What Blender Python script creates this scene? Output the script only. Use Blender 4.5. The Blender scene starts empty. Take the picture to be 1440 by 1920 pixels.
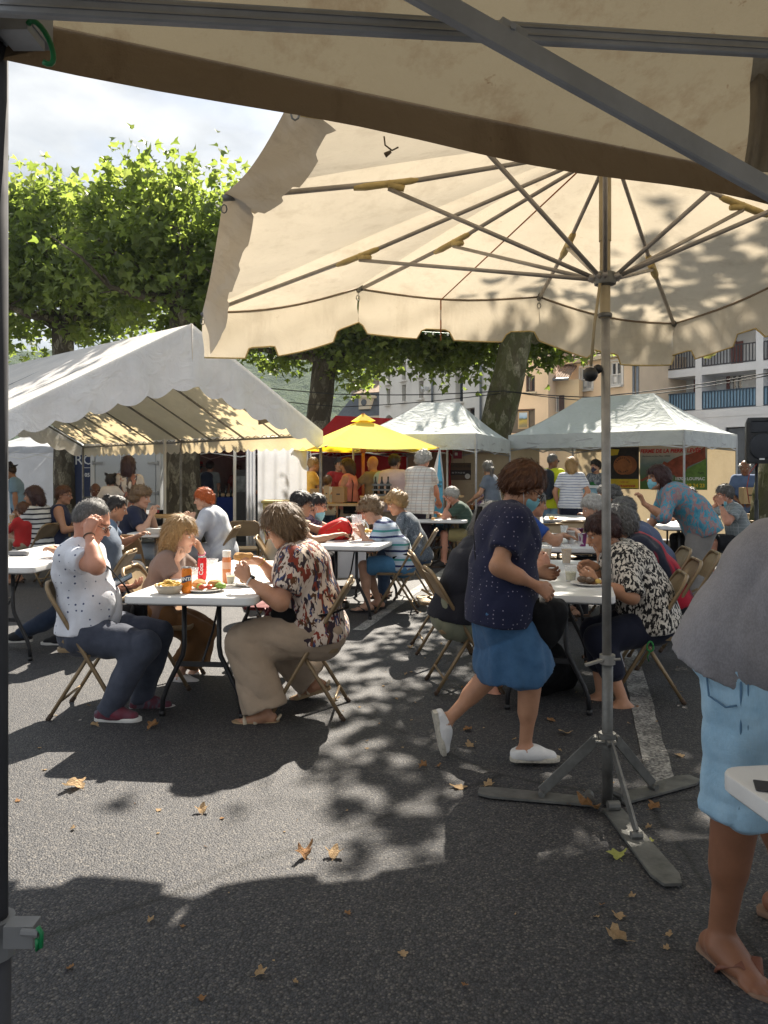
import bpy, math, random
import numpy as np
from mathutils import Vector, Matrix

S = bpy.context.scene
COL = S.collection
R = math.radians
random.seed(7); rng = np.random.default_rng(7)

# ---------------------------------------------------------------- camera
CAMH, FPX, HOR = 1.42, 1440.0, 890.0          # eye height, focal length and horizon row of the 1440x1920 photograph
cd = bpy.data.cameras.new('camera'); cam = bpy.data.objects.new('camera', cd); COL.objects.link(cam)
cam.location = (0, 0, CAMH); cam.rotation_euler = (R(90), 0, 0)
cd.sensor_fit = 'VERTICAL'; cd.sensor_height = 24; cd.lens = 24 * FPX / 1920
cd.shift_y = -(960 - HOR) / 1920; cd.clip_start = .05; cd.clip_end = 5000
S.camera = cam

# ---------------------------------------------------------------- sky and sun
SUNV = Vector((.20, .95, 1.0)).normalized()    # towards the sun: ahead of the camera, a little to the right
SUN_EL = math.asin(SUNV.z); SUN_AZ = math.atan2(SUNV.x, SUNV.y)
w = bpy.data.worlds.new('World'); S.world = w; w.use_nodes = True
nt = w.node_tree; nt.nodes.clear()
def wn(t, **k):
    n = nt.nodes.new(t)
    for a, b in k.items(): setattr(n, a, b)
    return n
sky = wn('ShaderNodeTexSky', sky_type='NISHITA', sun_disc=False, sun_elevation=SUN_EL, sun_rotation=SUN_AZ,
         air_density=1.2, dust_density=2.0, altitude=200)
tc = wn('ShaderNodeTexCoord'); mp = wn('ShaderNodeMapping'); mp.inputs['Scale'].default_value = (1, 1, 2.2)
n1 = wn('ShaderNodeTexNoise'); n1.inputs['Scale'].default_value = 2.6; n1.inputs['Detail'].default_value = 9; n1.inputs['Roughness'].default_value = .58
n2 = wn('ShaderNodeTexNoise'); n2.inputs['Scale'].default_value = 5.0; n2.inputs['Detail'].default_value = 6
cov = wn('ShaderNodeValToRGB'); cov.color_ramp.elements[0].position = .30; cov.color_ramp.elements[1].position = .52
shd = wn('ShaderNodeValToRGB'); shd.color_ramp.elements[0].position = .40; shd.color_ramp.elements[1].position = .60
shd.color_ramp.elements[0].color = (4.0, 4.3, 4.7, 1); shd.color_ramp.elements[1].color = (6.6, 6.7, 6.8, 1)
mix = wn('ShaderNodeMix', data_type='RGBA'); bg = wn('ShaderNodeBackground'); bg.inputs['Strength'].default_value = .05
out = wn('ShaderNodeOutputWorld'); L = nt.links.new
L(tc.outputs['Generated'], mp.inputs['Vector']); L(mp.outputs[0], n1.inputs['Vector']); L(mp.outputs[0], n2.inputs['Vector'])
L(n1.outputs['Fac'], cov.inputs[0]); L(n2.outputs['Fac'], shd.inputs[0])
L(cov.outputs['Color'], mix.inputs[0]); L(sky.outputs[0], mix.inputs[6]); L(shd.outputs['Color'], mix.inputs[7])
L(mix.outputs[2], bg.inputs['Color']); L(bg.outputs[0], out.inputs['Surface'])
sd = bpy.data.lights.new('sun', 'SUN'); sd.energy = 5.0; sd.angle = R(.55); sd.color = (1, .91, .78)
sun = bpy.data.objects.new('sun', sd); COL.objects.link(sun); sun.rotation_euler = SUNV.to_track_quat('Z', 'Y').to_euler()
sun.location = (4, 16, 20)
S.view_settings.view_transform = 'Standard'; S.view_settings.look = 'None'
S.view_settings.exposure = 1.6; S.view_settings.gamma = 1
S.cycles.use_denoising = True
S.cycles.max_bounces = 5; S.cycles.transparent_max_bounces = 8; S.cycles.diffuse_bounces = 3

# ---------------------------------------------------------------- helpers
def at(px, py, Y): return Vector(((px - 720) * Y / FPX, Y, CAMH - (py - HOR) * Y / FPX))
def gx(px, Y): return (px - 720) * Y / FPX
def gnd(px, py):
    Y = CAMH * FPX / (py - HOR); return Vector((gx(px, Y), Y, 0))

class MB:
    def __init__(s): s.v = []; s.f = []; s.m = []
    def add(s, vs, fs, mi=0):
        o = len(s.v); s.v += [tuple(x) for x in vs]; s.f += [tuple(i + o for i in f) for f in fs]; s.m += [mi] * len(fs); return s
    def box(s, c, d, rot=None, mi=0):
        c = Vector(c); vs = []
        for z in (-.5, .5):
            for x, y in ((-.5, -.5), (.5, -.5), (.5, .5), (-.5, .5)):
                q = Vector((x * d[0], y * d[1], z * d[2])); q = rot @ q if rot is not None else q; vs.append(c + q)
        return s.add(vs, [(3, 2, 1, 0), (4, 5, 6, 7), (0, 1, 5, 4), (1, 2, 6, 5), (2, 3, 7, 6), (3, 0, 4, 7)], mi)
    def loft(s, rings, cap=True, mi=0, closed=True):
        n = len(rings[0]); vs = [p for r in rings for p in r]; fs = []
        for i in range(len(rings) - 1):
            for j in range(n if closed else n - 1):
                k = (j + 1) % n; fs.append((i * n + j, i * n + k, (i + 1) * n + k, (i + 1) * n + j))
        if cap and closed:
            fs.append(tuple(range(n - 1, -1, -1))); b = (len(rings) - 1) * n; fs.append(tuple(b + j for j in range(n)))
        return s.add(vs, fs, mi)
    def tube(s, pts, r, n=8, mi=0, cap=True, flat=1.0):
        pts = [Vector(p) for p in pts]; rings = []; up = None
        for i, p in enumerate(pts):
            d = (pts[min(i + 1, len(pts) - 1)] - pts[max(i - 1, 0)]).normalized()
            if up is None:
                up = Vector((0, 0, 1)) if abs(d.z) < .9 else Vector((0, 1, 0))
            a = d.cross(up).normalized(); b = a.cross(d).normalized(); up = b
            rr = r[i] if isinstance(r, (list, tuple)) else r
            rings.append([p + a * (rr * math.cos(2 * math.pi * j / n)) + b * (rr * flat * math.sin(2 * math.pi * j / n)) for j in range(n)])
        return s.loft(rings, cap, mi)
    def lathe(s, prof, c=(0, 0, 0), n=16, mi=0, cap=True):
        c = Vector(c)
        return s.loft([[c + Vector((r * math.cos(2 * math.pi * j / n), r * math.sin(2 * math.pi * j / n), z)) for j in range(n)] for r, z in prof], cap, mi)
    def beam(s, a, b, wdt, hgt, mi=0, up=(0, 0, 1)):
        a = Vector(a); b = Vector(b); d = (b - a).normalized(); u = Vector(up)
        x = d.cross(u).normalized(); y = x.cross(d).normalized(); r = []
        ch = min(wdt, hgt) * .15
        prof = [(-wdt/2+ch, -hgt/2), (wdt/2-ch, -hgt/2), (wdt/2, -hgt/2+ch), (wdt/2, hgt/2-ch), (wdt/2-ch, hgt/2), (-wdt/2+ch, hgt/2), (-wdt/2, hgt/2-ch), (-wdt/2, -hgt/2+ch)]
        return s.loft([[p + x * i + y * j for i, j in prof] for p in (a, b)], True, mi)
    def rslab(s, c, sx, sy, h, rc, bev=.006, mi=0, n=5):
        """slab with rounded corners and eased edges, c = centre of the underside"""
        def ring(inset, z):
            o = []
            for qx, qy, a0 in ((1, 1, 0), (-1, 1, 90), (-1, -1, 180), (1, -1, 270)):
                for k in range(n + 1):
                    a = R(a0 + 90 * k / n); o.append((c[0] + qx * (sx / 2 - rc) + (rc - inset) * math.cos(a), c[1] + qy * (sy / 2 - rc) + (rc - inset) * math.sin(a), c[2] + z))
            return o
        return s.loft([ring(bev, 0), ring(0, bev), ring(0, h - bev), ring(bev * .3, h - bev * .3), ring(bev, h)], True, mi)
    def strip(s, top, bot, mi=0):
        n = len(top)
        return s.add(list(top) + list(bot), [(i, i + 1, n + i + 1, n + i) for i in range(n - 1)], mi)
    def grid(s, P, mi=0):
        n = len(P); m = len(P[0]); vs = [q for r in P for q in r]
        return s.add(vs, [(i * m + j, i * m + j + 1, (i + 1) * m + j + 1, (i + 1) * m + j) for i in range(n - 1) for j in range(m - 1)], mi)

def link(name, me, parent=None):
    o = bpy.data.objects.new(name, me); COL.objects.link(o)
    if parent is not None: o.parent = parent
    return o
def obj(name, mb, mats, parent=None, smooth=False, world=False, sharp=None):
    me = bpy.data.meshes.new(name); vs = mb.v
    if world and parent is not None:
        ox = oy = oz = 0; q = parent
        while q is not None: ox += q.location.x; oy += q.location.y; oz += q.location.z; q = q.parent
        vs = [(x - ox, y - oy, z - oz) for x, y, z in vs]
    me.from_pydata(vs, [], mb.f)
    for m in (mats if isinstance(mats, (list, tuple)) else [mats]): me.materials.append(m)
    if any(mb.m): me.polygons.foreach_set('material_index', mb.m)
    if smooth:
        me.polygons.foreach_set('use_smooth', [True] * len(me.polygons))
        if sharp: me.set_sharp_from_angle(angle=R(sharp))
    me.update()
    return link(name, me, parent)
def tag(o, label=None, cat=None, group=None, kind=None):
    for k, v in (('label', label), ('category', cat), ('group', group), ('kind', kind)):
        if v: o[k] = v
    return o
def thing(name, label, cat, loc=(0, 0, 0), rz=0, group=None):
    o = link(name, None); o.location = loc; o.rotation_euler = (0, 0, rz); o.empty_display_size = .1
    return tag(o, label, cat, group)
def np_mesh(name, V, F, mats, parent=None, smooth=True, attr=None, mi=None):
    """V (n,3), F (m,k) arrays -> object"""
    me = bpy.data.meshes.new(name); n, (m, k) = len(V), F.shape
    me.vertices.add(n); me.vertices.foreach_set('co', np.ascontiguousarray(V, dtype=np.float32).ravel())
    me.loops.add(m * k); me.loops.foreach_set('vertex_index', F.ravel().astype(np.int32))
    me.polygons.add(m); me.polygons.foreach_set('loop_start', np.arange(0, m * k, k, dtype=np.int32))
    me.polygons.foreach_set('loop_total', np.full(m, k, dtype=np.int32))
    me.polygons.foreach_set('use_smooth', np.full(m, smooth))
    for mt in (mats if isinstance(mats, (list, tuple)) else [mats]): me.materials.append(mt)
    if mi is not None: me.polygons.foreach_set('material_index', mi.astype(np.int32))
    me.update(calc_edges=True)
    if attr is not None:
        for nm, val in attr.items():
            a = me.attributes.new(nm, 'FLOAT', 'POINT'); a.data.foreach_set('value', val.astype(np.float32))
    return link(name, me, parent)
def copy_tree(o, parent=None):
    c = o.copy(); COL.objects.link(c)
    if parent is not None: c.parent = parent
    for ch in list(o.children): copy_tree(ch, c)
    return c

# ---------------------------------------------------------------- materials
MC = {}
class NT:
    def __init__(s, name):
        s.m = bpy.data.materials.new(name); s.m.use_nodes = True; s.t = s.m.node_tree; s.t.nodes.clear()
        s.out = s.n('ShaderNodeOutputMaterial'); s.b = s.n('ShaderNodeBsdfPrincipled'); s.l(s.b.outputs[0], s.out.inputs[0])
        s._tc = None
    def n(s, t, inp=None, **k):
        x = s.t.nodes.new(t)
        for a, b in k.items(): setattr(x, a, b)
        for a, b in (inp or {}).items():
            if isinstance(b, bpy.types.NodeSocket): s.l(b, x.inputs[a])
            else: x.inputs[a].default_value = b
        return x
    def l(s, a, b): s.t.links.new(a, b)
    def co(s, scale=(1, 1, 1), kind='Object', rot=(0, 0, 0)):
        if s._tc is None: s._tc = s.n('ShaderNodeTexCoord')
        return s.n('ShaderNodeMapping', {'Vector': s._tc.outputs[kind], 'Scale': scale, 'Rotation': rot}).outputs[0]
    def noise(s, v, scale, detail=3, rough=.5, dist=0):
        return s.n('ShaderNodeTexNoise', {'Vector': v, 'Scale': scale, 'Detail': detail, 'Roughness': rough, 'Distortion': dist}).outputs['Fac']
    def vor(s, v, scale, feat='F1', o='Distance', rnd=1.0):
        return s.n('ShaderNodeTexVoronoi', {'Vector': v, 'Scale': scale, 'Randomness': rnd}, feature=feat).outputs[o]
    def ramp(s, fac, stops, interp='LINEAR'):
        r = s.n('ShaderNodeValToRGB', {0: fac}); e = r.color_ramp.elements; r.color_ramp.interpolation = interp
        while len(e) < len(stops): e.new(.5)
        for i, (p, c) in enumerate(stops):
            e[i].position = p; e[i].color = (c if len(c) == 4 else (*c, 1)) if isinstance(c, (tuple, list)) else (c, c, c, 1)
        return r.outputs['Color']
    def mixc(s, fac, a, b, blend='MIX'):
        x = s.n('ShaderNodeMix', data_type='RGBA', blend_type=blend)
        for i, v in ((0, fac), (6, a), (7, b)):
            if isinstance(v, bpy.types.NodeSocket): s.l(v, x.inputs[i])
            elif i == 0: x.inputs[0].default_value = v
            else: x.inputs[i].default_value = (*v, 1) if len(v) == 3 else v
        return x.outputs[2]
    def math(s, op, a, b=0.0, c=0.0):
        x = s.n('ShaderNodeMath', operation=op)
        for i, v in enumerate((a, b, c)):
            if isinstance(v, bpy.types.NodeSocket): s.l(v, x.inputs[i])
            else: x.inputs[i].default_value = v
        return x.outputs[0]
    def sep(s, v): return s.n('ShaderNodeSeparateXYZ', {0: v}).outputs
    def bump(s, h, st=.3, dist=.01):
        s.l(s.n('ShaderNodeBump', {'Height': h, 'Strength': st, 'Distance': dist}).outputs[0], s.b.inputs['Normal'])
    def done(s, col=None, rough=.6, metal=0, spec=.5, trans=0, tcol=None):
        b = s.b
        if isinstance(col, bpy.types.NodeSocket): s.l(col, b.inputs['Base Color'])
        elif col is not None: b.inputs['Base Color'].default_value = (*col, 1)
        if isinstance(rough, bpy.types.NodeSocket): s.l(rough, b.inputs['Roughness'])
        else: b.inputs['Roughness'].default_value = rough
        b.inputs['Metallic'].default_value = metal; b.inputs['Specular IOR Level'].default_value = spec
        if trans:
            tr = s.n('ShaderNodeBsdfTranslucent')
            c = tcol if tcol is not None else col
            if isinstance(c, bpy.types.NodeSocket): s.l(c, tr.inputs[0])
            else: tr.inputs[0].default_value = (*c, 1)
            mx = s.n('ShaderNodeMixShader', {0: trans, 1: b.outputs[0], 2: tr.outputs[0]}); s.l(mx.outputs[0], s.out.inputs[0])
        return s.m
def sc(c, k): return tuple(min(1, x * k) for x in c)
def pm(name, col, rough=.6, metal=0, var=.15, vs=8, bump=0, bs=60, spec=.5, trans=0, tcol=None, kind='Object'):
    """plain procedural paint / plastic / cloth with a little grime and relief"""
    if name in MC: return MC[name]
    t = NT(name); v = t.co(kind=kind)
    f = t.noise(v, vs, 5, .6)
    c = t.ramp(f, [(.3, sc(col, 1 - var)), (.7, sc(col, 1 + var * .6))])
    if bump: t.bump(t.noise(v, bs, 3), bump, .005)
    MC[name] = t.done(c, t.ramp(t.noise(v, vs * 2.3, 3), [(.3, max(0, rough - .08)), (.7, min(1, rough + .08))]), metal, spec, trans, tcol)
    return MC[name]
# ================================================================ SETTING
def asphalt():
    t = NT('asphalt'); v = t.co()
    big = t.noise(v, .35, 4, .6); mid = t.noise(v, 3.0, 4, .6)
    cell = t.n('ShaderNodeTexVoronoi', {'Vector': v, 'Scale': 135.0})
    chip = t.n('ShaderNodeSeparateColor', {0: cell.outputs['Color']}).outputs[0]
    c = t.ramp(chip, [(0, (.026, .028, .034)), (.45, (.043, .044, .049)), (.8, (.068, .066, .066)), (1, (.135, .126, .115))])
    gap = t.ramp(cell.outputs['Distance'], [(.35, (1, 1, 1)), (.75, (.40, .40, .42))])
    c = t.mixc(1, c, gap, 'MULTIPLY')
    c = t.mixc(t.ramp(big, [(.35, 0), (.65, .6)]), c, t.mixc(1, c, (1.35, 1.31, 1.26), 'MULTIPLY'))
    c = t.mixc(t.ramp(mid, [(.58, 0), (.72, .55)]), c, t.mixc(1, c, (.68, .67, .68), 'MULTIPLY'))
    h = t.math('ADD', t.math('MULTIPLY', cell.outputs['Distance'], -1.0), t.math('MULTIPLY', t.noise(v, 40, 3), .7))
    t.bump(h, .6, .007)
    st = t.noise(v, 1.1, 3, .5, .6); c = t.mixc(t.ramp(st, [(.66, 0), (.72, .5)]), c, (.012, .012, .013))
    cr = t.n('ShaderNodeTexVoronoi', {'Vector': t.n('ShaderNodeMix', {0: .06, 6: v, 7: t.n('ShaderNodeTexNoise', {'Vector': v, 'Scale': 3.0, 'Detail': 4.0}).outputs['Color']}, data_type='RGBA').outputs[2], 'Scale': .22}, feature='DISTANCE_TO_EDGE').outputs['Distance']
    c = t.mixc(t.ramp(cr, [(.0012, .75), (.003, 0)]), c, (.008, .008, .008))
    return t.done(c, .66, 0, .42)
M_ASPH = asphalt()
g = MB(); xs = [-1500, -60, -12, 12, 60, 1500]; ys = [-300, -12, 14, 60, 300, 3000]
g.grid([[(x, y, 0) for x in xs] for y in ys])
tag(obj('ground', g, M_ASPH), 'worn grey asphalt of the market square', None, None, 'structure')

def paint_mat():
    t = NT('worn_white_road_paint'); v = t.co()
    wear = t.math('ADD', t.noise(v, 60, 4, .7), t.math('MULTIPLY', t.noise(v, 5, 3), .5))
    c = t.ramp(wear, [(.56, (.42, .41, .38)), (.70, (.30, .29, .27)), (.84, (.09, .088, .086))])
    t.bump(t.vor(v, 105), .5, .006); return t.done(c, .7, 0, .3)
M_PAINT = paint_mat()
def road_line(a, b, wd, z, label):
    a = Vector(a); b = Vector(b); d = (b - a).normalized(); n = Vector((-d.y, d.x, 0)); k = 24; r2 = random.Random(wd * 991 + a.x)
    P = [[a.lerp(b, i / k) + n * (s * wd / 2 + r2.uniform(-.006, .006)) + Vector((0, 0, z)) for s in (-1, 1)] for i in range(k + 1)]
    o = obj('road_line', MB().grid(P), M_PAINT); tag(o, label, None, None, 'structure')
g1, g2 = gnd(1240, 1468), gnd(1192, 1275); d = (g2 - g1).normalized()
road_line(g1 - d * .05, g1 + d * 5.0, .13, .004, 'worn white parking line running from the parasol foot')
g1 = gnd(672, 1182); road_line(g1, g1 + d * 5.2, .12, .004, 'worn white parking line beside the boy at the middle table')

# ---------------------------------------------------------------- wooded hill, far away
def hill():
    nx, ny = 150, 60; X = np.linspace(-260, 260, nx); Y = np.linspace(190, 420, ny); gxx, gyy = np.meshgrid(X, Y)
    base = 66 * (1 - np.exp(-((gyy - 190) / 95) ** 1.4)) * (1 + .18 * np.sin(gxx / 90 + 1) + .1 * np.sin(gxx / 37))
    n = rng.random((ny, nx)) * 2.5 + 1.5 * np.sin(gxx / 7.1) * np.cos(gyy / 6.3)
    V = np.stack([gxx, gyy, base + n * np.clip(base / 20, 0, 1) - 1], -1).reshape(-1, 3)
    idx = np.arange(nx * ny).reshape(ny, nx)
    F = np.stack([idx[:-1, :-1], idx[:-1, 1:], idx[1:, 1:], idx[1:, :-1]], -1).reshape(-1, 4)
    t = NT('hill_forest'); v = t.co()
    c = t.ramp(t.noise(v, .16, 5, .65), [(.3, (.022, .04, .018)), (.7, (.085, .115, .04))]); c = t.mixc(t.noise(v, .02, 4), c, (.05, .085, .03))
    t.bump(t.noise(v, .25, 5, .7), 1, 5); o = np_mesh('hill', V, F, t.done(c, .9, 0, .1)); tag(o, 'steep wooded hillside beyond the town', None, None, 'structure')
hill()

# ---------------------------------------------------------------- buildings
def plaster(name, col, stain=.25):
    if name in MC: return MC[name]
    t = NT(name); v = t.co(); a = t.noise(v, .5, 6, .65); b = t.noise(t.co((1.5, 1.5, .18)), 1.5, 5, .6)
    c = t.ramp(a, [(.3, sc(col, .86)), (.7, sc(col, 1.06))]); c = t.mixc(t.ramp(b, [(.52, 0), (.75, stain)]), c, sc(col, .55))
    t.bump(t.noise(v, 25, 4), .25, .02); MC[name] = t.done(c, .85, 0, .2); return MC[name]
def glassmat():
    t = NT('window_glass'); v = t.co(); c = t.ramp(t.noise(v, 1.2, 3), [(.3, (.015, .018, .022)), (.7, (.06, .065, .07))])
    return t.done(c, .06, 0, .6)
M_GLASS = glassmat()
def tiles():
    t = NT('roman_roof_tiles'); v = t.co(); n = t.noise(v, 3, 4)
    c = t.ramp(t.vor(v, 5, 'F1', 'Color'), [(0, (.20, .12, .08)), (.5, (.30, .20, .14)), (1, (.40, .31, .23))]); c = t.mixc(.3, c, t.ramp(n, [(.3, (.12, .1, .08)), (.7, (.4, .3, .22))]))
    t.bump(t.noise(v, 30, 3), .3, .02); return t.done(c, .9, 0, .2)
M_TILE = tiles()
M_SLATE = pm('slate', (.07, .078, .09), .6, 0, .3, 3, .4, 8)
M_STONE = plaster('pale_limestone', (.62, .54, .40), .2)
M_WHITEWALL = plaster('off_white_render', (.84, .79, .70), .15)
M_PEACH = plaster('peach_render', (.84, .66, .47), .12)
M_PEACH2 = plaster('ochre_render', (.84, .66, .42), .12)
M_GREYWALL = plaster('white_concrete', (.84, .83, .82), .14)
M_TIMBER = pm('dark_shutter_wood', (.09, .05, .04), .6, 0, .3, 4)
M_RED = pm('oxblood_shutter_paint', (.17, .035, .022), .55, 0, .2, 4)
M_PVC = pm('white_window_frame', (.72, .72, .70), .4, 0, .06, 4)
M_DKMET = pm('dark_railing_metal', (.035, .03, .035), .5, .3, .2, 5)
M_BLUEP = pm('pale_blue_balcony_panel', (.28, .47, .62), .5, 0, .1, 3)
M_GUT = pm('zinc_pipe', (.22, .24, .26), .5, .4, .2, 4)
M_CHIM = plaster('chimney_stone', (.25, .22, .19), .4)

class Bld:
    """front at local y=0, u along the front, building body behind it"""
    def __init__(s, name, label, pa, Ya, pb, Yb):
        A = Vector((gx(pa, Ya), Ya, 0)); B = Vector((gx(pb, Yb), Yb, 0)); s.A = A; s.d = (B - A).normalized(); s.n = Vector((-s.d.y, s.d.x, 0)); s.len = (B - A).length
        s.root = thing(name, label, 'building', A, math.atan2(s.d.y, s.d.x))
    def uz(s, px, py, dep=0):
        k = (px - 720) / FPX; o = s.A + s.n * dep; u = (k * o.y - o.x) / (s.d.x - k * s.d.y); Y = o.y + s.d.y * u
        return u, CAMH - (py - HOR) * Y / FPX
    def wall(s, u0, u1, z0, z1, holes, mat, y=0, dep=.28, back=6, name='wall'):
        us = sorted({u0, u1, *[x for h in holes for x in h[:2]]}); zs = sorted({z0, z1, *[x for h in holes for x in h[2:4]]}); m = MB()
        for i in range(len(us) - 1):
            for j in range(len(zs) - 1):
                cu, cz = (us[i] + us[i+1]) / 2, (zs[j] + zs[j+1]) / 2
                if any(h[0] < cu < h[1] and h[2] < cz < h[3] for h in holes): continue
                m.add([(us[i], y, zs[j]), (us[i+1], y, zs[j]), (us[i+1], y, zs[j+1]), (us[i], y, zs[j+1])], [(0, 1, 2, 3)])
        for a, b, c, e in [h[:4] for h in holes]:
            q = [(a, c), (b, c), (b, e), (a, e)]
            for k in range(4):
                p, r = q[k], q[(k + 1) % 4]
                m.add([(p[0], y, p[1]), (r[0], y, r[1]), (r[0], y + dep, r[1]), (p[0], y + dep, p[1])], [(3, 2, 1, 0)])
        for a in (u0, u1): m.add([(a, y, z0), (a, y + back, z0), (a, y + back, z1), (a, y, z1)], [(0, 1, 2, 3)])
        if back: m.add([(u0, y, z1), (u1, y, z1), (u1, y + back, z1), (u0, y + back, z1)], [(0, 1, 2, 3)])
        return obj(name, m, mat, s.root)
    def window(s, h, y=0, dep=.22, frame=M_PVC, fw=.07, mull=1, glass=M_GLASS, sill=None, bars=0):
        a, b, c, e = h; o = obj('window', MB().box(((a+b)/2, y + dep, (c+e)/2), (b-a, .03, e-c)), glass, s.root); f = MB(); yy = y + dep - .045
        for x in (a + fw/2, b - fw/2): f.box((x, yy, (c+e)/2), (fw, .06, e-c))
        for z in (c + fw/2, e - fw/2): f.box(((a+b)/2, yy, z), (b-a-2*fw, .06, fw))
        for k in range(mull): f.box((a + (b-a)*(k+1)/(mull+1), yy, (c+e)/2), (fw*1.3, .058, e-c-2*fw))
        for k in range(bars): f.box(((a+b)/2, yy, c + (e-c)*(k+1)/(bars+1)), (b-a-2*fw, .056, fw))
        obj('frame', f, frame, o)
        if sill: obj('sill', MB().box(((a+b)/2, y - .04, c - .05), (b-a+.2, .32, .1)), sill, o)
        return o
    def part(s, name, m, mat, **k): return obj(name, m, mat, s.root, **k)
def hole(B, px0, px1, py0, py1, dep=0):
    u0, z1 = B.uz(px0, py0, dep); u1, z1b = B.uz(px1, py0, dep); _, z0 = B.uz((px0+px1)/2, py1, dep); _, z1 = B.uz((px0+px1)/2, py0, dep)
    return (u0, u1, z0, z1)

# long white building with narrow windows
B = Bld('white_building', 'long off-white building with narrow slot windows behind the grey canopies', 711, 46.6, 908, 36.8)
H = [hole(B, 725, 731.5, 729, 758), hole(B, 753.5, 761, 721.5, 753), hole(B, 785.5, 794, 714, 747), hole(B, 854, 868, 702, 754), hole(B, 873.5, 890, 765, 800)]
for x0, x1, y0, y1 in ((725, 731.5, 690, 720), (753.5, 761, 680, 713), (785.5, 794, 672, 705), (854, 868, 640, 690)): H.append(hole(B, x0, x1, y0, y1))
H2 = [hole(B, 717, 741, 778, 800), hole(B, 746, 771, 775, 800), hole(B, 776, 802, 771, 800)]
H2 = [(a, b, .9, e) for a, b, c, e in H2]
B.wall(0, B.len, 0, 12, H + H2, M_WHITEWALL, back=1.2, dep=.45)
for i, h in enumerate(H): B.window(h, dep=.35, frame=M_TIMBER if i not in (3, 8) else M_GUT, fw=.05, mull=0, bars=1 if i in (3, 8) else 0, sill=M_WHITEWALL if i != 4 else None)
for h in H2:
    o = B.window(h, dep=.42, frame=M_PVC, fw=.09, mull=1, bars=1); a, b, c, e = h; m = MB(); n = 8; rr = (b - a) / 2
    top = [(a + (b - a) * k / n, -.004, e + .004) for k in range(n + 1)]; bot = [(a + (b - a) * k / n, -.004, e - .62 * rr * (1 - math.sin(math.pi * k / n))) for k in range(n + 1)]
    m.strip(top, bot); m.strip([(x, .4, z) for x, _, z in bot], bot); obj('arch_head', m, M_WHITEWALL, o)
for px in (813, 904):
    u, _ = B.uz(px, 760); B.part('downpipe', MB().tube([(u, -.09, 2), (u, -.09, 12)], .06, 8), M_GUT, smooth=True)
u, z = B.uz(803, 729); m = MB().box((u, -.14, z), (.22, .28, .2)); m.tube([(u - .1, -.3, z - .12), (u + .35, -.55, z + .02)], .1, 8); B.part('wall_lamp', m, M_PVC)

# mansard house with round attic window
B = Bld('mansard_house', 'old stone house with slate mansard roof and round attic window', 640, 62, 716, 60)
ue, ze = B.uz(676, 783); B.wall(-1.5, B.len, 0, ze, [], M_STONE, back=9)
_, zt = B.uz(676, 735)
m = MB(); L0 = B.len
m.loft([[(-.4, -.3, ze + .02), (L0 + .1, -.3, ze + .02), (L0 + .1, 9.2, ze + .02), (-.4, 9.2, ze + .02)], [(.7, .9, zt), (L0 - .6, .9, zt), (L0 - .6, 8, zt), (.7, 8, zt)]])
rf = B.part('roof', m, M_SLATE)
m = MB(); m.loft([[(.6, .8, zt + .01), (L0 - .5, .8, zt + .01), (L0 - .5, 8.1, zt + .01), (.6, 8.1, zt + .01)], [(1.9, 3.2, zt + 1.15), (L0 - .5, 3.2, zt + 1.15), (L0 - .5, 6, zt + 1.15), (1.9, 6, zt + 1.15)]]); obj('upper_roof', m, M_TILE, B.root)
B.part('cornice', MB().box((L0 / 2 - .2, -.3, ze - .1), (L0 + 1, .5, .3)), M_STONE)
for px, w_ in ((669, .6), (707, .5)):
    u, z = B.uz(px, 715, 3); _, zb = B.uz(px, 748, 3); m = MB().box((u, 3, (z + zb) / 2), (w_, .8, z - zb)); m.box((u, 3, z + .05), (w_ + .2, 1.0, .14)); obj('chimney', m, M_CHIM, rf)
u0, z0 = B.uz(672, 768); u1, z1 = B.uz(697, 745); m = MB()
m.box(((u0 + u1) / 2, .35, (z0 + z1) / 2), (u1 - u0 - .25, 1.0, z1 - z0)); m.box(((u0 + u1) / 2, .3, z1 + .06), (u1 - u0 + .1, 1.2, .18)); m.box(((u0 + u1) / 2, .3, z1 + .2), (u1 - u0 - .25, 1.1, .12))
dm = obj('dormer', m, M_STONE, rf)
uc, zc = (u0 + u1) / 2, (z0 + z1) / 2 + .08; m = MB(); m.tube([(uc, -.19, zc), (uc, -.12, zc)], .26, 16); ow = obj('round_window', m, M_GLASS, dm)

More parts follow.
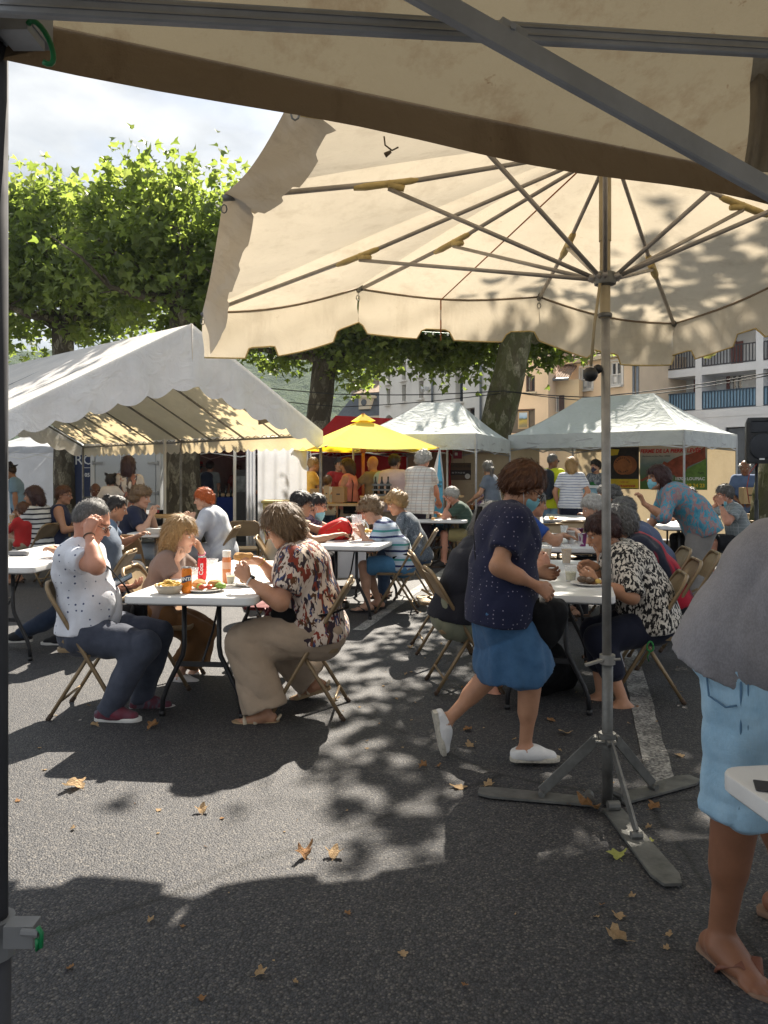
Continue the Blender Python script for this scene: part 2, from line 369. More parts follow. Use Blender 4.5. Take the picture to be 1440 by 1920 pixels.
# peach building left part, recess and right part
B = Bld('peach_house', 'peach rendered house with a picture window and shuttered side window', 905, 45, 1028, 43.2)
h1 = hole(B, 986, 1003, 704, 735); h2 = hole(B, 940, 1003, 767, 812); h3 = hole(B, 988, 1004, 640, 674)
h2 = (h2[0], h2[1], h2[2], h2[3])
B.wall(0, B.len, 0, 11.5, [h1, h2, h3], M_PEACH, back=1.6)
B.window(h1, frame=M_TIMBER, mull=1, sill=M_STONE, fw=.09); B.window(h3, frame=M_TIMBER, mull=1, sill=M_STONE, fw=.09)
sw = B.window(h2, frame=M_TIMBER, mull=0, glass=pm('brown_shop_wall', (.12, .10, .075), .5, 0, .2, 2), fw=.06, dep=.4)
def picture(px0, px1, py0, py1):
    h = hole(B, px0, px1, py0, py1, .3); t = NT('town_view_poster'); v = t.co(); x = t.sep(v)
    zz = t.n('ShaderNodeMapRange', {0: x[2], 1: h[2], 2: h[3]}).outputs[0]; zz = t.math('ADD', zz, t.math('MULTIPLY', t.math('SUBTRACT', t.noise(v, 2.2, 4), .5), .5))
    c = t.ramp(zz, [(.1, (.22, .2, .1)), (.38, (.5, .38, .05)), (.52, (.1, .13, .05)), (.66, (.25, .45, .7)), (1, (.6, .75, .9))])
    o = obj('poster', MB().box(((h[0]+h[1])/2, .3, (h[2]+h[3])/2), (h[1]-h[0]-.1, .03, h[3]-h[2]-.1)), t.done(c, .4), B.root)
    obj('frame', MB().box(((h[0]+h[1])/2, .32, (h[2]+h[3])/2), (h[1]-h[0]+.06, .03, h[3]-h[2]+.06)), pm('pale_oak', (.5, .36, .2), .5), o)
picture(972, 990, 772, 803); picture(942, 958, 778, 810)
ub, _ = B.uz(1028, 700); hs = hole(B, 1039, 1048, 743, 773, 1.6)
us, zs = B.uz(1066, 712, 1.6); ul, _ = B.uz(1026, 712, 1.6)
B.wall(ul, us + .6, 0, zs, [hs], M_PEACH2, y=1.6, back=3, name='recess_wall'); B.window(hs, y=1.6, frame=M_PVC, mull=1, fw=.06, dep=.12)
for a, b in ((1029, 1038.5), (1048.5, 1058)):
    h = hole(B, a, b, 741, 775, 1.55); m = MB().box(((h[0]+h[1])/2, 1.54, (h[2]+h[3])/2), (h[1]-h[0], .06, h[3]-h[2]))
    for k in range(9): m.box(((h[0]+h[1])/2, 1.505, h[2] + (h[3]-h[2])*(k+.5)/9), (h[1]-h[0]-.14, .02, .05))
    B.part('shutter', m, M_TIMBER)
# tiled lean-to roof: rows of half-round tiles
u0, z0 = B.uz(1026, 712, 1.2); u1, z1 = B.uz(1068, 711, 1.2); nr = 9; lean = B.part('tiled_roof', MB().add([(u0, 1.0, z0), (u1, 1.0, z0), (u1, 4.2, z0 + 1.5), (u0, 4.2, z0 + 1.5)], [(0, 1, 2, 3)]), M_TILE)
tme = None
for i in range(nr):
    for j in range(6):
        if tme is None:
            m = MB(); n = 6
            m.loft([[(.09 * s_ * math.cos(math.pi * k / n), y, .075 * s_ * math.sin(math.pi * k / n) + zz) for k in range(n + 1)] for y, zz, s_ in ((-.3, 0, 1.05), (.3, .03, .85))], closed=False); o = obj('roof_tile', m, M_TILE, lean, smooth=True); tme = o.data
        else: o = link('roof_tile', tme, lean)
        o.location = (u0 + (u1 - u0) * (i + .5) / nr, 1.25 + j * .53, z0 + .1 + j * .25 + random.uniform(-.02, .02)); o.rotation_euler = (R(25), 0, random.uniform(-.05, .05))
m = MB(); m.tube([(u0, .93, z0 - .05), (u1, .93, z0 - .05)], .08, 8); B.part('gutter', m, M_GUT)
# chimney block and grey rear house above the recess
u, z = B.uz(1050, 668, 3); m = MB().box((u, 4.4, z), (.9, .8, 1.6)); m.lathe([(.42, 0), (.5, .5), (.3, .9)], (u, 4.4, z + .6), 12); B.part('chimney', m, M_CHIM)
B2 = Bld('grey_rear_house', 'grey rendered house rising behind the small tiled roof', 1026, 56, 1120, 55)
B2.wall(0, B2.len + 3, 0, 11.2, [], plaster('grey_render', (.6, .56, .52), .3), back=5)
h = hole(B2, 1030, 1042, 645, 668); B2.window((h[0], h[1], h[2], h[3]), y=-.2, frame=M_PVC)

B = Bld('peach_corner_house', 'peach house with white framed windows and low tiled roof edge', 1066, 45.9, 1199, 41.8)
_, zt = B.uz(1130, 668); hA = hole(B, 1089, 1110, 689, 731); hB = hole(B, 1145, 1166, 678, 723)
B.wall(0, B.len, 0, zt, [hA, hB], M_PEACH, back=8)
for h in (hA, hB):
    o = B.window(h, frame=M_PVC, mull=1, fw=.1, sill=M_PVC, dep=.12); m = MB(); a, b, c, e = h
    for z in (c + .06, c + .62): m.box(((a+b)/2, -.05, z), (b-a+.1, .04, .05))
    for k in range(9): m.box((a + (b-a)*(k+.5)/9, -.05, c + .34), (.035, .03, .5))
    m.box(((a+b)/2, -.06, c+.34), ((b-a)*.3, .03, .3)); obj('guard_rail', m, M_PVC, o)
    t_ = MB()
    for q in ((a-.1, b+.1, e+.02, e+.14), (a-.12, a-.01, c, e), (b+.01, b+.12, c, e)): t_.box(((q[0]+q[1])/2, -.02, (q[2]+q[3])/2), (q[1]-q[0], .06, q[3]-q[2]))
    obj('surround', t_, M_PVC, o)
m = MB().add([(-.3, -.5, zt + .05), (B.len + .2, -.5, zt + .05), (B.len + .2, 6, zt + 2.1), (-.3, 6, zt + 2.1)], [(0, 1, 2, 3)]); rt = B.part('tiled_roof', m, M_TILE)
for i in range(int(B.len / .24)):
    for j in range(2):
        o = link('roof_tile', tme, rt); o.location = (-.25 + i * .24, -.25 + j * .53, zt + .22 + j * .19); o.rotation_euler = (R(19), 0, random.uniform(-.04, .04)); o.scale = (1.3, 1, 1.3)
B.part('cornice', MB().box((B.len/2, -.25, zt - .12), (B.len + .3, .5, .2)), M_STONE)
for px in (1190, 1197):
    u, _ = B.uz(px, 740); B.part('downpipe', MB().tube([(u, -.1, 0), (u, -.1, zt - .1)], .07, 8), M_GUT, smooth=True)

# apartment block with balconies
B = Bld('apartment_block', 'white concrete apartment block with railed balconies behind the loudspeaker', 1200, 44.6, 1560, 37)
DEP = 1.7; ua, _ = B.uz(1217, 700); Lb = B.len
_, zs2 = B.uz(1310, 689); _, zs1 = B.uz(1310, 769); _, zpb = B.uz(1310, 793); zs3 = zs2 + (zs2 - zs1)
hw = [hole(B, 1273, 1285, 714, 743, DEP), hole(B, 1318, 1328, 710, 745, DEP), hole(B, 1370, 1393, 701, 742, DEP), hole(B, 1371, 1394, 640, 684, DEP)]
B.wall(ua, Lb, 0, 15, hw, M_GREYWALL, y=DEP, back=8, name='rear_wall')
for h in hw: B.window(h, y=DEP, frame=M_PVC, fw=.1, mull=1, dep=.1)
_, zsh = B.uz(1400, 796)
hs = [(ua + 4.4, ua + 6.4, .6, zsh - .1), (ua + 6.8, Lb - .3, .6, zsh - .1)]
B.wall(ua, Lb, 0, zs1 - .02, hs, M_GREYWALL, y=0, back=0, dep=.3, name='lower_wall')
for h in hs: B.window(h, frame=M_DKMET, mull=1)
for z in (zs1, zs2, zs3): B.part('balcony_slab', MB().box(((ua + Lb)/2, DEP/2 - .01, z - .22), (Lb - ua, DEP + .02, .42)), M_GREYWALL)
B.part('corner_wall', MB().box(((0 + ua)/2 - .1, 1, 7), (ua + .2, 2, 14)), M_GREYWALL)
pil = [B.uz(1310, 700)[0], B.uz(1424.5, 700)[0], B.uz(1424.5, 700)[0] + (B.uz(1424.5, 700)[0] - B.uz(1310, 700)[0])]
for u in pil: B.part('pillar', MB().box((u, .9, (15 + zs1)/2), (.36, 1.85, 15 - zs1 - .01)), M_GREYWALL)
bays = [(ua + .02, pil[0] - .2), (pil[0] + .2, pil[1] - .2), (pil[1] + .2, pil[2] - .2)]
for zi, z in enumerate((zs1, zs2)):
    for a, b in bays:
        m = MB()
        for zz in (z + .06, z + .98): m.box(((a+b)/2, .02, zz), (b - a, .06, .06))
        n = int((b - a) / .16)
        for k in range(n + 1): m.box((a + (b-a)*k/n, .02, z + .52), (.045, .045, .88))
        o = B.part('railing', m, M_DKMET if zi else pm('navy_railing_metal', (.03, .06, .1), .5, .3))
        if zi == 0: obj('panel', MB().box(((a+b)/2, .075, z + .52), (b - a, .02, .86)), M_BLUEP, o)
for px0, px1, py0, py1 in ((1363, 1369.5, 703, 742), (1316, 1330, 640, 687), (1372, 1382, 640, 684), (1383.5, 1394, 640, 684), (1302, 1304, 705, 745)):
    h = hole(B, px0, px1, py0, py1, DEP); B.part('shutter', MB().box(((h[0]+h[1])/2, DEP - .06, (h[2]+h[3])/2), (h[1]-h[0], .06, h[3]-h[2])), M_RED)
for px in (1207, 1213):
    u, _ = B.uz(px, 740); B.part('downpipe', MB().tube([(u, -.1, 0), (u, -.1, 13)], .08, 8), M_GUT, smooth=True)

# ---------------------------------------------------------------- plane trees
def bark(name, moss):
    t = NT(name); v = t.co((1, 1, .55)); w_ = t.n('ShaderNodeMix', {0: .12, 6: v, 7: t.n('ShaderNodeTexNoise', {'Vector': v, 'Scale': 4.0}).outputs['Color']}, data_type='RGBA').outputs[2]
    cell = t.vor(w_, 9, 'F1', 'Color'); cv = t.n('ShaderNodeSeparateColor', {0: cell}).outputs[0]
    c = t.ramp(cv, [(0, (.10, .085, .06)), (.45, (.145, .125, .09)), (.62, (.20, .18, .13)), (.82, (.34, .31, .23)), (1, (.16, .15, .09))], 'CONSTANT')
    c = t.mixc(t.ramp(t.noise(v, 26, 4, .7), [(.4, 0), (.6, .75)]), c, (.075, .062, .042))
    c = t.mixc(t.ramp(t.noise(v, 2.5, 5, .7), [(.5 - moss * .35, 0), (.62, .85 * min(1, moss * 1.6))]), c, (.085, .095, .03))
    h = t.math('ADD', t.math('MULTIPLY', t.noise(v, 26, 4, .7), .8), cv); t.bump(h, .8, .03); return t.done(c, .9, 0, .15)
M_BARK = bark('plane_bark', .0); M_MOSS = bark('mossy_plane_bark', .55)
def leafmat():
    t = NT('plane_leaf'); a = t.n('ShaderNodeAttribute', attribute_name='tint').outputs['Fac']
    c = t.ramp(a, [(0, (.055, .078, .022)), (.5, (.10, .132, .036)), (.85, (.155, .18, .05)), (1, (.24, .24, .07))])
    tc_ = t.ramp(a, [(0, (.20, .28, .04)), (.6, (.38, .50, .08)), (1, (.52, .61, .13))])
    return t.done(c, .45, 0, .4, .5, tc_)
M_LEAF = leafmat()
LEAF_P = np.array([(0, .36), (0, 0), (-.30, .10), (-.55, .42), (-.22, .48), (0, 1.0), (.22, .48), (.55, .42), (.30, .10)])
LEAF_F = np.array([(0, k, k + 1 if k < 8 else 1) for k in range(1, 9)])
def leaves(pos, size, tint, droop=.35):
    n = len(pos); dirv = rng.normal(size=(n, 3)); dirv[:, 2] -= droop; dirv /= np.linalg.norm(dirv, axis=1)[:, None]
    nn = rng.normal(size=(n, 3)) * .75; nn[:, 2] += 1.0; side = np.cross(dirv, nn); side /= np.linalg.norm(side, axis=1)[:, None] + 1e-9; nrm = np.cross(side, dirv)
    sz = size * rng.uniform(.6, 1.2, n); k = len(LEAF_P)
    bend = np.abs(LEAF_P[:, 0]) * .35 - (LEAF_P[:, 1] ** 2) * .18
    V = pos[:, None, :] + sz[:, None, None] * (LEAF_P[None, :, :1] * side[:, None, :] + LEAF_P[None, :, 1:] * dirv[:, None, :] + bend[None, :, None] * nrm[:, None, :])
    F = (LEAF_F[None] + (np.arange(n) * k)[:, None, None]).reshape(-1, 3)
    return V.reshape(-1, 3), F, np.repeat(tint, k)
def tree(label, base, path, rad, crown, nclump, per, size, barkm, limbs=9, shoots=0, group='plane trees of the square', seed=1, clip=None):
    """path: trunk points; crown: (centre, radii)"""
    global rng
    rng = np.random.default_rng(seed); rr = random.Random(seed)
    root = thing('plane_tree', label, 'tree', base, 0, group)
    m = MB(); rings = []; n = 18
    P = [Vector(p) for p in path]; K = 14
    def along(t):
        f = t * (len(P) - 1); i = min(int(f), len(P) - 2); return P[i].lerp(P[i + 1], f - i)
    for i in range(K + 1):
        t = i / K; c = along(t); r0 = rad[0] + (rad[1] - rad[0]) * t; r0 *= 1 + .45 * max(0, .12 - t) / .12
        rings.append([c + Vector((math.cos(2*math.pi*j/n), math.sin(2*math.pi*j/n), 0)) * r0 * (1 + .07 * math.sin(3 * j + i * .7) + rr.uniform(-.035, .035)) for j in range(n)])
    m.loft(rings); top = P[-1]; cc, cr = Vector(crown[0]), crown[1]
    for i in range(limbs):
        a = 2 * math.pi * (i + rr.uniform(-.3, .3)) / limbs; e = cc + Vector((math.cos(a) * cr[0] * .8, math.sin(a) * cr[1] * .8, rr.uniform(-.55, .45) * cr[2]))
        pts = [top - Vector((0, 0, .25))]
        for k in range(1, 6):
            t = k / 5; q = top.lerp(e, t) + Vector((rr.uniform(-.18, .18), rr.uniform(-.18, .18), .35 * math.sin(math.pi * t) * (1 if i % 2 else -.2) + rr.uniform(-.1, .1))); pts.append(q)
        m.tube(pts, [rad[1] * (.5 - .4 * k / 5) for k in range(6)], 8)
        for b in range(3):
            q = pts[2 + b]; e2 = q + Vector((rr.uniform(-1, 1), rr.uniform(-1, 1), rr.uniform(-.3, .8))); m.tube([q, q.lerp(e2, .5) + Vector((0, 0, .1)), e2], [rad[1] * .16, rad[1] * .1, rad[1] * .05], 5)
    tk = obj('trunk', m, barkm, root, smooth=True, world=True)
    # clumps: shell biased
    u = rng.normal(size=(nclump, 3)); u /= np.linalg.norm(u, axis=1)[:, None]; q = rng.random(nclump) ** (1 / 2.4)
    C = np.array(cc) + u * q[:, None] * np.array(cr); C[:, 2] += .25 * np.sin(C[:, 0] * 2.1) + .2 * np.cos(C[:, 1] * 1.7)
    cs = rng.uniform(.18, .42, nclump); ct = rng.uniform(.1, .75, nclump)
    pos = (C[:, None, :] + rng.normal(size=(nclump, per, 3)) * cs[:, None, None] * np.array([1, 1, .75])).reshape(-1, 3)
    tint = np.clip(np.repeat(ct, per) + rng.normal(size=len(pos)) * .13 + .05 * (pos[:, 2] - cc[2]), 0, 1)
    if shoots:
        a = rng.uniform(0, 2 * np.pi, shoots); r_ = np.sqrt(rng.random(shoots)) * .97
        b = np.stack([cc[0] + np.cos(a) * r_ * cr[0], cc[1] + np.sin(a) * r_ * cr[1], cc[2] + cr[2] * np.sqrt(1 - r_ ** 2) * .82], 1)
        hgt = rng.uniform(.4, 1.6, shoots) * rng.uniform(.5, 1, shoots); t = np.linspace(0, 1, 16); lean = rng.normal(size=(shoots, 2)) * .16
        sp = b[:, None, :] + np.stack([lean[:, :1] * t * hgt[:, None], lean[:, 1:] * t * hgt[:, None], t * hgt[:, None]], -1) + rng.normal(size=(shoots, 16, 3)) * .085
        sp = sp.reshape(-1, 3); pos = np.concatenate([pos, sp]); tint = np.concatenate([tint, np.clip(rng.normal(size=len(sp)) * .14 + .62, 0, 1)])
    if clip is not None: k = clip(pos); pos, tint = pos[k], tint[k]
    V, F, T = leaves(pos, size, tint)
    np_mesh('crown', V - np.array(base), F, M_LEAF, root, False, {'tint': T})
    return root
tree('broad pollarded plane tree rising behind the white marquee', (gx(343, 16.5), 16.5, 0), [(gx(343, 16.5), 16.5, 0), (gx(345, 16.5), 16.5, 2.5), (gx(348, 16.5), 16.5, 5.0)], (.37, .30),
     ((-4.35, 16.6, 5.95), (2.45, 2.0, 1.5)), 190, 40, .21, M_BARK, shoots=150, seed=11)
tree('bushy plane tree at the left edge beyond the marquee', (gx(121, 18.9), 18.9, 0), [(gx(121, 18.9), 18.9, 0), (gx(122, 18.9), 18.9, 2.5), (gx(118, 18.9), 18.9, 5.2)], (.26, .24),
     ((-8.2, 18.9, 6.3), (2.9, 2.0, 1.75)), 210, 42, .22, M_BARK, shoots=140, seed=12)
tree('plane tree with leaning trunk between marquee and white building', (gx(580, 21), 21, 0), [(gx(577, 21), 21, 0), (gx(592, 21), 21, 2.2), (gx(610, 21), 21, 4.7)], (.38, .30),
     ((-1.2, 21.6, 5.8), (4.2, 2.0, 1.7)), 300, 42, .2, M_BARK, seed=13)
tree('thick mossy plane tree leaning right behind the grey canopies', (gx(900, 18.5), 18.5, 0), [(gx(897, 18.5), 18.5, 0), (gx(925, 18.5), 18.5, 2.2), (gx(972, 18.5), 18.5, 4.9)], (.44, .36),
     ((2.2, 20.2, 5.65), (3.9, 2.0, 1.5)), 310, 42, .2, M_MOSS, seed=14)
tree('mossy plane tree at the right edge behind the loudspeaker', (5.6, 11.2, 0), [(5.58, 11.2, 0), (5.92, 11.2, 2.0), (6.5, 11.1, 4.3)], (.34, .32),
     ((4.9, 11.2, 6.4), (3.9, 4.7, 1.5)), 560, 40, .18, M_MOSS, seed=15, clip=lambda p: (p[:, 2] > 4.75) | (p[:, 0] > 6.5))
rng = np.random.default_rng(99)
# ================================================================ CANOPIES, PARASOLS, STALLS
def fabric(name, col, tcol, trans=.45, dirt=.35, dcol=(.16, .11, .06), wr=.5):
    if name in MC: return MC[name]
    t = NT(name); v = t.co(); n = t.noise(v, 1.6, 6, .65); s_ = t.noise(t.co((3, 3, .6)), 2.2, 6, .7); sp = t.noise(v, 16, 4, .7)
    c = t.ramp(n, [(.3, sc(col, .88)), (.7, sc(col, 1.06))]); d1 = t.ramp(s_, [(.5, 0), (.78, dirt)]); d2 = t.ramp(sp, [(.66, 0), (.74, dirt)])
    c = t.mixc(d1, c, dcol); c = t.mixc(d2, c, dcol)
    tt = t.ramp(n, [(.3, sc(tcol, .9)), (.7, sc(tcol, 1.05))]); tt = t.mixc(d1, tt, dcol); tt = t.mixc(d2, tt, dcol)
    t.bump(t.math('ADD', t.noise(v, 3.5, 4, .55, 1.2), t.math('MULTIPLY', t.noise(v, 260, 2), .04)), wr, .05)
    MC[name] = t.done(c, .85, 0, .2, trans, tt); return MC[name]
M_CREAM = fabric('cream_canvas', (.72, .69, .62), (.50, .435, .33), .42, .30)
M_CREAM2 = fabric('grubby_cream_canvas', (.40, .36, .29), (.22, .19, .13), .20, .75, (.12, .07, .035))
M_WHITEC = fabric('white_tarpaulin', (.86, .85, .83), (.78, .63, .38), .38, .12, (.4, .36, .28))
M_GREYC = fabric('pale_grey_canopy_cloth', (.62, .66, .67), (.40, .40, .34), .16, .10, (.6, .62, .6), .8)
M_BEIGEW = fabric('beige_side_wall', (.55, .47, .34), (.5, .4, .25), .30, .12)
M_YELLOW = fabric('yellow_parasol_cloth', (.95, .80, .16), (.98, .66, .02), .35, .03, (.7, .4, .02), .15)
M_REDC = fabric('red_canopy_cloth', (.33, .014, .016), (.32, .012, .012), .22, .05, (.2, .01, .01))
M_WCURT = fabric('white_curtain', (.72, .74, .78), (.6, .62, .66), .35, .05, (.5, .5, .5))
M_ALU = pm('aluminium_tube', (.42, .43, .44), .42, .75, .2, 9, .1, 90)
M_ALUD = pm('dull_alloy_beam', (.40, .43, .47), .5, .15, .3, 5, .15, 70)
M_GREYST = pm('grey_painted_steel', (.30, .29, .27), .5, .5, .35, 8, .2, 60)
M_DKST = pm('dark_worn_steel', (.17, .17, .16), .55, .5, .4, 10, .3, 60)
M_RIB = pm('grey_rib_tube', (.36, .33, .30), .45, .3, .25, 12)
M_BAMBOO = pm('yellowed_pole_sleeve', (.36, .29, .17), .55, 0, .3, 7)
M_TAPE = pm('yellow_adhesive_tape', (.55, .42, .17), .5, 0, .25, 15)
M_GREENP = pm('green_plastic', (.01, .20, .07), .4, 0, .2, 20)
M_ROPE = pm('dark_rope', (.10, .075, .05), .9, 0, .3, 60)
M_BLKP = pm('black_plastic', (.012, .012, .013), .45, 0, .3, 14, .1, 80)
M_WOODP = pm('orange_varnished_wood', (.40, .12, .025), .45, 0, .3, 6)

def scal(s_, per, dep, flat=.55):
    """height of a scalloped hem: long low runs with short raised notches"""
    f = (s_ / per) % 1.0
    if f < flat: return 0.0
    q = (f - flat) / (1 - flat); return dep * min(1, 3 * math.sin(math.pi * q))
def rscal(s_, per, dep): return dep * (1 - abs(math.sin(math.pi * s_ / per)) ** .8)

# ---------------------------------------------------------------- big cream parasol
def big_parasol():
    POLE = Vector((.957, 3.29, 0))
    A = Vector((-1.11, 4.7, 2.42)); Bc = Vector((1.91, 5.05, 2.42)); D = Vector((-.25, 2.16, 2.50)); E = Vector((2.66, 2.50, 2.50))
    apex = Vector((1.0, 3.36, 2.90))
    def on(p, q, t, z, push=.03):
        r = p.lerp(q, t); r.z = z; o = (r - apex); o.z = 0; return r + o.normalized() * push
    ribs = [A, on(A, Bc, .32, 2.60), on(A, Bc, .70, 2.58), Bc, on(Bc, E, .5, 2.58), E, on(E, D, .3, 2.58), on(E, D, .7, 2.58), D, on(D, A, .42, 2.60, .06)]
    root = thing('market_parasol', 'large cream canvas parasol with scalloped hem standing on a three-legged steel foot', 'parasol', POLE)
    m = MB(); val = MB(); hem = MB(); NJ, NK = 12, 14; s0 = 0; n = len(ribs)
    for i in range(n):
        p, q = ribs[i], ribs[(i + 1) % n]; P = []
        for k in range(NK + 1):
            r = k / NK; row = []
            for j in range(NJ + 1):
                t = j / NJ; e = p.lerp(q, t); x = apex + (e - apex) * (.03 + .97 * r); x.z -= .045 * math.sin(math.pi * t) * r * r - .02 * math.sin(math.pi * r) * (1 - math.sin(math.pi * t)); row.append(x)
            P.append(row)
        m.grid(P); edge = P[-1]; side = i in (8, 9)      # hem along the left side is blown inwards
        top, bot = [], []; L_ = (q - p).length; inw = (POLE - (p + q) / 2); inw.z = 0; inw.normalize(); NB = 40
        for j in range(NB + 1):
            t = j / NB; e = p.lerp(q, t); e.z -= .045 * math.sin(math.pi * t); s_ = s0 + L_ * t; top.append(e)
            h = .285 - scal(s_ + .1, .56, .065, .62) + .02 * math.sin(s_ * 3.1)
            if i in (5, 6, 7): h = .06
            if side:
                w_ = .5 + .5 * math.sin(s_ * 4.1 + 1) * math.sin(s_ * 2.3); k_ = max(0, 1 - abs((1 - t if i == 9 else 1) - 0) * 0) ; fade = min(1, (1 - t) * 5) if i == 9 else 1
                a = R(12 + 40 * fade + 16 * fade * w_); h = (.15 + .025 * w_ - scal(s_ + .1, .5, .018, .6)) * fade + h * (1 - fade); b = e + inw * (h * math.sin(a)) - Vector((0, 0, h * math.cos(a)))
            else: b = e - Vector((0, 0, h)) + inw * (.012 * math.sin(s_ * 9) + .02 * math.sin(s_ * 2.3 + 1))
            bot.append(b)
        s0 += L_; NR = 7
        val.grid([[top[j].lerp(bot[j], r / NR) + inw * (.014 * math.sin((s0 + j * .11) * 2.7 + 5 * r / NR) * math.sin(math.pi * r / NR)) for j in range(NB + 1)] for r in range(NR + 1)])
        if not side: hem.tube(bot, .005, 4)
    o = obj('canopy', m, M_CREAM, root, True, True); v_ = obj('valance', val, M_CREAM, root, True, True); obj('hem_binding', hem, M_TAPE, v_, True, True)
    sm = MB()
    for i in range(n):
        if i in (8, 9): continue
        p, q = ribs[i], ribs[(i + 1) % n]; sm.tube([p.lerp(q, t / 10) - Vector((0, 0, .008 + .045 * math.sin(math.pi * t / 10))) for t in range(11)], .007, 4)
    obj('edge_cord', sm, pm('brown_edge_cord', (.26, .20, .14), .8), v_, True, True)
    e = ribs[1].lerp(ribs[2], .45); e.z -= .045; sm = MB(); q = [apex.lerp(e, t) - Vector((0, 0, .012)) for t in (.1, .4, .7, 1)]; sm.tube(q + [e - Vector((0, 0, .27))], .005, 4); obj('seam', sm, M_WOODP, o, True, True)
    # pole, hub, ribs, struts
    pt = MB(); lower = [POLE + Vector((0, 0, z)) for z in (.012, .64)]; pt.tube(lower, .0235, 14); obj('lower_pole', pt, M_DKST, root, True, True)
    pt = MB(); pt.tube([POLE + Vector((-.004 * z, 0, z)) for z in (.60, 1.2, 2.10)], .0195, 14); obj('pole', pt, M_GREYST, root, True, True)
    pt = MB(); pt.tube([POLE + Vector((-.010, 0, z)) for z in (2.09, 2.42)], .0225, 14); pt.tube([POLE + Vector((-.010, 0, z)) for z in (2.42, 2.86)], .026, 14); up = obj('upper_pole', pt, M_BAMBOO, root, True, True, 40)
    hub = POLE + Vector((-.010, 0, 2.262)); pt = MB(); pt.lathe([(.024, -.035), (.045, -.028), (.05, 0), (.045, .02), (.024, .03)], hub, 18); pt.lathe([(.026, -.17), (.03, -.165), (.03, -.155), (.026, -.15)], hub, 14); obj('runner', pt, M_DKST, root, True, True, 30)
    frac = [.47, .47, .5, .47, .5, .47, .5, .5, .47, .42]
    for i, e in enumerate(ribs):
        a = apex + Vector((0, 0, -.05)) + (e - apex).normalized() * .03; b = e + Vector((0, 0, -.02)); rb = MB(); mid = a.lerp(b, .5) - Vector((0, 0, .03)); rb.tube([a, mid, b], [.009, .011, .012], 10)
        ro = obj('rib', rb, M_RIB, root, True, True); jn = a.lerp(mid, frac[i] * 2) if frac[i] < .5 else mid
        jn = a.lerp(b, 1 - frac[i]) - Vector((0, 0, .03)); d = (b - a).normalized(); sl = MB(); sl.tube([jn - d * .13, jn - d * .1, jn + d * .1, jn + d * .15], [.012, .019, .021, .013], 8, flat=.75); sl.tube([jn, jn - d * .07 - Vector((0, 0, .03))], [.02, .014], 8)
        obj('sleeve', sl, M_TAPE, ro, True, True)
        hd = (jn - hub); hd.z = 0; hd.normalize(); st = MB(); st.tube([hub + hd * .045, jn - Vector((0, 0, .02))], .0095, 10); st.tube([hub + hd * .02 - Vector((0, 0, .004)), hub + hd * .07 + Vector((0, 0, .004))], .012, 8); obj('strut', st, M_RIB, root, True, True)
        tip = MB(); tip.tube([b - d * .05, b + d * .005], [.017, .014], 8); tip.tube([b + d * .0 - Vector((0, 0, .045)) + Vector((.012 * math.cos(k), 0, .018 * math.sin(k))) for k in np.linspace(0, 6.28, 9)], .003, 5); obj('tip_ring', tip, M_DKST, ro, True, True)
    # cord with stopper balls
    c = MB(); c0 = hub + Vector((-.03, -.03, -.03)); c1 = at(1108, 686, 3.25); c.tube([c0, c0.lerp(c1, .5) + Vector((-.004, 0, 0)), c1], .0065, 6); cr = obj('pull_cord', c, M_BAMBOO, root, True, True)
    c = MB(); c.lathe([(.004, -.031), (.02, -.026), (.031, -.008), (.031, .008), (.02, .026), (.004, .031)], at(1107, 702, 3.25), 14); c.lathe([(.004, -.02), (.016, -.014), (.02, 0), (.016, .014), (.004, .02)], at(1121, 692, 3.28), 12); obj('cord_stopper', c, M_BLKP, cr, True, True)
    c = MB(); q = at(1137, 283, 3.0); q = Vector((-.02, 2.62, 2.52)); c = MB(); c.tube([at(720, 256, 2.55), at(722, 272, 2.55), at(735, 282, 2.55), at(747, 276, 2.55)], .003, 5); c.tube([at(733, 284, 2.55), at(722, 291, 2.55)], [.005, .009], 6); obj('loose_cord', c, M_ROPE, root, True, True)
    # clamp and tripod foot
    c = MB(); q = POLE + Vector((0, 0, .63)); c.lathe([(.027, -.02), (.033, -.02), (.033, .02), (.027, .02)], q, 14); c.beam(q + Vector((-.03, -.02, 0)), at(1098, 1247, 3.25), .018, .012); c.tube([q + Vector((-.05, -.02, 0)), q + Vector((.05, -.02, .004))], .006, 6); obj('clamp_lever', c, M_GREYST, root, True, True, 30)
    coll = POLE + Vector((0, 0, .285)); c = MB(); c.lathe([(.025, -.03), (.036, -.03), (.036, .03), (.025, .03)], coll, 14); c.tube([coll + Vector((-.06, -.03, 0)), coll + Vector((-.02, -.035, 0))], .009, 8); obj('collar', c, M_DKST, root, True, True, 30)
    for tipx in (gnd(897, 1489), gnd(1303, 1464), gnd(1262, 1666)):
        d = (tipx - POLE); L_ = d.length; d.normalize(); sd_ = Vector((-d.y, d.x, 0)); w_ = .052; c = MB()
        out = [d * .06 + sd_ * -w_ * .8, d * (L_ * .9) + sd_ * -w_, d * L_ + sd_ * -w_ * .6, d * L_ + sd_ * w_ * .6, d * (L_ * .9) + sd_ * w_, d * .06 + sd_ * w_ * .8]
        c.loft([[POLE + p + Vector((0, 0, z)) for p in out] for z in (.008, .018)]); ft = obj('foot_plate', c, M_DKST, root, False, True)
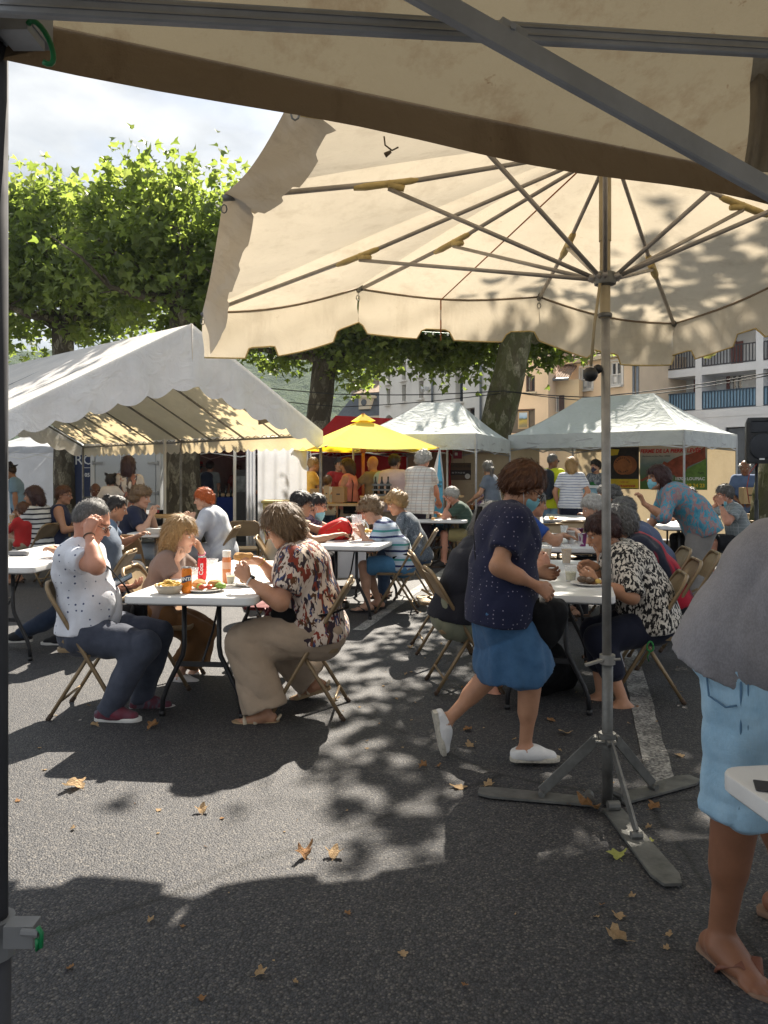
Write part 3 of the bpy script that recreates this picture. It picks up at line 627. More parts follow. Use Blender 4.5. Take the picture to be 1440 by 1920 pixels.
        jn = POLE + d * (L_ * .5) + Vector((0, 0, .03)); c = MB(); c.beam(POLE + d * .045 + Vector((0, 0, .285)), jn + Vector((0, 0, .01)), .010, .042); c.tube([jn - sd_ * .022, jn + sd_ * .022], .014, 10); c.tube([POLE + d * .05 + Vector((0, 0, .285)) - sd_ * .02, POLE + d * .05 + Vector((0, 0, .285)) + sd_ * .02], .013, 10); c.tube([POLE + d * .075 + Vector((0, 0, .035)) - sd_ * .025, POLE + d * .075 + Vector((0, 0, .035)) + sd_ * .025], .02, 10)
        obj('brace', c, M_DKST, root, False, True)
big_parasol()

# ---------------------------------------------------------------- the canopy we stand under
def own_canopy():
    P0 = Vector((gx(-10, 1.24), 1.24, 0)); u = Vector((.925, .38, 0)); n_ = Vector((.38, -.925, 0)); SZ = 3.0
    root = thing('pop_up_canopy', 'folding canopy of soiled cream cloth on alloy trusses close overhead', 'canopy', P0)
    Z0 = 2.165; apex = P0 + u * (SZ / 2) + n_ * (SZ / 2) + Vector((0, 0, 3.0)); cs = [P0, P0 + u * SZ, P0 + u * SZ + n_ * SZ, P0 + n_ * SZ]
    m = MB(); v = MB()
    for i in range(4):
        a, b = cs[i] + Vector((0, 0, Z0)), cs[(i + 1) % 4] + Vector((0, 0, Z0)); NJ = 24; P = []
        for k in range(13):
            r = k / 12; P.append([(a.lerp(b, j / NJ) + (apex - a.lerp(b, j / NJ)) * r) - Vector((0, 0, .05 * math.sin(math.pi * r) * math.sin(math.pi * j / NJ) + .012 * math.sin(math.pi * j / NJ) * (1 - r))) for j in range(NJ + 1)])
        m.grid(P); inw = (cs[(i + 2) % 4] + cs[(i + 3) % 4] - cs[i] - cs[(i + 1) % 4]).normalized()
        top = P[0]; v.grid([[q - Vector((0, 0, .085 * s_ + .006 * s_ * math.sin(j * .9))) + inw * (.018 * s_ * (1 + .4 * math.sin(j * .7)) - .004) + Vector((0, 0, .006)) for j, q in enumerate(top)] for s_ in (0, .5, 1)])
    obj('roof_cloth', m, M_CREAM2, root, True, True); obj('valance', v, fabric('shaded_stained_hem', (.17, .135, .095), (.10, .07, .04), .12, .6, (.05, .03, .015)), root, True, True)  # hem colour carries the dark of its shadow side, along with grubby stains
    for i, c in enumerate(cs):
        t = MB()
        if i == 0:
            t.tube([c + Vector((-.004, 0, .0)), c + Vector((0, 0, .70))], .025, 14); t.tube([c + Vector((0, 0, .68)), c + Vector((0, 0, 2.14))], .020, 14)
        else: t.tube([c, c + Vector((0, 0, 2.14))], .022, 12)
        obj('leg', t, pm('dark_grey_leg_paint', (.07, .072, .08), .85, 0, spec=.1), root, True, True)
    # scissor trusses along the front, plus the corner bracket
    a = at(-30, 20, 1.06); b = at(1480, 92, 1.46); t = MB(); t.beam(a + Vector((0, -.02, 0)), b, .016, .033); tr = obj('truss_bar', t, M_ALUD, root, False, True)
    g_ = MB(); g_.beam(a + Vector((0, -.029, .008)), b + Vector((0, -.009, .008)), .004, .005); g_.beam(a + Vector((0, -.029, -.006)), b + Vector((0, -.009, -.006)), .004, .003); obj('groove', g_, M_ALU, tr, False, True)
    a = at(700, -62, 1.12); b = at(1500, 388, 1.42); t = MB(); t.beam(a, b, .016, .038); obj('truss_bar', t, M_ALUD, root, False, True)
    nd = at(956, 72, 1.225); d = (b - a).normalized(); t = MB(); t.beam(nd - d * .024, nd + d * .024, .022, .043); t.tube([nd + Vector((0, -.024, 0)), nd + Vector((0, -.012, 0))], .009, 8); t.tube([nd + Vector((0, -.035, 0)), nd + Vector((0, -.02, 0))], .005, 8); obj('truss_joint', t, M_ALUD, root, False, True)
    t = MB(); t.box(at(8, 22, 1.22), (.125, .07, .085)); t.box(at(38, 46, 1.2), (.05, .06, .05)); t.tube([at(-14, -60, 1.25), at(-14, 95, 1.25)], .033, 12); obj('corner_bracket', t, M_ALUD, root, False, True)
    def ring(cx, cy, Y, rx, rz, tilt):
        q = at(cx, cy, Y); return [q + Vector((rx * math.cos(k) + tilt * math.sin(k), .004 * math.cos(k), rz * math.sin(k))) for k in np.linspace(-2.0, 2.2, 14)]
    t = MB(); t.tube(ring(76, 80, 1.17, .014, .033, -.012), .0042, 7); obj('green_clip', t, M_GREENP, root, True, True)
    t = MB(); q = at(-10, 1755, 1.24); t.lathe([(.028, -.03), (.031, -.03), (.031, .03), (.028, .03)], q, 14); t.box(at(42, 1748, 1.21), (.046, .03, .034)); t.tube([at(40, 1748, 1.19), at(72, 1750, 1.19)], .006, 8); lb = obj('leg_clamp', t, pm('grey_clamp_plastic', (.16, .165, .17), .6), root, False, True)
    t = MB(); t.tube([at(71, 1738, 1.19), at(78, 1750, 1.19), at(77, 1776, 1.19), at(70, 1782, 1.19), at(70, 1760, 1.19)], .0035, 6); obj('green_clip', t, M_GREENP, lb, True, True)
    # rolled side flap hanging at the right
    t = MB(); P = []
    for k in range(15):
        z = k / 14; x0 = 1398 + 16 * math.sin(z * 2.6) - 14 * z; P.append([at(x0 + j * 9, 68 + 255 * z, 1.60 + .012 * math.sin(j * 1.7 + z * 3)) for j in range(9)])
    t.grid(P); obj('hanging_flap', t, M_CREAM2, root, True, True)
own_canopy()

# ---------------------------------------------------------------- white marquee on the left
def marquee():
    C1 = Vector((-1.03, 12.5, 0)); ax = Vector((-.745, .667, 0)); g_ = Vector((-.667, -.745, 0)); W, LN, ZE, ZR = 5.0, 8.0, 2.12, 3.50
    root = thing('marquee', 'white ridge-roofed marquee with scalloped gable sheltering the rear tables', 'marquee', C1)
    def pt(s_, t, z): return C1 + ax * s_ + g_ * (W * t) + Vector((0, 0, z))
    rf = MB(); nb = 4; NS = nb * 8
    for half in (0, 1):
        P = []
        for i in range(NS + 1):
            s_ = LN * i / NS - .04; row = []
            for j in range(9):
                q = j / 8; t = q / 2 if half == 0 else 1 - q / 2; sag = .05 * math.sin(math.pi * (i % 8) / 8) * math.sin(math.pi * q); row.append(pt(s_, t, ZE + (ZR - ZE) * q - sag))
            P.append(row)
        rf.grid(P)
    obj('roof', rf, M_WHITEC, root, True, True)
    for end in (0, LN):
        m = MB(); N = 168; top, bot = [], []
        for i in range(N + 1):
            t = i / N; k = 1 - abs(2 * t - 1); top.append(pt(end - (.05 if end == 0 else -.05), t, ZE + .01 + (ZR - ZE) * k)); b = pt(end - (.07 if end == 0 else -.07) - .03 * math.sin(t * 40), t, 1.80 + (2.60 - 1.80) * k + rscal(t * W, .40, .085)); bot.append(b)
        m.grid([[top[i].lerp(bot[i], r / 4) for i in range(N + 1)] for r in range(5)]); o = obj('gable', m, fabric('white_gable_sheet', (.84, .85, .87), (.70, .68, .62), .16, .14, (.42, .38, .30), .8), root, True, True)
        s2 = MB(); e_ = end - (.065 if end == 0 else -.065); s2.tube([pt(e_, .5, ZR), pt(e_, .5, 2.66)], .014, 6); obj('gable_seam', s2, M_WHITEC, o, True, True)
    for t in (0, 1):
        m = MB(); N = 230; off = g_ * (-.04 if t == 0 else .04)
        m.grid([[pt(LN * i / N, t, ZE + .01 - r / 3 * (.30 - rscal(LN * i / N, .24, .06))) + off * (1 + .5 * math.sin(i * .21)) for i in range(N + 1)] for r in range(4)]); obj('side_valance', m, M_WHITEC, root, True, True)
    for k in range(nb + 1):
        s_ = LN * k / nb
        for t in (0, 1):
            m = MB(); m.tube([pt(s_, t, ZE - .05), pt(s_, .5, ZR - .06)], .021, 8); obj('rafter', m, M_GREYST, root, True, True)
            if k in (0, 2, 4):
                m = MB(); m.tube([pt(s_, t, 0), pt(s_, t, ZE - .02)], .024, 10); m.box(pt(s_, t, .006), (.14, .14, .012)); obj('leg', m, M_GREYST, root, True, True, 40)
        if k < nb:
            for t in (0, 1): m = MB(); mm = pt(s_ + 1, t, ZE - .05); m.tube([pt(s_ + 1, t, ZE - .05), pt(s_ + 1, .5, ZR - .06)], .016, 8); obj('rafter', m, M_GREYST, root, True, True)
    for t, z in ((0, ZE - .06), (1, ZE - .06), (.5, ZR - .07)):
        m = MB(); m.tube([pt(0, t, z), pt(LN, t, z)], .021, 8); obj('rail', m, M_GREYST, root, True, True)
    m = MB(); m.tube([pt(.4 + k * .23 * .5, 0, ZE - .06 + .05 * (k % 2)) for k in range(60)], .006, 5); obj('lacing', m, M_ROPE, root, True, True)
    b = C1 + Vector((-.75, -.4, 2.22)); m = MB()
    for k in range(4): m.tube([b + Vector((-.2, 0, .03 * k)), b + Vector((.05 * k, .02, .05 + .012 * k)), b + Vector((.22, .05, .06))], .018, 6)
    obj('rolled_cloth', m, M_CREAM2, root, True, True)
marquee()

# ---------------------------------------------------------------- pop-up market canopies
def popup(label, c, ze, zb, ridge, cloth, legs, walls=(), sag=.16, name='pop_up_canopy', legm=M_ALU):
    """c: four ground corners FL, FR, BR, BL; ridge: two peak points"""
    c = [Vector((*p, 0)) for p in c]; ctr = sum(c, Vector()) / 4; root = thing(name, label, 'canopy', c[1], 0, 'market canopies')
    top = [p + Vector((0, 0, ze)) for p in c]; rl, rr_ = Vector(ridge[0]), Vector(ridge[1]); m = MB(); N = 16
    def face(e0, e1, q0, q1):
        P = []
        for k in range(N + 1):
            r = k / N; f = 1 - (1 - r) ** 1.0; row = []
            for j in range(N + 1):
                t = j / N; a = e0.lerp(e1, t); b = q0.lerp(q1, t); x = a.lerp(b, r); x.z = a.z + (b.z - a.z) * (r ** 1.28) - .05 * math.sin(math.pi * r) * math.sin(math.pi * t) + .010 * math.sin(t * 26) * math.sin(math.pi * r); row.append(x)
            P.append(row)
        m.grid(P)
    face(top[0], top[1], rl, rr_); face(top[1], top[2], rr_, rr_); face(top[2], top[3], rr_, rl); face(top[3], top[0], rl, rl)
    obj('roof_cloth', m, cloth, root, True, True); v = MB()
    for i in range(4):
        a, b = top[i], top[(i + 1) % 4]; ow = ((a + b) / 2 - ctr); ow.z = 0; ow.normalize(); n = 24
        v.grid([[a.lerp(b, j / n) + ow * (.012 + .012 * math.sin(j * .9 + s_ * 2)) - Vector((0, 0, (ze - zb) * s_ + .012 * math.sin(math.pi * j / n) * s_)) for j in range(n + 1)] for s_ in (0, .33, .66, 1)])
    obj('valance', v, cloth, root, True, True)
    for i in legs:
        t = MB(); t.beam(c[i] + Vector((0, 0, .01)), top[i] - Vector((0, 0, .02)), .036, .036, up=(0, 1, 0)); t.box(c[i] + Vector((0, 0, .006)), (.12, .12, .012)); obj('leg', t, legm, root, False, True)
    for i in range(4):
        a, b = top[i] - Vector((0, 0, .12)), top[(i + 1) % 4] - Vector((0, 0, .12)); t = MB(); n = 2
        for k in range(n):
            p, q = a.lerp(b, k / n), a.lerp(b, (k + 1) / n); dz = Vector((0, 0, .26)); t.beam(p, q - dz * .8, .012, .025); t.beam(p - dz * .8, q, .012, .025)
        obj('truss', t, legm, root, False, True)
    for (i, j, f0, f1, mat) in walls:
        a, b = c[i].lerp(c[j], f0), c[i].lerp(c[j], f1); n = 26; d = (b - a).normalized(); nn = Vector((-d.y, d.x, 0)); t = MB()
        t.grid([[a.lerp(b, k / n) + nn * (.02 * math.sin(k * 1.1 + s_ * 2) * s_) + Vector((0, 0, (zb + .12) * (1 - s_) + .03)) for k in range(n + 1)] for s_ in (0, .25, .5, .75, 1)]); obj('side_wall', t, mat, root, True, True)
    return root, c
CA, cA = popup('smaller pale grey pop-up canopy beside the yellow parasol', [(-.55, 13.73), (1.58, 13.2), (2.62, 16.0), (.5, 16.5)], 2.135, 1.86, [(.72, 14.7, 2.80), (1.42, 14.5, 2.78)], M_GREYC, (0, 1, 2, 3), [(3, 2, 0, 1, M_BEIGEW)])
CB, cB = popup('wide pale grey pop-up canopy over the farm produce stall', [(2.62, 16.1), (5.47, 14.0), (7.25, 15.8), (4.4, 17.9)], 2.246, 1.965, [(4.15, 16.1, 3.03), (5.42, 15.45, 3.06)], M_GREYC, (0, 1, 2, 3), [(3, 2, 0.02, 1, M_BEIGEW), (0, 3, 0, .45, M_BEIGEW)])
CR, cR = popup('red market canopy behind the yellow parasol', [(-1.45, 15.2), (1.2, 14.6), (1.6, 17.5), (-1.1, 18.0)], 2.15, 1.85, [(-.98, 15.6, 2.62), (.7, 15.8, 2.55)], M_REDC, (0, 1), [(3, 2, 0, 1, M_REDC), (1, 2, .2, 1, M_REDC)], legm=M_PVC)
CW, cW = popup('white stall canopy with plain side wall at the far left', [(-10.2, 19.7), (gx(103, 19.4), 19.4), (-7.6, 22.0), (-10.0, 22.3)], 2.15, 1.98, [(-9.1, 20.8, 2.7), (-8.8, 20.8, 2.7)], M_WCURT, (0, 1), [(0, 1, .3, 1, M_WCURT)], legm=M_PVC)
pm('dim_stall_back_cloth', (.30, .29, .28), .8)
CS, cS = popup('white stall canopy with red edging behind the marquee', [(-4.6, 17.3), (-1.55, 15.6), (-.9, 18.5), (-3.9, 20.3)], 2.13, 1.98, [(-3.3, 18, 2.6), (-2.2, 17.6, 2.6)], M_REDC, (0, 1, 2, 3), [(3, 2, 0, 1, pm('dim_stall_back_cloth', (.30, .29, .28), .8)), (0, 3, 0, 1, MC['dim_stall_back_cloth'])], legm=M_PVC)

def curtain(label, a, b, z0, z1, mat, folds=5, amp=.05):
    a, b = Vector((*a, 0)), Vector((*b, 0)); d = (b - a).normalized(); nn = Vector((-d.y, d.x, 0)); n = 60; t = MB()
    t.grid([[a.lerp(b, k / n) + nn * (amp * math.sin(2 * math.pi * folds * k / n + .4 * s_)) + Vector((0, 0, z1 + (z0 - z1) * s_)) for k in range(n + 1)] for s_ in np.linspace(0, 1, 7)])
    r = thing('stall_curtain', label, 'curtain', (a + b) / 2, 0, 'white stall curtains'); obj('cloth', t, mat, r, True, True)
    t = MB(); t.tube([a + Vector((0, 0, z1 + .01)), b + Vector((0, 0, z1 + .01))], .015, 8); obj('rail', t, M_ALU, r, True, True)
curtain('broad white curtain closing the stall beside the yellow bin', (gx(483, 13.8), 13.8), (gx(575, 13.3), 13.3), .05, 1.95, M_WCURT, 4, .025)
curtain('narrow gathered white curtain left of the broad one', (gx(461, 14), 14), (gx(479, 14), 14), .05, 1.98, M_WCURT, 3, .05)
for px in (309, 440):
    m = MB().tube([(gx(px, 14.6), 14.6, 0), (gx(px, 14.6), 14.6, 2.1)], .03, 10); m.box((gx(px, 14.6), 14.6, .01), (.2, .2, .02)); tag(obj('stall_post', m, M_PVC, None, True, False, 40), 'slim white stall post ' + ('left of the mottled trunk' if px < 400 else 'beside the narrow curtain'), 'post', 'white stall posts')

# ---------------------------------------------------------------- yellow parasol
def yellow():
    c = Vector((gx(681, 13), 13, 0)); p, q = Vector((1.26, -.5, 0)), Vector((.55, 1.2, 0)); cs = [c - q, c + p, c + q, c - p]; ZE, ZT = 1.86, 2.36
    root = thing('yellow_parasol', 'square bright yellow parasol on a varnished wooden pole', 'parasol', c); m = MB(); ap = c + Vector((0, 0, ZT)); v = MB(); N = 12
    for i in range(4):
        a, b = cs[i] + Vector((0, 0, ZE)), cs[(i + 1) % 4] + Vector((0, 0, ZE))
        m.grid([[a.lerp(b, j / N).lerp(ap, k / N) - Vector((0, 0, .04 * math.sin(math.pi * j / N) * (1 - k / N))) for j in range(N + 1)] for k in range(N + 1)])
        r = MB(); r.beam(a - Vector((0, 0, .012)), ap - Vector((0, 0, .07)), .03, .022); obj('rib', r, M_WOODP, root, False, True); j_ = a.lerp(ap, .45); r = MB(); r.beam(j_ - Vector((0, 0, .03)), c + Vector((0, 0, 1.86)), .022, .018); obj('strut', r, M_WOODP, root, False, True)
        a2, b2 = ap.lerp(a, .17) + Vector((0, 0, .05)), ap.lerp(b, .17) + Vector((0, 0, .05)); v.grid([[a2.lerp(b2, j / 8).lerp(ap + Vector((0, 0, .1)), k / 3) for j in range(9)] for k in range(4)])
    o = obj('canopy', m, M_YELLOW, root, True, True); obj('vent_cap', v, M_YELLOW, o, True, True)
    t = MB(); t.tube([c, c + Vector((0, 0, ZT + .1))], .026, 12); obj('pole', t, M_WOODP, root, True, True); t = MB(); t.lathe([(.03, -.05), (.05, -.03), (.05, .03), (.03, .06)], c + Vector((0, 0, 1.84)), 12); t.tube([c + Vector((.05, 0, 1.9)), c + Vector((.22, -.03, 1.97)), c + Vector((.24, -.03, 1.8))], .01, 6); obj('runner', t, M_WOODP, root, True, True)
    t = MB(); t.rslab((c.x, c.y, .001), .5, .5, .07, .08); obj('base', t, M_DKST, root, False, True)
yellow()

# ---------------------------------------------------------------- lettering
def text(s_, size, mat, parent, loc, rot, name='lettering', align='CENTER', bold=0, shear=0, depth=.001, sx=1):
    cu = bpy.data.curves.new(name, 'FONT'); cu.body = s_; cu.size = size; cu.align_x = align; cu.extrude = depth; cu.offset = bold; cu.shear = shear; cu.resolution_u = 2
    tmp = bpy.data.objects.new(name, cu); COL.objects.link(tmp); dg = bpy.context.evaluated_depsgraph_get(); me = bpy.data.meshes.new_from_object(tmp.evaluated_get(dg)); bpy.data.objects.remove(tmp)
    me.materials.clear(); me.materials.append(mat); o = link(name, me, parent); o.location = loc; o.rotation_euler = rot; o.scale = (sx, 1, 1); return o
M_INK = pm('black_ink', (.012, .012, .012), .6); M_WINK = pm('white_print', (.75, .75, .73), .6); M_REDINK = pm('red_print', (.55, .02, .02), .5); M_YINK = pm('yellow_print', (.75, .55, .03), .5)
# ================================================================ TABLES AND CHAIRS
M_TOP = pm('white_table_plastic', (.66, .66, .65), .38, 0, .08, 5, .12, 220)
M_TLEG = pm('black_powder_coated_tube', (.020, .020, .022), .42, .2, .3, 14)
M_TGREY = pm('grey_table_leg_tube', (.16, .16, .165), .45, .4, .2, 10)
M_CHAIR = pm('tan_enamelled_steel', (.25, .175, .095), .40, .35, .22, 8, .06, 120)
M_CHSEAT = pm('tan_chair_sheet_metal', (.29, .21, .12), .42, .25, .18, 6, .06, 120)
M_CHRED = pm('maroon_enamelled_steel', (.12, .012, .018), .4, .3, .2, 8)
M_RUB = pm('brown_rubber_foot', (.06, .035, .02), .8)
M_WOOD = pm('pale_pine', (.48, .32, .15), .6, 0, .25, 5, .15, 40)

def folding_table(label, corner, ang, L_=1.83, W=.76, legm=None, top=None, H=.74):
    """corner = near right corner on the ground, ang = heading of the long side, clockwise from straight ahead"""
    u = Vector((math.sin(R(ang)), math.cos(R(ang)), 0)); v = Vector((-u.y, u.x, 0))       # v to the left
    c = Vector((*corner, 0)) + u * L_ / 2 + v * W / 2; legm = legm or M_TLEG
    r = thing('folding_table', label, 'table', c, math.atan2(u.y, u.x), 'white folding tables')
    t = MB(); t.rslab((0, 0, H - .045), L_, W, .045, .055, .007); obj('tabletop', t, top or M_TOP, r, True, False, 40)
    t = MB(); t.rslab((0, 0, H - .06), L_ - .12, W - .12, .016, .03, .003); obj('underframe', t, M_TGREY, r)
    for sx in (-1, 1):
        x = sx * (L_ / 2 - .24)
        for sy in (-1, 1):
            t = MB(); y = sy * .105; t.tube([(x, y, H - .055), (x, y, .42), (x, sy * .115, .36), (x, sy * .21, .17), (x, sy * .235, .10), (x, sy * .24, .01)], .0145, 10); o = obj('leg', t, legm, r, True)
            t = MB(); t.tube([(x, sy * .24, .03), (x, sy * .24, .0)], .018, 10); obj('foot', t, M_BLKP, o, True)
        t = MB(); t.beam((x, -.13, .31), (x, .13, .31), .010, .03); obj('crossbar', t, legm, r)
        t = MB(); t.tube([(x, 0, .31), (x - sx * .2, 0, .46), (x - sx * .36, 0, H - .06)], .008, 6); obj('brace', t, legm, r, True)
    return r
TABLES = {}
TABLES['L1'] = folding_table('white folding table with the drink cans, nearest on the left', (-.715, 4.22), 6)
TABLES['L2'] = folding_table('white folding table carrying the red rucksack', (-.05, 7.25), 12)
TABLES['M3'] = folding_table('white folding table before the two white-haired men', (1.22, 11.4), 12, W=.8)
TABLES['R1'] = folding_table('white folding table with beer cups, nearest on the right', (1.29, 4.27), 14)
TABLES['R2'] = folding_table('white folding table with the wine bottle, behind the beer cups', (1.99, 7.05), 14, W=.8)
TABLES['R3'] = folding_table('white folding table with leftovers before the striped woman at the fridge', (3.2, 11.7), 14)
TABLES['R4'] = folding_table('white folding table of the man in a grey checked shirt', (4.35, 9.9), 14)
TABLES['T4'] = folding_table('bluish white folding table of the red-haired woman', (-2.22, 8.85), 0, legm=M_TGREY)
TABLES['T5'] = folding_table('white folding table cut by the left post', (-2.57, 5.62), 2)
TABLES['R0'] = folding_table('white table corner at the right edge in front of the man in shorts', (1.6, 1.72), 0, L_=.9, W=.76)
TABLES['R0'].location = (gx(1378, 1.78) + .38 + .01, 1.72 - .33, 0); TABLES['R0'].rotation_euler = (0, 0, R(97))
def wooden_table(label, c, ang, L_, W, H=.74):
    r = thing('wooden_table', label, 'table', (*c, 0), R(ang), 'wooden trestle tables')
    n = 5
    for k in range(n):
        t = MB().box((0, -W/2 + W * (k + .5) / n, H - .02), (L_, W / n - .006, .035)); obj('plank', t, M_WOOD, r)
    for sx in (-1, 1):
        for sy in (-1, 1):
            t = MB(); t.beam((sx * L_ * .4, sy * W * .42, 0.003), (sx * L_ * .4, sy * W * .18, H - .04), .05, .035, up=(1, 0, 0)); obj('leg', t, M_WOOD, r)
        t = MB().box((sx * L_ * .4 + .005, 0, .3), (.03, W * .68, .06)); obj('crossbar', t, M_WOOD, r)
    return r
wooden_table('long pine trestle table under the marquee beside the man with crossed arms', (gx(245, 12.9), 12.9), 10, 1.6, .7)
wooden_table('pine trestle table of the striped mother at the left edge', (-5.0, 10.6), 20, 1.5, .7)
wooden_table('pine stall table carrying the cardboard boxes', (gx(640, 12.6), 12.6), -4, 1.1, .6, .955)
wooden_table('narrow pine serving table under the yellow parasol with a bottle crate', (gx(722, 12.3), 12.3), 4, .8, .5, 1.08)
wooden_table('pine serving table before the man in a checked shirt', (gx(815, 12.9), 12.9), 4, .9, .5, 1.08)

# ---- steel folding chair, faces +x
def chair_proto():
    r = thing('folding_chair', 'x', 'chair', (0, 0, 0)); SH = .415; hw = .205
    t = MB()
    # seat pan: slightly dished, rolled edge
    def ring(ins, z): 
        o = []
        for (qx, qy, a0) in ((1, 1, 0), (-1, 1, 90), (-1, -1, 180), (1, -1, 270)):
            for k in range(5):
                a = R(a0 + 22.5 * k); o.append((qx * .15 + (.05 - ins) * math.cos(a) + .02, qy * (hw - .075) + (.05 - ins) * math.sin(a), z))
        return o
    t.loft([ring(.004, SH - .028), ring(0, SH - .02), ring(0, SH - .004), ring(.008, SH), ring(.03, SH - .007)]); obj('seat', t, M_CHSEAT, r, True, False, 50)
    # front-leg / back frame: one bent tube from foot, up the back, over, and down
    P = []; top = .79; xb, xf = -.235, .225
    def fr(s_): return xb + (xf - xb) * (1 - s_ / top) if False else xf + (xb - xf) * (s_ / top)
    for sgn in (-1, 1):
        pts = [(fr(z), sgn * hw, z) for z in (.0, .2, .42, .66, .72)] + [(fr(.765), sgn * (hw - .02), .765), (fr(.788), sgn * (hw - .06), .788), (fr(.79), 0, .79)]
        t = MB(); t.tube(pts, .0125, 10); o = obj('front_leg', t, M_CHAIR, r, True); t = MB(); t.tube([(fr(.03), sgn * hw, .03), (fr(0) + .002, sgn * hw, 0)], .0155, 8); obj('foot', t, M_RUB, o, True)
        t = MB(); t.tube([(.04, sgn * (hw - .025), SH - .01), (-.09, sgn * (hw - .022), .2), (-.215, sgn * (hw - .02), 0.0)], .0115, 10); o = obj('rear_leg', t, M_CHAIR, r, True); t = MB(); t.tube([(-.195, sgn * (hw - .02), .03), (-.217, sgn * (hw - .02), 0)], .0145, 8); obj('foot', t, M_RUB, o, True)
        t = MB(); t.beam((-.13, sgn * (hw - .013), SH + .045), (.0, sgn * (hw - .013), SH - .03), .004, .018); obj('link_arm', t, M_CHAIR, r)
    # back panel, curved
    NJ, NK = 12, 6; g_ = []
    def bp(y, z, off): c = 1 - (y / hw) ** 2; return (fr(z) - .030 * c + off, y, z)
    ys = [-(hw - .008) + 2 * (hw - .008) * j / NJ for j in range(NJ + 1)]; t = MB()
    def edge(y, top_): e = abs(y) / hw; return (.778 - .05 * max(0, e - .72) / .28) if top_ else (.585 + .0 * e)
    rows = [[bp(y, edge(y, 0) + (edge(y, 1) - edge(y, 0)) * k / NK, o_) for y in ys] for o_ in (0.004, -.006) for k in range(NK + 1)]
    t.grid(rows[:NK + 1]); t.grid([list(reversed(q)) for q in rows[NK + 1:]]); t.strip(rows[0], rows[NK + 1]); t.strip(list(reversed(rows[NK])), list(reversed(rows[-1]))); obj('backrest', t, M_CHSEAT, r, True, False, 50)
    t = MB(); t.tube([(.205, -hw, .06 + .0), (.205, -hw + .01, .07), (.205, hw - .01, .07), (.205, hw, .06)], .008, 6)
    t = MB(); t.tube([(fr(.17), -hw, .17), (fr(.17), hw, .17)], .008, 8); obj('crossbar', t, M_CHAIR, r, True)
    t = MB(); t.tube([(-.155, -hw + .02, .10), (-.155, hw - .02, .10)], .008, 8); obj('crossbar', t, M_CHAIR, r, True)
    return r
CH0 = chair_proto(); CH_USED = [False]; CHR = None
def chair(label, x, y, deg, red=False, lean=0):
    global CHR
    src = CH0
    if not CH_USED[0] and not red: CH_USED[0] = True; o = CH0
    else: o = copy_tree(CH0)
    if red:
        for c in o.children:
            if c.name.startswith(('foot',)): continue
            c.data = c.data.copy(); c.data.materials[0] = M_CHRED
    o.location = (x, y, 0); o.rotation_euler = (0, 0, R(deg)); o['label'] = label; o['group'] = 'folding chairs at the tables'
    return o
# chairs nobody sits on, or whose sitter is hidden
chair('empty tan folding chair with its back to us before the navy-dressed woman', gx(237, 8.2), 8.2, 90)
chair('tan folding chair half hidden left of the empty one in the sun', gx(196, 8.7), 8.7, 80)
chair('empty maroon folding chair tucked behind the blonde woman', gx(517, 6.0), 6.0, 172, True)
chair('empty tan folding chair behind the red-haired woman', gx(457, 10.6), 10.6, 100)
chair('tan folding chair leaning open at the foot of the white curtain', gx(500, 8.9), 8.9, 150)
chair('empty tan folding chair just behind the black-shirted sitter', gx(825, 6.25), 6.25, 4)
chair('empty tan folding chair facing the wine bottle table', gx(1045, 9.6), 9.6, -80)
chair('small looking tan folding chair beside the wine bottle', gx(1078, 10.1), 10.1, -100)
chair('maroon folding chair at the far white table before the fridge', gx(1045, 13.4), 13.4, -90, True)
chair('empty tan folding chair at the right between the blue blouse and the man eating', gx(1285, 6.3), 6.3, 168)
chair('empty grey looking folding chair behind the dark-haired woman at right', gx(1375, 12.2), 12.2, 200)
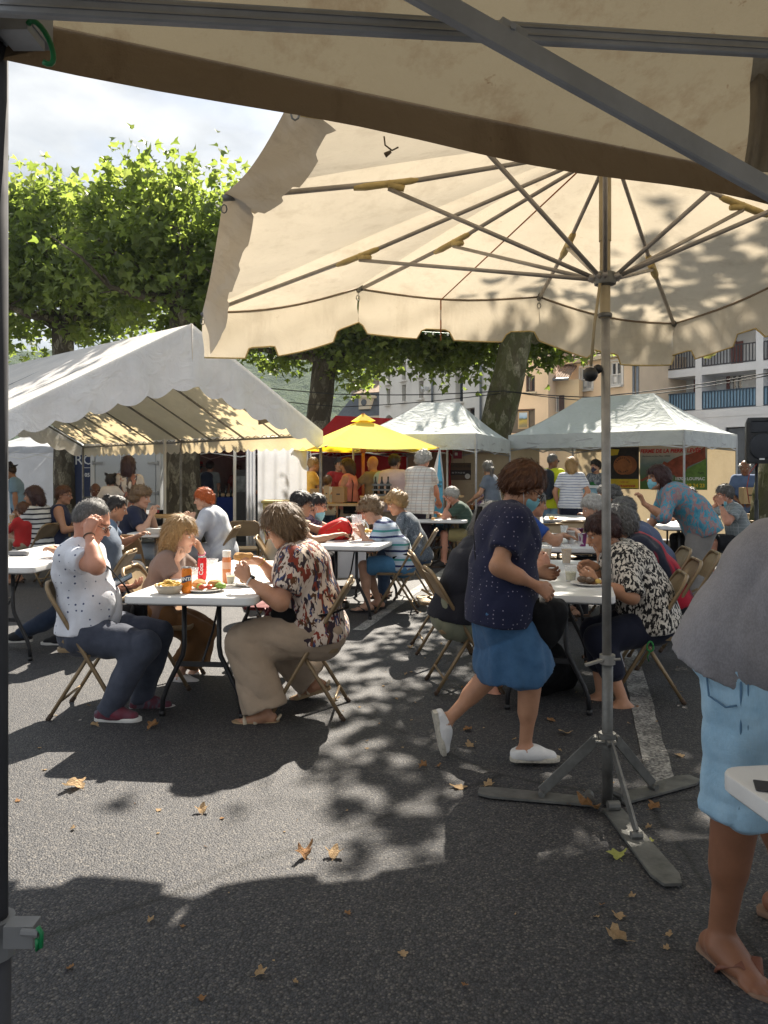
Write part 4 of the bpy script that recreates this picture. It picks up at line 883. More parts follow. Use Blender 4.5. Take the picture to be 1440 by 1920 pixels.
# ================================================================ PEOPLE: smooth-union bodies meshed with surface nets
def nv(v): v = np.asarray(v, float); return v / (np.linalg.norm(v) + 1e-9)
def nv3(v): return v / (np.linalg.norm(v, axis=1)[:, None] + 1e-9)
def A3(*v): return np.array(v, float)
def cone(a, b, ra, rb, k=.02, ax=None, s=1.0, cap=False, op=1): return ('c', np.asarray(a, float), np.asarray(b, float), ra, rb, k, None if ax is None else nv(ax), s, cap, op)
def ell(c, r, F, k=.015, op=1): return ('e', np.asarray(c, float), np.asarray(r, float), np.asarray(F, float), k, op)
def sdf_grid(prims, res, disp=None, clips=(), box=None, pad=.03):
    lo = np.full(3, 1e9); hi = -lo; bb = []
    for p in prims:
        if p[0] == 'c': m = max(p[3], p[4]) * max(p[7], 1) + .004; l, h = np.minimum(p[1], p[2]) - m, np.maximum(p[1], p[2]) + m
        else: e = np.abs(p[3]) @ p[2]; l, h = p[1] - e, p[1] + e
        bb.append((l, h)); 
        if p[-1] > 0: lo = np.minimum(lo, l); hi = np.maximum(hi, h)
    lo = lo - pad; hi = hi + pad
    if box is not None: lo = np.maximum(lo, box[0]); hi = np.minimum(hi, box[1])
    n = np.maximum(np.ceil((hi - lo) / res).astype(int) + 1, 4); ax = [lo[i] + res * np.arange(n[i]) for i in range(3)]
    D = np.full(n, .25)
    for p, (l, h) in zip(prims, bb):
        k = p[5] if p[0] == 'c' else p[4]; mg = k + 3 * res + .012
        i0 = np.clip(np.floor((l - mg - lo) / res).astype(int), 0, n); i1 = np.clip(np.ceil((h + mg - lo) / res).astype(int) + 1, 0, n)
        if np.any(i1 <= i0): continue
        X = ax[0][i0[0]:i1[0], None, None]; Y = ax[1][None, i0[1]:i1[1], None]; Z = ax[2][None, None, i0[2]:i1[2]]
        if p[0] == 'c':
            _, a, b, ra, rb, k, av, s, cap, op = p; dx, dy, dz = X - a[0], Y - a[1], Z - a[2]; ab = b - a
            if av is not None:
                q = (dx * av[0] + dy * av[1] + dz * av[2]) * (1 / s - 1); dx, dy, dz = dx + q * av[0], dy + q * av[1], dz + q * av[2]; ab = ab + av * (ab @ av) * (1 / s - 1)
            L2 = ab @ ab + 1e-12; tr = (dx * ab[0] + dy * ab[1] + dz * ab[2]) / L2; t = np.clip(tr, 0, 1)
            d = np.sqrt((dx - t * ab[0]) ** 2 + (dy - t * ab[1]) ** 2 + (dz - t * ab[2]) ** 2) - (ra + (rb - ra) * t)
            if cap: d = np.maximum(d, (tr - 1) * math.sqrt(L2))
        else:
            _, c, r, F, k, op = p; dx, dy, dz = X - c[0], Y - c[1], Z - c[2]
            q = [(dx * F[0, i] + dy * F[1, i] + dz * F[2, i]) / r[i] for i in range(3)]; k0 = np.sqrt(q[0]**2 + q[1]**2 + q[2]**2) + 1e-9; k1 = np.sqrt((q[0]/r[0])**2 + (q[1]/r[1])**2 + (q[2]/r[2])**2) + 1e-9; d = k0 * (k0 - 1) / k1
        sl = (slice(i0[0], i1[0]), slice(i0[1], i1[1]), slice(i0[2], i1[2])); O = D[sl]
        if op > 0: h_ = np.maximum(k - np.abs(O - d), 0) / k; D[sl] = np.minimum(O, d) - h_ * h_ * k * .25
        else: d = -d; h_ = np.maximum(k - np.abs(O - d), 0) / k; D[sl] = np.maximum(O, d) + h_ * h_ * k * .25
    G = (ax[0][:, None, None], ax[1][None, :, None], ax[2][None, None, :])
    if disp is not None: D = D + disp(*G)
    for c in clips:
        if callable(c): D = np.maximum(D, c(*G))
        else: pt, nn = c; D = np.maximum(D, (G[0] - pt[0]) * nn[0] + (G[1] - pt[1]) * nn[1] + (G[2] - pt[2]) * nn[2])
    return D, lo
CORN = np.array([(x, y, z) for x in (0, 1) for y in (0, 1) for z in (0, 1)])
EDG = [(i, j) for i in range(8) for j in range(i + 1, 8) if np.abs(CORN[i] - CORN[j]).sum() == 1]
def nets(D, lo, res):
    D = D.copy()
    for ax_ in range(3):
        sl = [slice(None)] * 3
        for e in (0, -1): sl[ax_] = e; D[tuple(sl)] = np.maximum(D[tuple(sl)], .5 * res)
    S_ = D < 0; n = D.shape; cnt = sum(S_[x:n[0]-1+x, y:n[1]-1+y, z:n[2]-1+z].astype(np.int8) for x, y, z in CORN)
    act = np.argwhere((cnt > 0) & (cnt < 8)); idm = np.full((n[0]-1, n[1]-1, n[2]-1), -1, np.int64); idm[act[:, 0], act[:, 1], act[:, 2]] = np.arange(len(act))
    vals = np.stack([D[act[:, 0] + c[0], act[:, 1] + c[1], act[:, 2] + c[2]] for c in CORN], 1); acc = np.zeros((len(act), 3)); w_ = np.zeros(len(act))
    for i, j in EDG:
        a, b = vals[:, i], vals[:, j]; m = (a < 0) != (b < 0); t = np.where(m, a / np.where(m, a - b, 1), 0)
        acc += m[:, None] * (CORN[i] + t[:, None] * (CORN[j] - CORN[i])); w_ += m
    V = lo + res * (act + acc / np.maximum(w_, 1)[:, None]); Fs = []
    for ax_ in range(3):
        o = [0, 0, 0]; o[ax_] = 1; a = S_[:n[0]-o[0], :n[1]-o[1], :n[2]-o[2]]; b = S_[o[0]:, o[1]:, o[2]:]; u, v = (ax_ + 1) % 3, (ax_ + 2) % 3
        e = np.argwhere(a != b); e = e[(e[:, u] > 0) & (e[:, v] > 0)]
        if not len(e): continue
        fl = a[e[:, 0], e[:, 1], e[:, 2]]; q = []
        for du, dv in ((1, 1), (0, 1), (0, 0), (1, 0)):
            c = e.copy(); c[:, u] -= du; c[:, v] -= dv; c = np.minimum(c, np.array(idm.shape) - 1); q.append(idm[c[:, 0], c[:, 1], c[:, 2]])
        q = np.stack(q, 1); q[~fl] = q[~fl][:, ::-1]; q = q[(q >= 0).all(1)]; Fs.append(q)
    return V, (np.concatenate(Fs) if Fs else np.zeros((0, 4), int))
def smesh(prims, res, **k):
    D, lo = sdf_grid(prims, res, **k); return nets(D, lo, res)
def joinm(parts):
    V, F, o = [], [], 0
    for v, f in parts: V.append(v); F.append(f + o); o += len(v)
    return np.concatenate(V), np.concatenate(F)
def wrinkle(amp, sc_=22, seed=0, stretch=(1, 1, .6)):
    r = np.random.default_rng(seed); K = [(nv(r.normal(size=3)) * np.array(stretch) * sc_ * f, r.uniform(0, 6), 1 / f ** .7) for f in (.5, .8, 1.2, 1.9)]
    def f(X, Y, Z):
        w_ = .25 * np.sin(9 * X + 7 * Z) + .25 * np.sin(8 * Y - 6 * Z + 1); s_ = 0
        for i_, (k, ph, a) in enumerate(K):
            q_ = np.sin(k[0] * X + k[1] * Y + k[2] * Z + ph + 2.6 * w_); s_ = s_ + a * (q_ if i_ % 2 else 1.2 - 2.0 * np.sqrt(np.abs(q_)))
        return amp * .5 * s_
    return f

# ---- skin and cloth
def skinmat(name, col):
    if name in MC: return MC[name]
    t = NT(name); v = t.co(); c = t.ramp(t.noise(v, 14, 5, .6), [(.3, sc(col, .86)), (.7, sc(col, 1.1))]); c = t.mixc(t.ramp(t.noise(v, 5, 3), [(.45, 0), (.7, .25)]), c, (col[0] * 1.05, col[1] * .72, col[2] * .66))
    lip = t.n('ShaderNodeAttribute', attribute_name='lip').outputs['Fac']; br = t.n('ShaderNodeAttribute', attribute_name='brow').outputs['Fac']
    c = t.mixc(lip, c, (col[0] * .72, col[1] * .38, col[2] * .38)); c = t.mixc(br, c, (col[0] * .16, col[1] * .15, col[2] * .15))
    t.bump(t.noise(v, 220, 2), .12, .002); t.b.inputs['Sheen Weight'].default_value = .06
    MC[name] = t.done(c, .48, 0, .4); return MC[name]
SK = {'fair': (.52, .30, .20), 'tan': (.42, .215, .125), 'dark': (.22, .095, .05), 'ruddy': (.50, .24, .155), 'olive': (.36, .19, .11), 'deep': (.15, .065, .035)}
def cloth(name, kind='plain', cols=((.5, .5, .5),), sc_=1.0, rough=.85, trans=0):
    if name in MC: return MC[name]
    t = NT(name); v = t.co(); x = t.sep(v); base = cols[0]; n = t.noise(v, 9, 4, .6); shade = t.ramp(n, [(.3, .88), (.7, 1.07)])
    if kind == 'plain': c = t.mixc(0, base, base)
    elif kind == 'denim':
        f = t.noise(v, 7, 5, .65); c = t.ramp(f, [(.3, base), (.72, cols[1])]); c = t.mixc(t.math('MULTIPLY', t.noise(t.co((300, 300, 60)), 1, 2), .35), c, sc(base, 1.9))
    elif kind == 'stripes':           # cols: list; sc_ = period in metres
        z = t.math('ADD', x[2], t.math('MULTIPLY', t.math('SUBTRACT', t.noise(v, 4, 2), .5), .03)); f = t.math('FRACT', t.math('DIVIDE', z, sc_)); k = len(cols)
        c = t.ramp(f, [(i / k, cols[i]) for i in range(k)], 'CONSTANT')
    elif kind == 'check':
        a = [t.math('LESS_THAN', t.math('FRACT', t.math('DIVIDE', x[i], sc_)), .14) for i in range(3)]; g_ = t.math('MAXIMUM', a[1], a[2]); c = t.mixc(t.math('MULTIPLY', g_, .6), base, cols[1])
        if len(cols) > 2: c = t.mixc(t.math('MULTIPLY', t.math('LESS_THAN', t.math('FRACT', t.math('DIVIDE', t.math('ADD', x[2], sc_ * .5), sc_)), .14), .6), c, cols[2])
    elif kind == 'dots':
        d = t.vor(v, sc_, rnd=.25); c = t.mixc(t.math('LESS_THAN', d, .15), base, cols[1])
    elif kind == 'floral':
        w_ = t.n('ShaderNodeMix', {0: .035, 6: v, 7: t.n('ShaderNodeTexNoise', {'Vector': v, 'Scale': 11.0, 'Detail': 2.0}).outputs['Color']}, data_type='RGBA').outputs[2]; c = t.mixc(0, base, base)
        for i, (cc, thr) in enumerate(zip(cols[1:], (.53, .57, .60, .60))):
            m_ = t.n('ShaderNodeMapping', {'Vector': w_, 'Rotation': (.8 + i, .5 * i, 1.1 * i), 'Scale': (1, 1, .34), 'Location': (3.1 * i, 1.7 * i, 0)}).outputs[0]; d = t.noise(m_, sc_ * (1 + .2 * i), 2.5, .5, .6); c = t.mixc(t.ramp(d, [(thr, 0), (thr + .015, 1)]), c, cc)
    elif kind == 'mottle':
        d = t.n('ShaderNodeMapping', {'Vector': v, 'Scale': (1, 1, .55), 'Rotation': (.4, .3, .2)}).outputs[0]; c = t.ramp(t.noise(d, sc_, 3, .6, .8), [(.3, cols[0]), (.48, cols[1]), (.52, cols[2 % len(cols)]), (.7, cols[-1])])
    elif kind == 'fleck':
        d = t.n('ShaderNodeMapping', {'Vector': v, 'Scale': (1, 1, .5), 'Rotation': (.6, .3, 0)}).outputs[0]; c = t.ramp(t.noise(d, sc_, 2.5, .55, .4), [(.49, cols[0]), (.525, cols[1])])
    c = t.mixc(1, c, shade, 'MULTIPLY'); t.bump(t.math('ADD', t.math('MULTIPLY', t.noise(v, 18, 4, .6, .5), 1.0), t.math('MULTIPLY', t.noise(v, 500, 1), .08)), .35, .012)
    t.b.inputs['Sheen Weight'].default_value = .08; MC[name] = t.done(c, rough, 0, .25, trans); return MC[name]
def hairmat(name, col, col2=None):
    if name in MC: return MC[name]
    t = NT(name); v = t.co((60, 60, 7)); n = t.noise(v, 2.2, 4, .7, .4); col2 = col2 or sc(col, 1.9); c = t.ramp(n, [(.3, sc(col, .6)), (.55, col), (.75, col2)])
    t.bump(t.noise(v, 4, 3, .7), .6, .006); MC[name] = t.done(c, .45, 0, .45); return MC[name]
HM = {'grey': ((.20, .19, .175), (.42, .41, .39)), 'white': ((.46, .44, .40), (.66, .64, .60)), 'brown': ((.055, .028, .014), (.12, .06, .03)), 'dark': ((.016, .011, .009), (.045, .03, .022)), 'auburn': ((.10, .035, .012), (.30, .12, .04)), 'blonde': ((.36, .22, .085), (.62, .44, .21)), 'orange': ((.50, .10, .012), (.80, .24, .03)), 'dkbl': ((.19, .115, .055), (.46, .31, .16)), 'redbrown': ((.045, .014, .012), (.10, .03, .022)), 'salt': ((.10, .095, .09), (.34, .33, .32))}
M_SOLE = pm('white_rubber_sole', (.62, .61, .58), .6); M_EYE = pm('eye_white', (.65, .62, .58), .2); M_IRIS = pm('dark_iris', (.02, .014, .01), .15)
M_MASK = cloth('blue_surgical_mask', 'plain', ((.22, .50, .58),)); M_MASKW = cloth('white_mask_loop', 'plain', ((.7, .72, .72),)); M_GLS = pm('dark_spectacle_frame', (.02, .012, .012), .3); M_LENS = pm('dark_lens', (.01, .01, .012), .08)

def gro_(p, e): return (p[0], p[1], p[2], p[3] + e, p[4] + e) + p[5:]
def ik(a, c, l1, l2, pole):
    a, c = np.asarray(a, float), np.asarray(c, float); d = c - a; L_ = np.linalg.norm(d); L_ = min(max(L_, abs(l1 - l2) + .01), (l1 + l2) * .998); dn = nv(d); c = a + dn * L_
    x = (l1 * l1 - l2 * l2 + L_ * L_) / (2 * L_); h = math.sqrt(max(l1 * l1 - x * x, 0)); p = np.asarray(pole, float); p = nv(p - dn * (p @ dn)); return a + dn * x + p * h, c
def rotY(a): c, s_ = math.cos(a), math.sin(a); return np.array([[c, 0, s_], [0, 1, 0], [-s_, 0, c]])
def rotZ(a): c, s_ = math.cos(a), math.sin(a); return np.array([[c, -s_, 0], [s_, c, 0], [0, 0, 1]])
def rotX(a): c, s_ = math.cos(a), math.sin(a); return np.array([[1, 0, 0], [0, c, -s_], [0, s_, c]])

def hand_prims(w_, d, n_, sgn, s, curl=.5, thumb=.5, spread=1.0):
    """w_ wrist, d finger direction, n_ the way the palm faces, sgn +1 right hand / -1 left hand"""
    d = nv(d); n_ = nv(n_ - d * (n_ @ d)); x = np.cross(d, n_) * sgn; P = []; k = .010 * s
    P.append(cone(w_, w_ + d * .045 * s, .021 * s, .022 * s, .02 * s, n_, .72))
    for off, ln, kb in ((.031, .070, .088), (.0105, .078, .093), (-.0105, .073, .090), (-.030, .057, .083)):
        kn = w_ + d * kb * s + x * off * s; P.append(cone(w_ + d * .02 * s + x * off * .55 * s, kn, .0145 * s, .0115 * s, .014 * s)); p, a = kn, 0; dd = nv(d + x * off * 2.2 * spread)
        for i, (f, c) in enumerate(((.45, .75), (.31, 1.0), (.24, .7))):
            a += curl * c * 1.15; q = p + (dd * math.cos(a) + n_ * math.sin(a)) * ln * f * s; P.append(cone(p, q, (.0100 - .0009 * i) * s, (.0093 - .0012 * i) * s, .004 * s)); p = q
    b = w_ + d * .022 * s + x * .022 * s; t1 = b + (d * .032 + x * .026 + n_ * .010) * s; t2 = t1 + (d * .030 + x * (.016 - .018 * thumb) + n_ * .022 * thumb) * s; t3 = t2 + (d * .024 - x * .010 * thumb + n_ * .012 * thumb) * s
    P += [cone(b, t1, .0165 * s, .0135 * s, .016 * s), cone(t1, t2, .0122 * s, .0108 * s, .004 * s), cone(t2, t3, .0108 * s, .0088 * s, .004 * s)]
    return P
def head_prims(H, F, s, fem=0, nose=1.0):
    f, l, u = F[:, 0], F[:, 1], F[:, 2]
    def q(x, y, z): return H + (f * x + l * y + u * z) * s
    P = [ell(q(-.012, 0, .022), (.100 * s, .077 * s, .100 * s), F), ell(q(.028, 0, -.035), (.066 * s, .059 * s, .082 * s), F, .03 * s), cone(q(.052, 0, -.088), q(.072, 0, -.098), .030 * s, .020 * s, .03 * s, l, 1.15 - .1 * fem),
         cone(q(.02, .045, -.065), q(.065, .012, -.095), .022 * s, .018 * s, .02 * s), cone(q(.02, -.045, -.065), q(.065, -.012, -.095), .022 * s, .018 * s, .02 * s),
         cone(q(.078, -.035, .024), q(.078, .035, .024), .013 * s, .013 * s, .02 * s), cone(q(.062, .040, -.022), q(.072, .030, -.028), .016 * s, .014 * s, .02 * s), cone(q(.062, -.040, -.022), q(.072, -.030, -.028), .016 * s, .014 * s, .02 * s),
         cone(q(.089, 0, .014), q(.108 + .006 * nose, 0, -.026), .0075 * s, .0115 * s * nose, .010 * s), cone(q(.094, -.012, -.033), q(.094, .012, -.033), .0085 * s, .0085 * s, .008 * s),
         cone(q(.084, -.018, -.060), q(.084, .018, -.060), .0075 * s, .0075 * s, .010 * s), cone(q(.090, -.010, -.0575), q(.090, .010, -.0575), .0058 * s, .0058 * s, .004 * s), cone(q(.088, -.010, -.067), q(.088, .010, -.067), .0062 * s, .0062 * s, .004 * s)]
    for sg in (-1, 1):
        P.append(ell(q(.094, sg * .032, .003), (.013 * s, .016 * s, .011 * s), F, .012 * s, -1)); EF = F @ rotZ(sg * .35) @ rotY(.15)
        P.append(ell(q(-.012, sg * .079, -.010), (.019 * s, .0085 * s, .033 * s), EF, .006 * s)); P.append(ell(q(-.006, sg * .089, -.008), (.009 * s, .006 * s, .018 * s), EF, .006 * s, -1))
    return P

def person(label, at_, face, s=1.0, sit=None, lean=0, side=0, twist=0, head=(10, 0), rh=None, lh=None, rp=None, lp=None, rn=(0, 0, -1), ln=(0, 0, -1), rd=None, ld=None, curl=(.45, .45), rf=None, lf=None, ft=(0, 0), fpitch=(0, 0),
           skin='fair', bulk=1.0, belly=0, fem=0, top=None, bot=None, shoes=None, hair=None, glasses=None, mask=None, hat=None, near=False, kneepole=(1, 0, 1.2), neckf=.25, extras=None, group=None, hs=None):
    """at_: pelvis (X, Y) on the ground, face: heading in degrees (0 = +X, 90 = away).  Hand / foot targets are local (x ahead, y left, z up) or world Vectors."""
    root = thing('person', label, 'person', (at_[0], at_[1], 0), R(face), group); c_, s_ = math.cos(R(face)), math.sin(R(face))
    def loc(p):
        if isinstance(p, Vector): dx, dy = p.x - at_[0], p.y - at_[1]; return A3(c_ * dx + s_ * dy, -s_ * dx + c_ * dy, p.z)
        return A3(*p)
    res = .0105 if near else .017; hres = .0048 if near else .0075; hdres = .0036 if near else .0055; hs = hs or (.45 + .55 * s); lat = A3(0, 1, 0)
    pz = (sit + .085 * s) if sit is not None else .925 * s
    P = A3(0, 0, pz); R1 = rotX(-R(side)) @ rotY(R(lean * .65)); R2 = rotX(-R(side) * 1.2) @ rotY(R(lean * 1.15)) @ rotZ(R(twist)); u1, u2 = R1[:, 2], R2[:, 2]; lt = R2[:, 1]; fw = R2[:, 0]
    W = P + u1 * .195 * s; C = W + u2 * .20 * s; N = C + u2 * .135 * s; sw = .172 * s * (.5 + .5 * bulk) * (1 - .07 * fem); SH = {1: C + u2 * .085 * s - lt * sw, -1: C + u2 * .085 * s + lt * sw}
    HF = rotZ(R(head[1])) @ rotY(R(head[0])); un = nv(u2 * (1 - neckf) + A3(0, 0, 1) * .35 + fw * neckf); NH = N + un * .075 * s; H = NH + HF[:, 2] * .085 * hs + HF[:, 0] * .018 * hs
    hw = .088 * s; HP = {1: P - lat * hw + A3(0, 0, -.01 * s), -1: P + lat * hw + A3(0, 0, -.01 * s)}
    tgt = {1: rh, -1: lh}; pole = {1: rp, -1: lp}; EL, WR = {}, {}
    for g in (1, -1):
        t = tgt[g]; t = loc(t) if t is not None else (A3(.30 * s, -g * .12, pz + .10 * s) if sit is not None else A3(.03, -g * .24 * s, .80 * s)); pl = pole[g] if pole[g] is not None else (-.5, -g * .8, -.8)
        EL[g], WR[g] = ik(SH[g], t, .285 * s, .245 * s, pl)
    ftg = {1: rf, -1: lf}; KN, AN = {}, {}
    for g in (1, -1):
        t = ftg[g]; t = loc(t) if t is not None else (A3(.44 * s, -g * .10, .075 * s) if sit is not None else A3(0, -g * .09, .075 * s)); KN[g], AN[g] = ik(HP[g], t, .43 * s, .425 * s, kneepole)
    b = bulk; tor = [cone(P, W, .112 * s * b, .102 * s * b, .05, lat, 1.36), cone(W, C, .104 * s * b, .114 * s * b, .05, lt, 1.36 - .06 * fem), cone(C, C + u2 * .07 * s, .112 * s * b, .085 * s * b, .05, lt, 1.5), cone(SH[1] + lt * .03 * s, SH[-1] - lt * .03 * s, .056 * s * b, .056 * s * b, .05)]
    hip = [cone(HP[1] + lat * .01, HP[-1] - lat * .01, .106 * s * b * (1 + .05 * fem), .106 * s * b * (1 + .05 * fem), .05)]
    if belly: tor.append(ell(W * .6 + P * .4 + R1[:, 0] * .055 * s, (.125 * s * belly, .15 * s * belly, .14 * s * belly), R1, .07))
    if fem:
        for g in (1, -1): tor.append(ell(C - u2 * .035 * s + fw * .085 * s * b - lt * g * .07 * s, (.062 * s * b * fem, .064 * s * b, .066 * s * b), R2, .05))
    arm = {g: [cone(SH[g], EL[g], .050 * s * b, .041 * s * b, .04), cone(EL[g], WR[g], .040 * s * b, .0255 * s, .02), cone(EL[g] * .85 + WR[g] * .15, EL[g] * .5 + WR[g] * .5, .041 * s * b, .037 * s * b, .03)] for g in (1, -1)}
    leg = {}
    for g in (1, -1):
        K_, A_ = KN[g], AN[g]; bk = nv(np.cross(nv(A_ - K_), lat)); bk = bk if bk[0] < 0 or abs(bk[0]) < .3 else -bk
        leg[g] = [cone(HP[g], K_, .088 * s * b, .057 * s * (.5 + .5 * b), .04), cone(K_, A_, .054 * s * (.5 + .5 * b), .034 * s, .02), cone(K_ * .8 + A_ * .2 + bk * .014, K_ * .5 + A_ * .5 + bk * .010, .052 * s * (.5 + .5 * b), .044 * s * (.5 + .5 * b), .04)]
    neck = [cone(N - u2 * .03 * s, H - HF[:, 2] * .05 * hs - HF[:, 0] * .012 * hs, .058 * s * (.6 + .4 * b) * (1 - .1 * fem), .051 * hs * (1 - .08 * fem), .04)]
    # feet
    FT = {}; footp = {}
    for g in (1, -1):
        i = 0 if g == 1 else 1; td = rotZ(R(ft[i] - g * 6)) @ rotY(R(fpitch[i])) @ A3(1, 0, 0); fl = nv(np.cross(A3(0, 0, 1), td)); fu = np.cross(td, fl); FT[g] = (td, fl, fu); a = AN[g]
        footp[g] = [cone(a - td * .035 * s - fu * .035 * s, a + td * .05 * s - fu * .038 * s, .034 * s, .034 * s, .03), cone(a + td * .02 * s - fu * .02 * s, a + td * .125 * s - fu * .052 * s, .036 * s, .021 * s, .03, fl, 1.5)]
        for j, (o, ln_) in enumerate(((.030, .190), (.012, .187), (-.004, .178), (-.018, .166), (-.030, .150))): footp[g].append(cone(a + td * .115 * s + fl * o * g * s - fu * .056 * s, a + td * (ln_ - .012) * s + fl * o * g * s * 1.1 - fu * .060 * s, .013 * s, (.0125 if j == 0 else .0095) * s, .006))
    hands, hp = [], {}
    for g in (1, -1):
        i = 0 if g == 1 else 1; fd = nv(WR[g] - EL[g]); dd = (rd, ld)[i]; d = nv(np.asarray(dd, float)) if dd is not None else fd; n_ = np.asarray((rn, ln)[i], float); n_ = n_ if abs(nv(n_) @ d) < .95 else A3(0, g, 0) * 1.0
        hp[g] = hand_prims(WR[g], d, n_, g, s * (1.0 if s > .9 else .96), curl[i], .6); hands.append(smesh([cone(EL[g] * .3 + WR[g] * .7, WR[g], .030 * s * (.4 + .6 * b) if False else .0255 * s + .0145 * s * .3 * b, .0255 * s, .01)] + hp[g], hdres, pad=.02))
    coarse = tor + hip + arm[1] + arm[-1] + leg[1] + leg[-1] + neck; bare = shoes is None or shoes['k'] in ('sandal', 'flip')
    parts = [smesh(coarse, res)]
    hv = smesh(head_prims(H, HF, hs, fem, 1.0) + [neck[0]], hres, pad=.02, box=(H - .19, H + .19)); nh0 = sum(len(x[0]) for x in parts); parts.append(hv); parts += hands
    for g in (1, -1): parts.append(smesh([leg[g][1]] + footp[g], .005 if near else .009, box=(AN[g] - .26, AN[g] + .26)) if bare else smesh([leg[g][1]] + footp[g][:2], .014))
    V, F = joinm(parts); q = (V - H) @ HF / hs; inh = np.zeros(len(V), bool); inh[nh0:nh0 + len(hv[0])] = True
    lip = np.where(inh & (q[:, 0] > .078) & (np.abs(q[:, 1]) < .024) & (np.abs(q[:, 2] + .062) < .0105 * (1 - (q[:, 1] / .026) ** 2) + .0015), .75, 0)
    brow = np.where(inh & (q[:, 0] > .06) & (np.abs(np.abs(q[:, 1]) - .034) < .021) & (np.abs(q[:, 2] - .026 - .004 * np.cos(q[:, 1] * 60)) < .0052), .7 if hair and hair[1] not in ('white',) else .25, 0)
    np_mesh('body', V, F, skinmat('skin_' + skin, SK[skin]), root, True, {'lip': lip, 'brow': brow})
    for g in (1, -1):
        e = H + HF @ A3(.0785, g * .032, .003) * hs; m = MB(); m.lathe([(.001, -.0115), (.007, -.009), (.0115, 0), (.007, .009), (.001, .0115)], (0, 0, 0), 10, 0)
        m.v = [tuple(e + HF @ (np.array((z, x, y)) * hs)) for x, y, z in m.v]; n0 = len(m.v); ic = [e + HF @ (A3(.0118 if False else .0105, math.cos(t) * .0052, math.sin(t) * .0052) * hs) for t in np.linspace(0, 2 * math.pi, 9)[:-1]]; m.add([e + HF @ (A3(.0125, 0, 0) * hs)] + ic, [(0, i + 1, (i + 1) % 8 + 1) for i in range(8)], 1); obj('eye', m, [M_EYE, M_IRIS], root, True)
    J = dict(P=P, W=W, C=C, N=N, SH=SH, EL=EL, WR=WR, H=H, HF=HF, HP=HP, KN=KN, AN=AN, R1=R1, R2=R2, FT=FT, u1=u1, u2=u2, lt=lt, fw=fw, root=root, hs=hs, s=s, loc=loc, res=res)
    sd_ = int(abs(at_[0] * 131 + at_[1] * 977)) % 9999
    # ---- top
    if top:
        inf = top.get('inf', .013); sl = top.get('sl', .6); lo_ = top.get('loose', .0)
        def gro(p, e): return (p[0], p[1], p[2], p[3] + e, p[4] + e) + p[5:] if p[0] == 'c' else (p[0], p[1], p[2] + e) + p[3:]
        ih = max(inf + lo_, (bot.get('inf', .014) if bot else 0) + .012); T = [gro(p, ih if i == 0 else inf + (lo_ if i < 2 else 0)) for i, p in enumerate(tor)]
        if top.get('hem', .03) > -.06: T += [gro(hip[0], ih)]
        if sit is None and top.get('hem', .03) >= .05: T.append(cone(W, P - u1 * (top['hem'] + .06), .108 * s * b + inf + lo_, .116 * s * b + inf + lo_ * 1.8, .05, lat, 1.42))
        for g in (1, -1):
            if sl <= 0: continue
            if sl <= 1: e = SH[g] + (EL[g] - SH[g]) * sl; T.append(cone(SH[g], e, .052 * s * b + inf, (.052 - .008 * sl) * s * b + inf + .007, .035, cap=True))
            else: e = EL[g] + (WR[g] - EL[g]) * (sl - 1); T += [cone(SH[g], EL[g], .052 * s * b + inf, .044 * s * b + inf, .035), cone(EL[g], e, .043 * s * b + inf, .033 * s + inf, .03, cap=True)]
        hp_ = P - u1 * top.get('hem', .03); clips = [(hp_, -nv(u1 + A3(0, 0, .9 if sit is not None else .3)))]
        if top.get('v'): T.append(ell(N + fw * .075 * s + A3(0, 0, -.01), (.05 * s, .045 * s, .06 * s * top['v']), R2, .012, -1))
        T.append(cone(N - u2 * .01, NH + un * .02, .052 * s * (.6 + .4 * b) + .004, .06 * s, .01, op=-1)) if not top.get('collar') else None
        if sl <= 0:
            for g in (1, -1): T.append(ell(SH[g] - lt * g * .045 * s, (.085 * s, .05 * s, .10 * s), R2, .02, -1))
        V, F = smesh(T, top.get('res', res), disp=wrinkle(top.get('wr', .006), 26, sd_), clips=clips); np_mesh(top.get('n', 'shirt'), V, F, top['m'], root)
        if top.get('collar'):
            cv, cf = smesh([cone(N - u2 * .005, N + un * .045 * s, .068 * s * b, .060 * s * b, .01, cap=True), cone(N - u2 * .02, N + un * .09 * s, .050 * s * b, .052 * s * b, .004, op=-1)], min(res, .009)); np_mesh('collar', cv, cf, top['collar'], root)
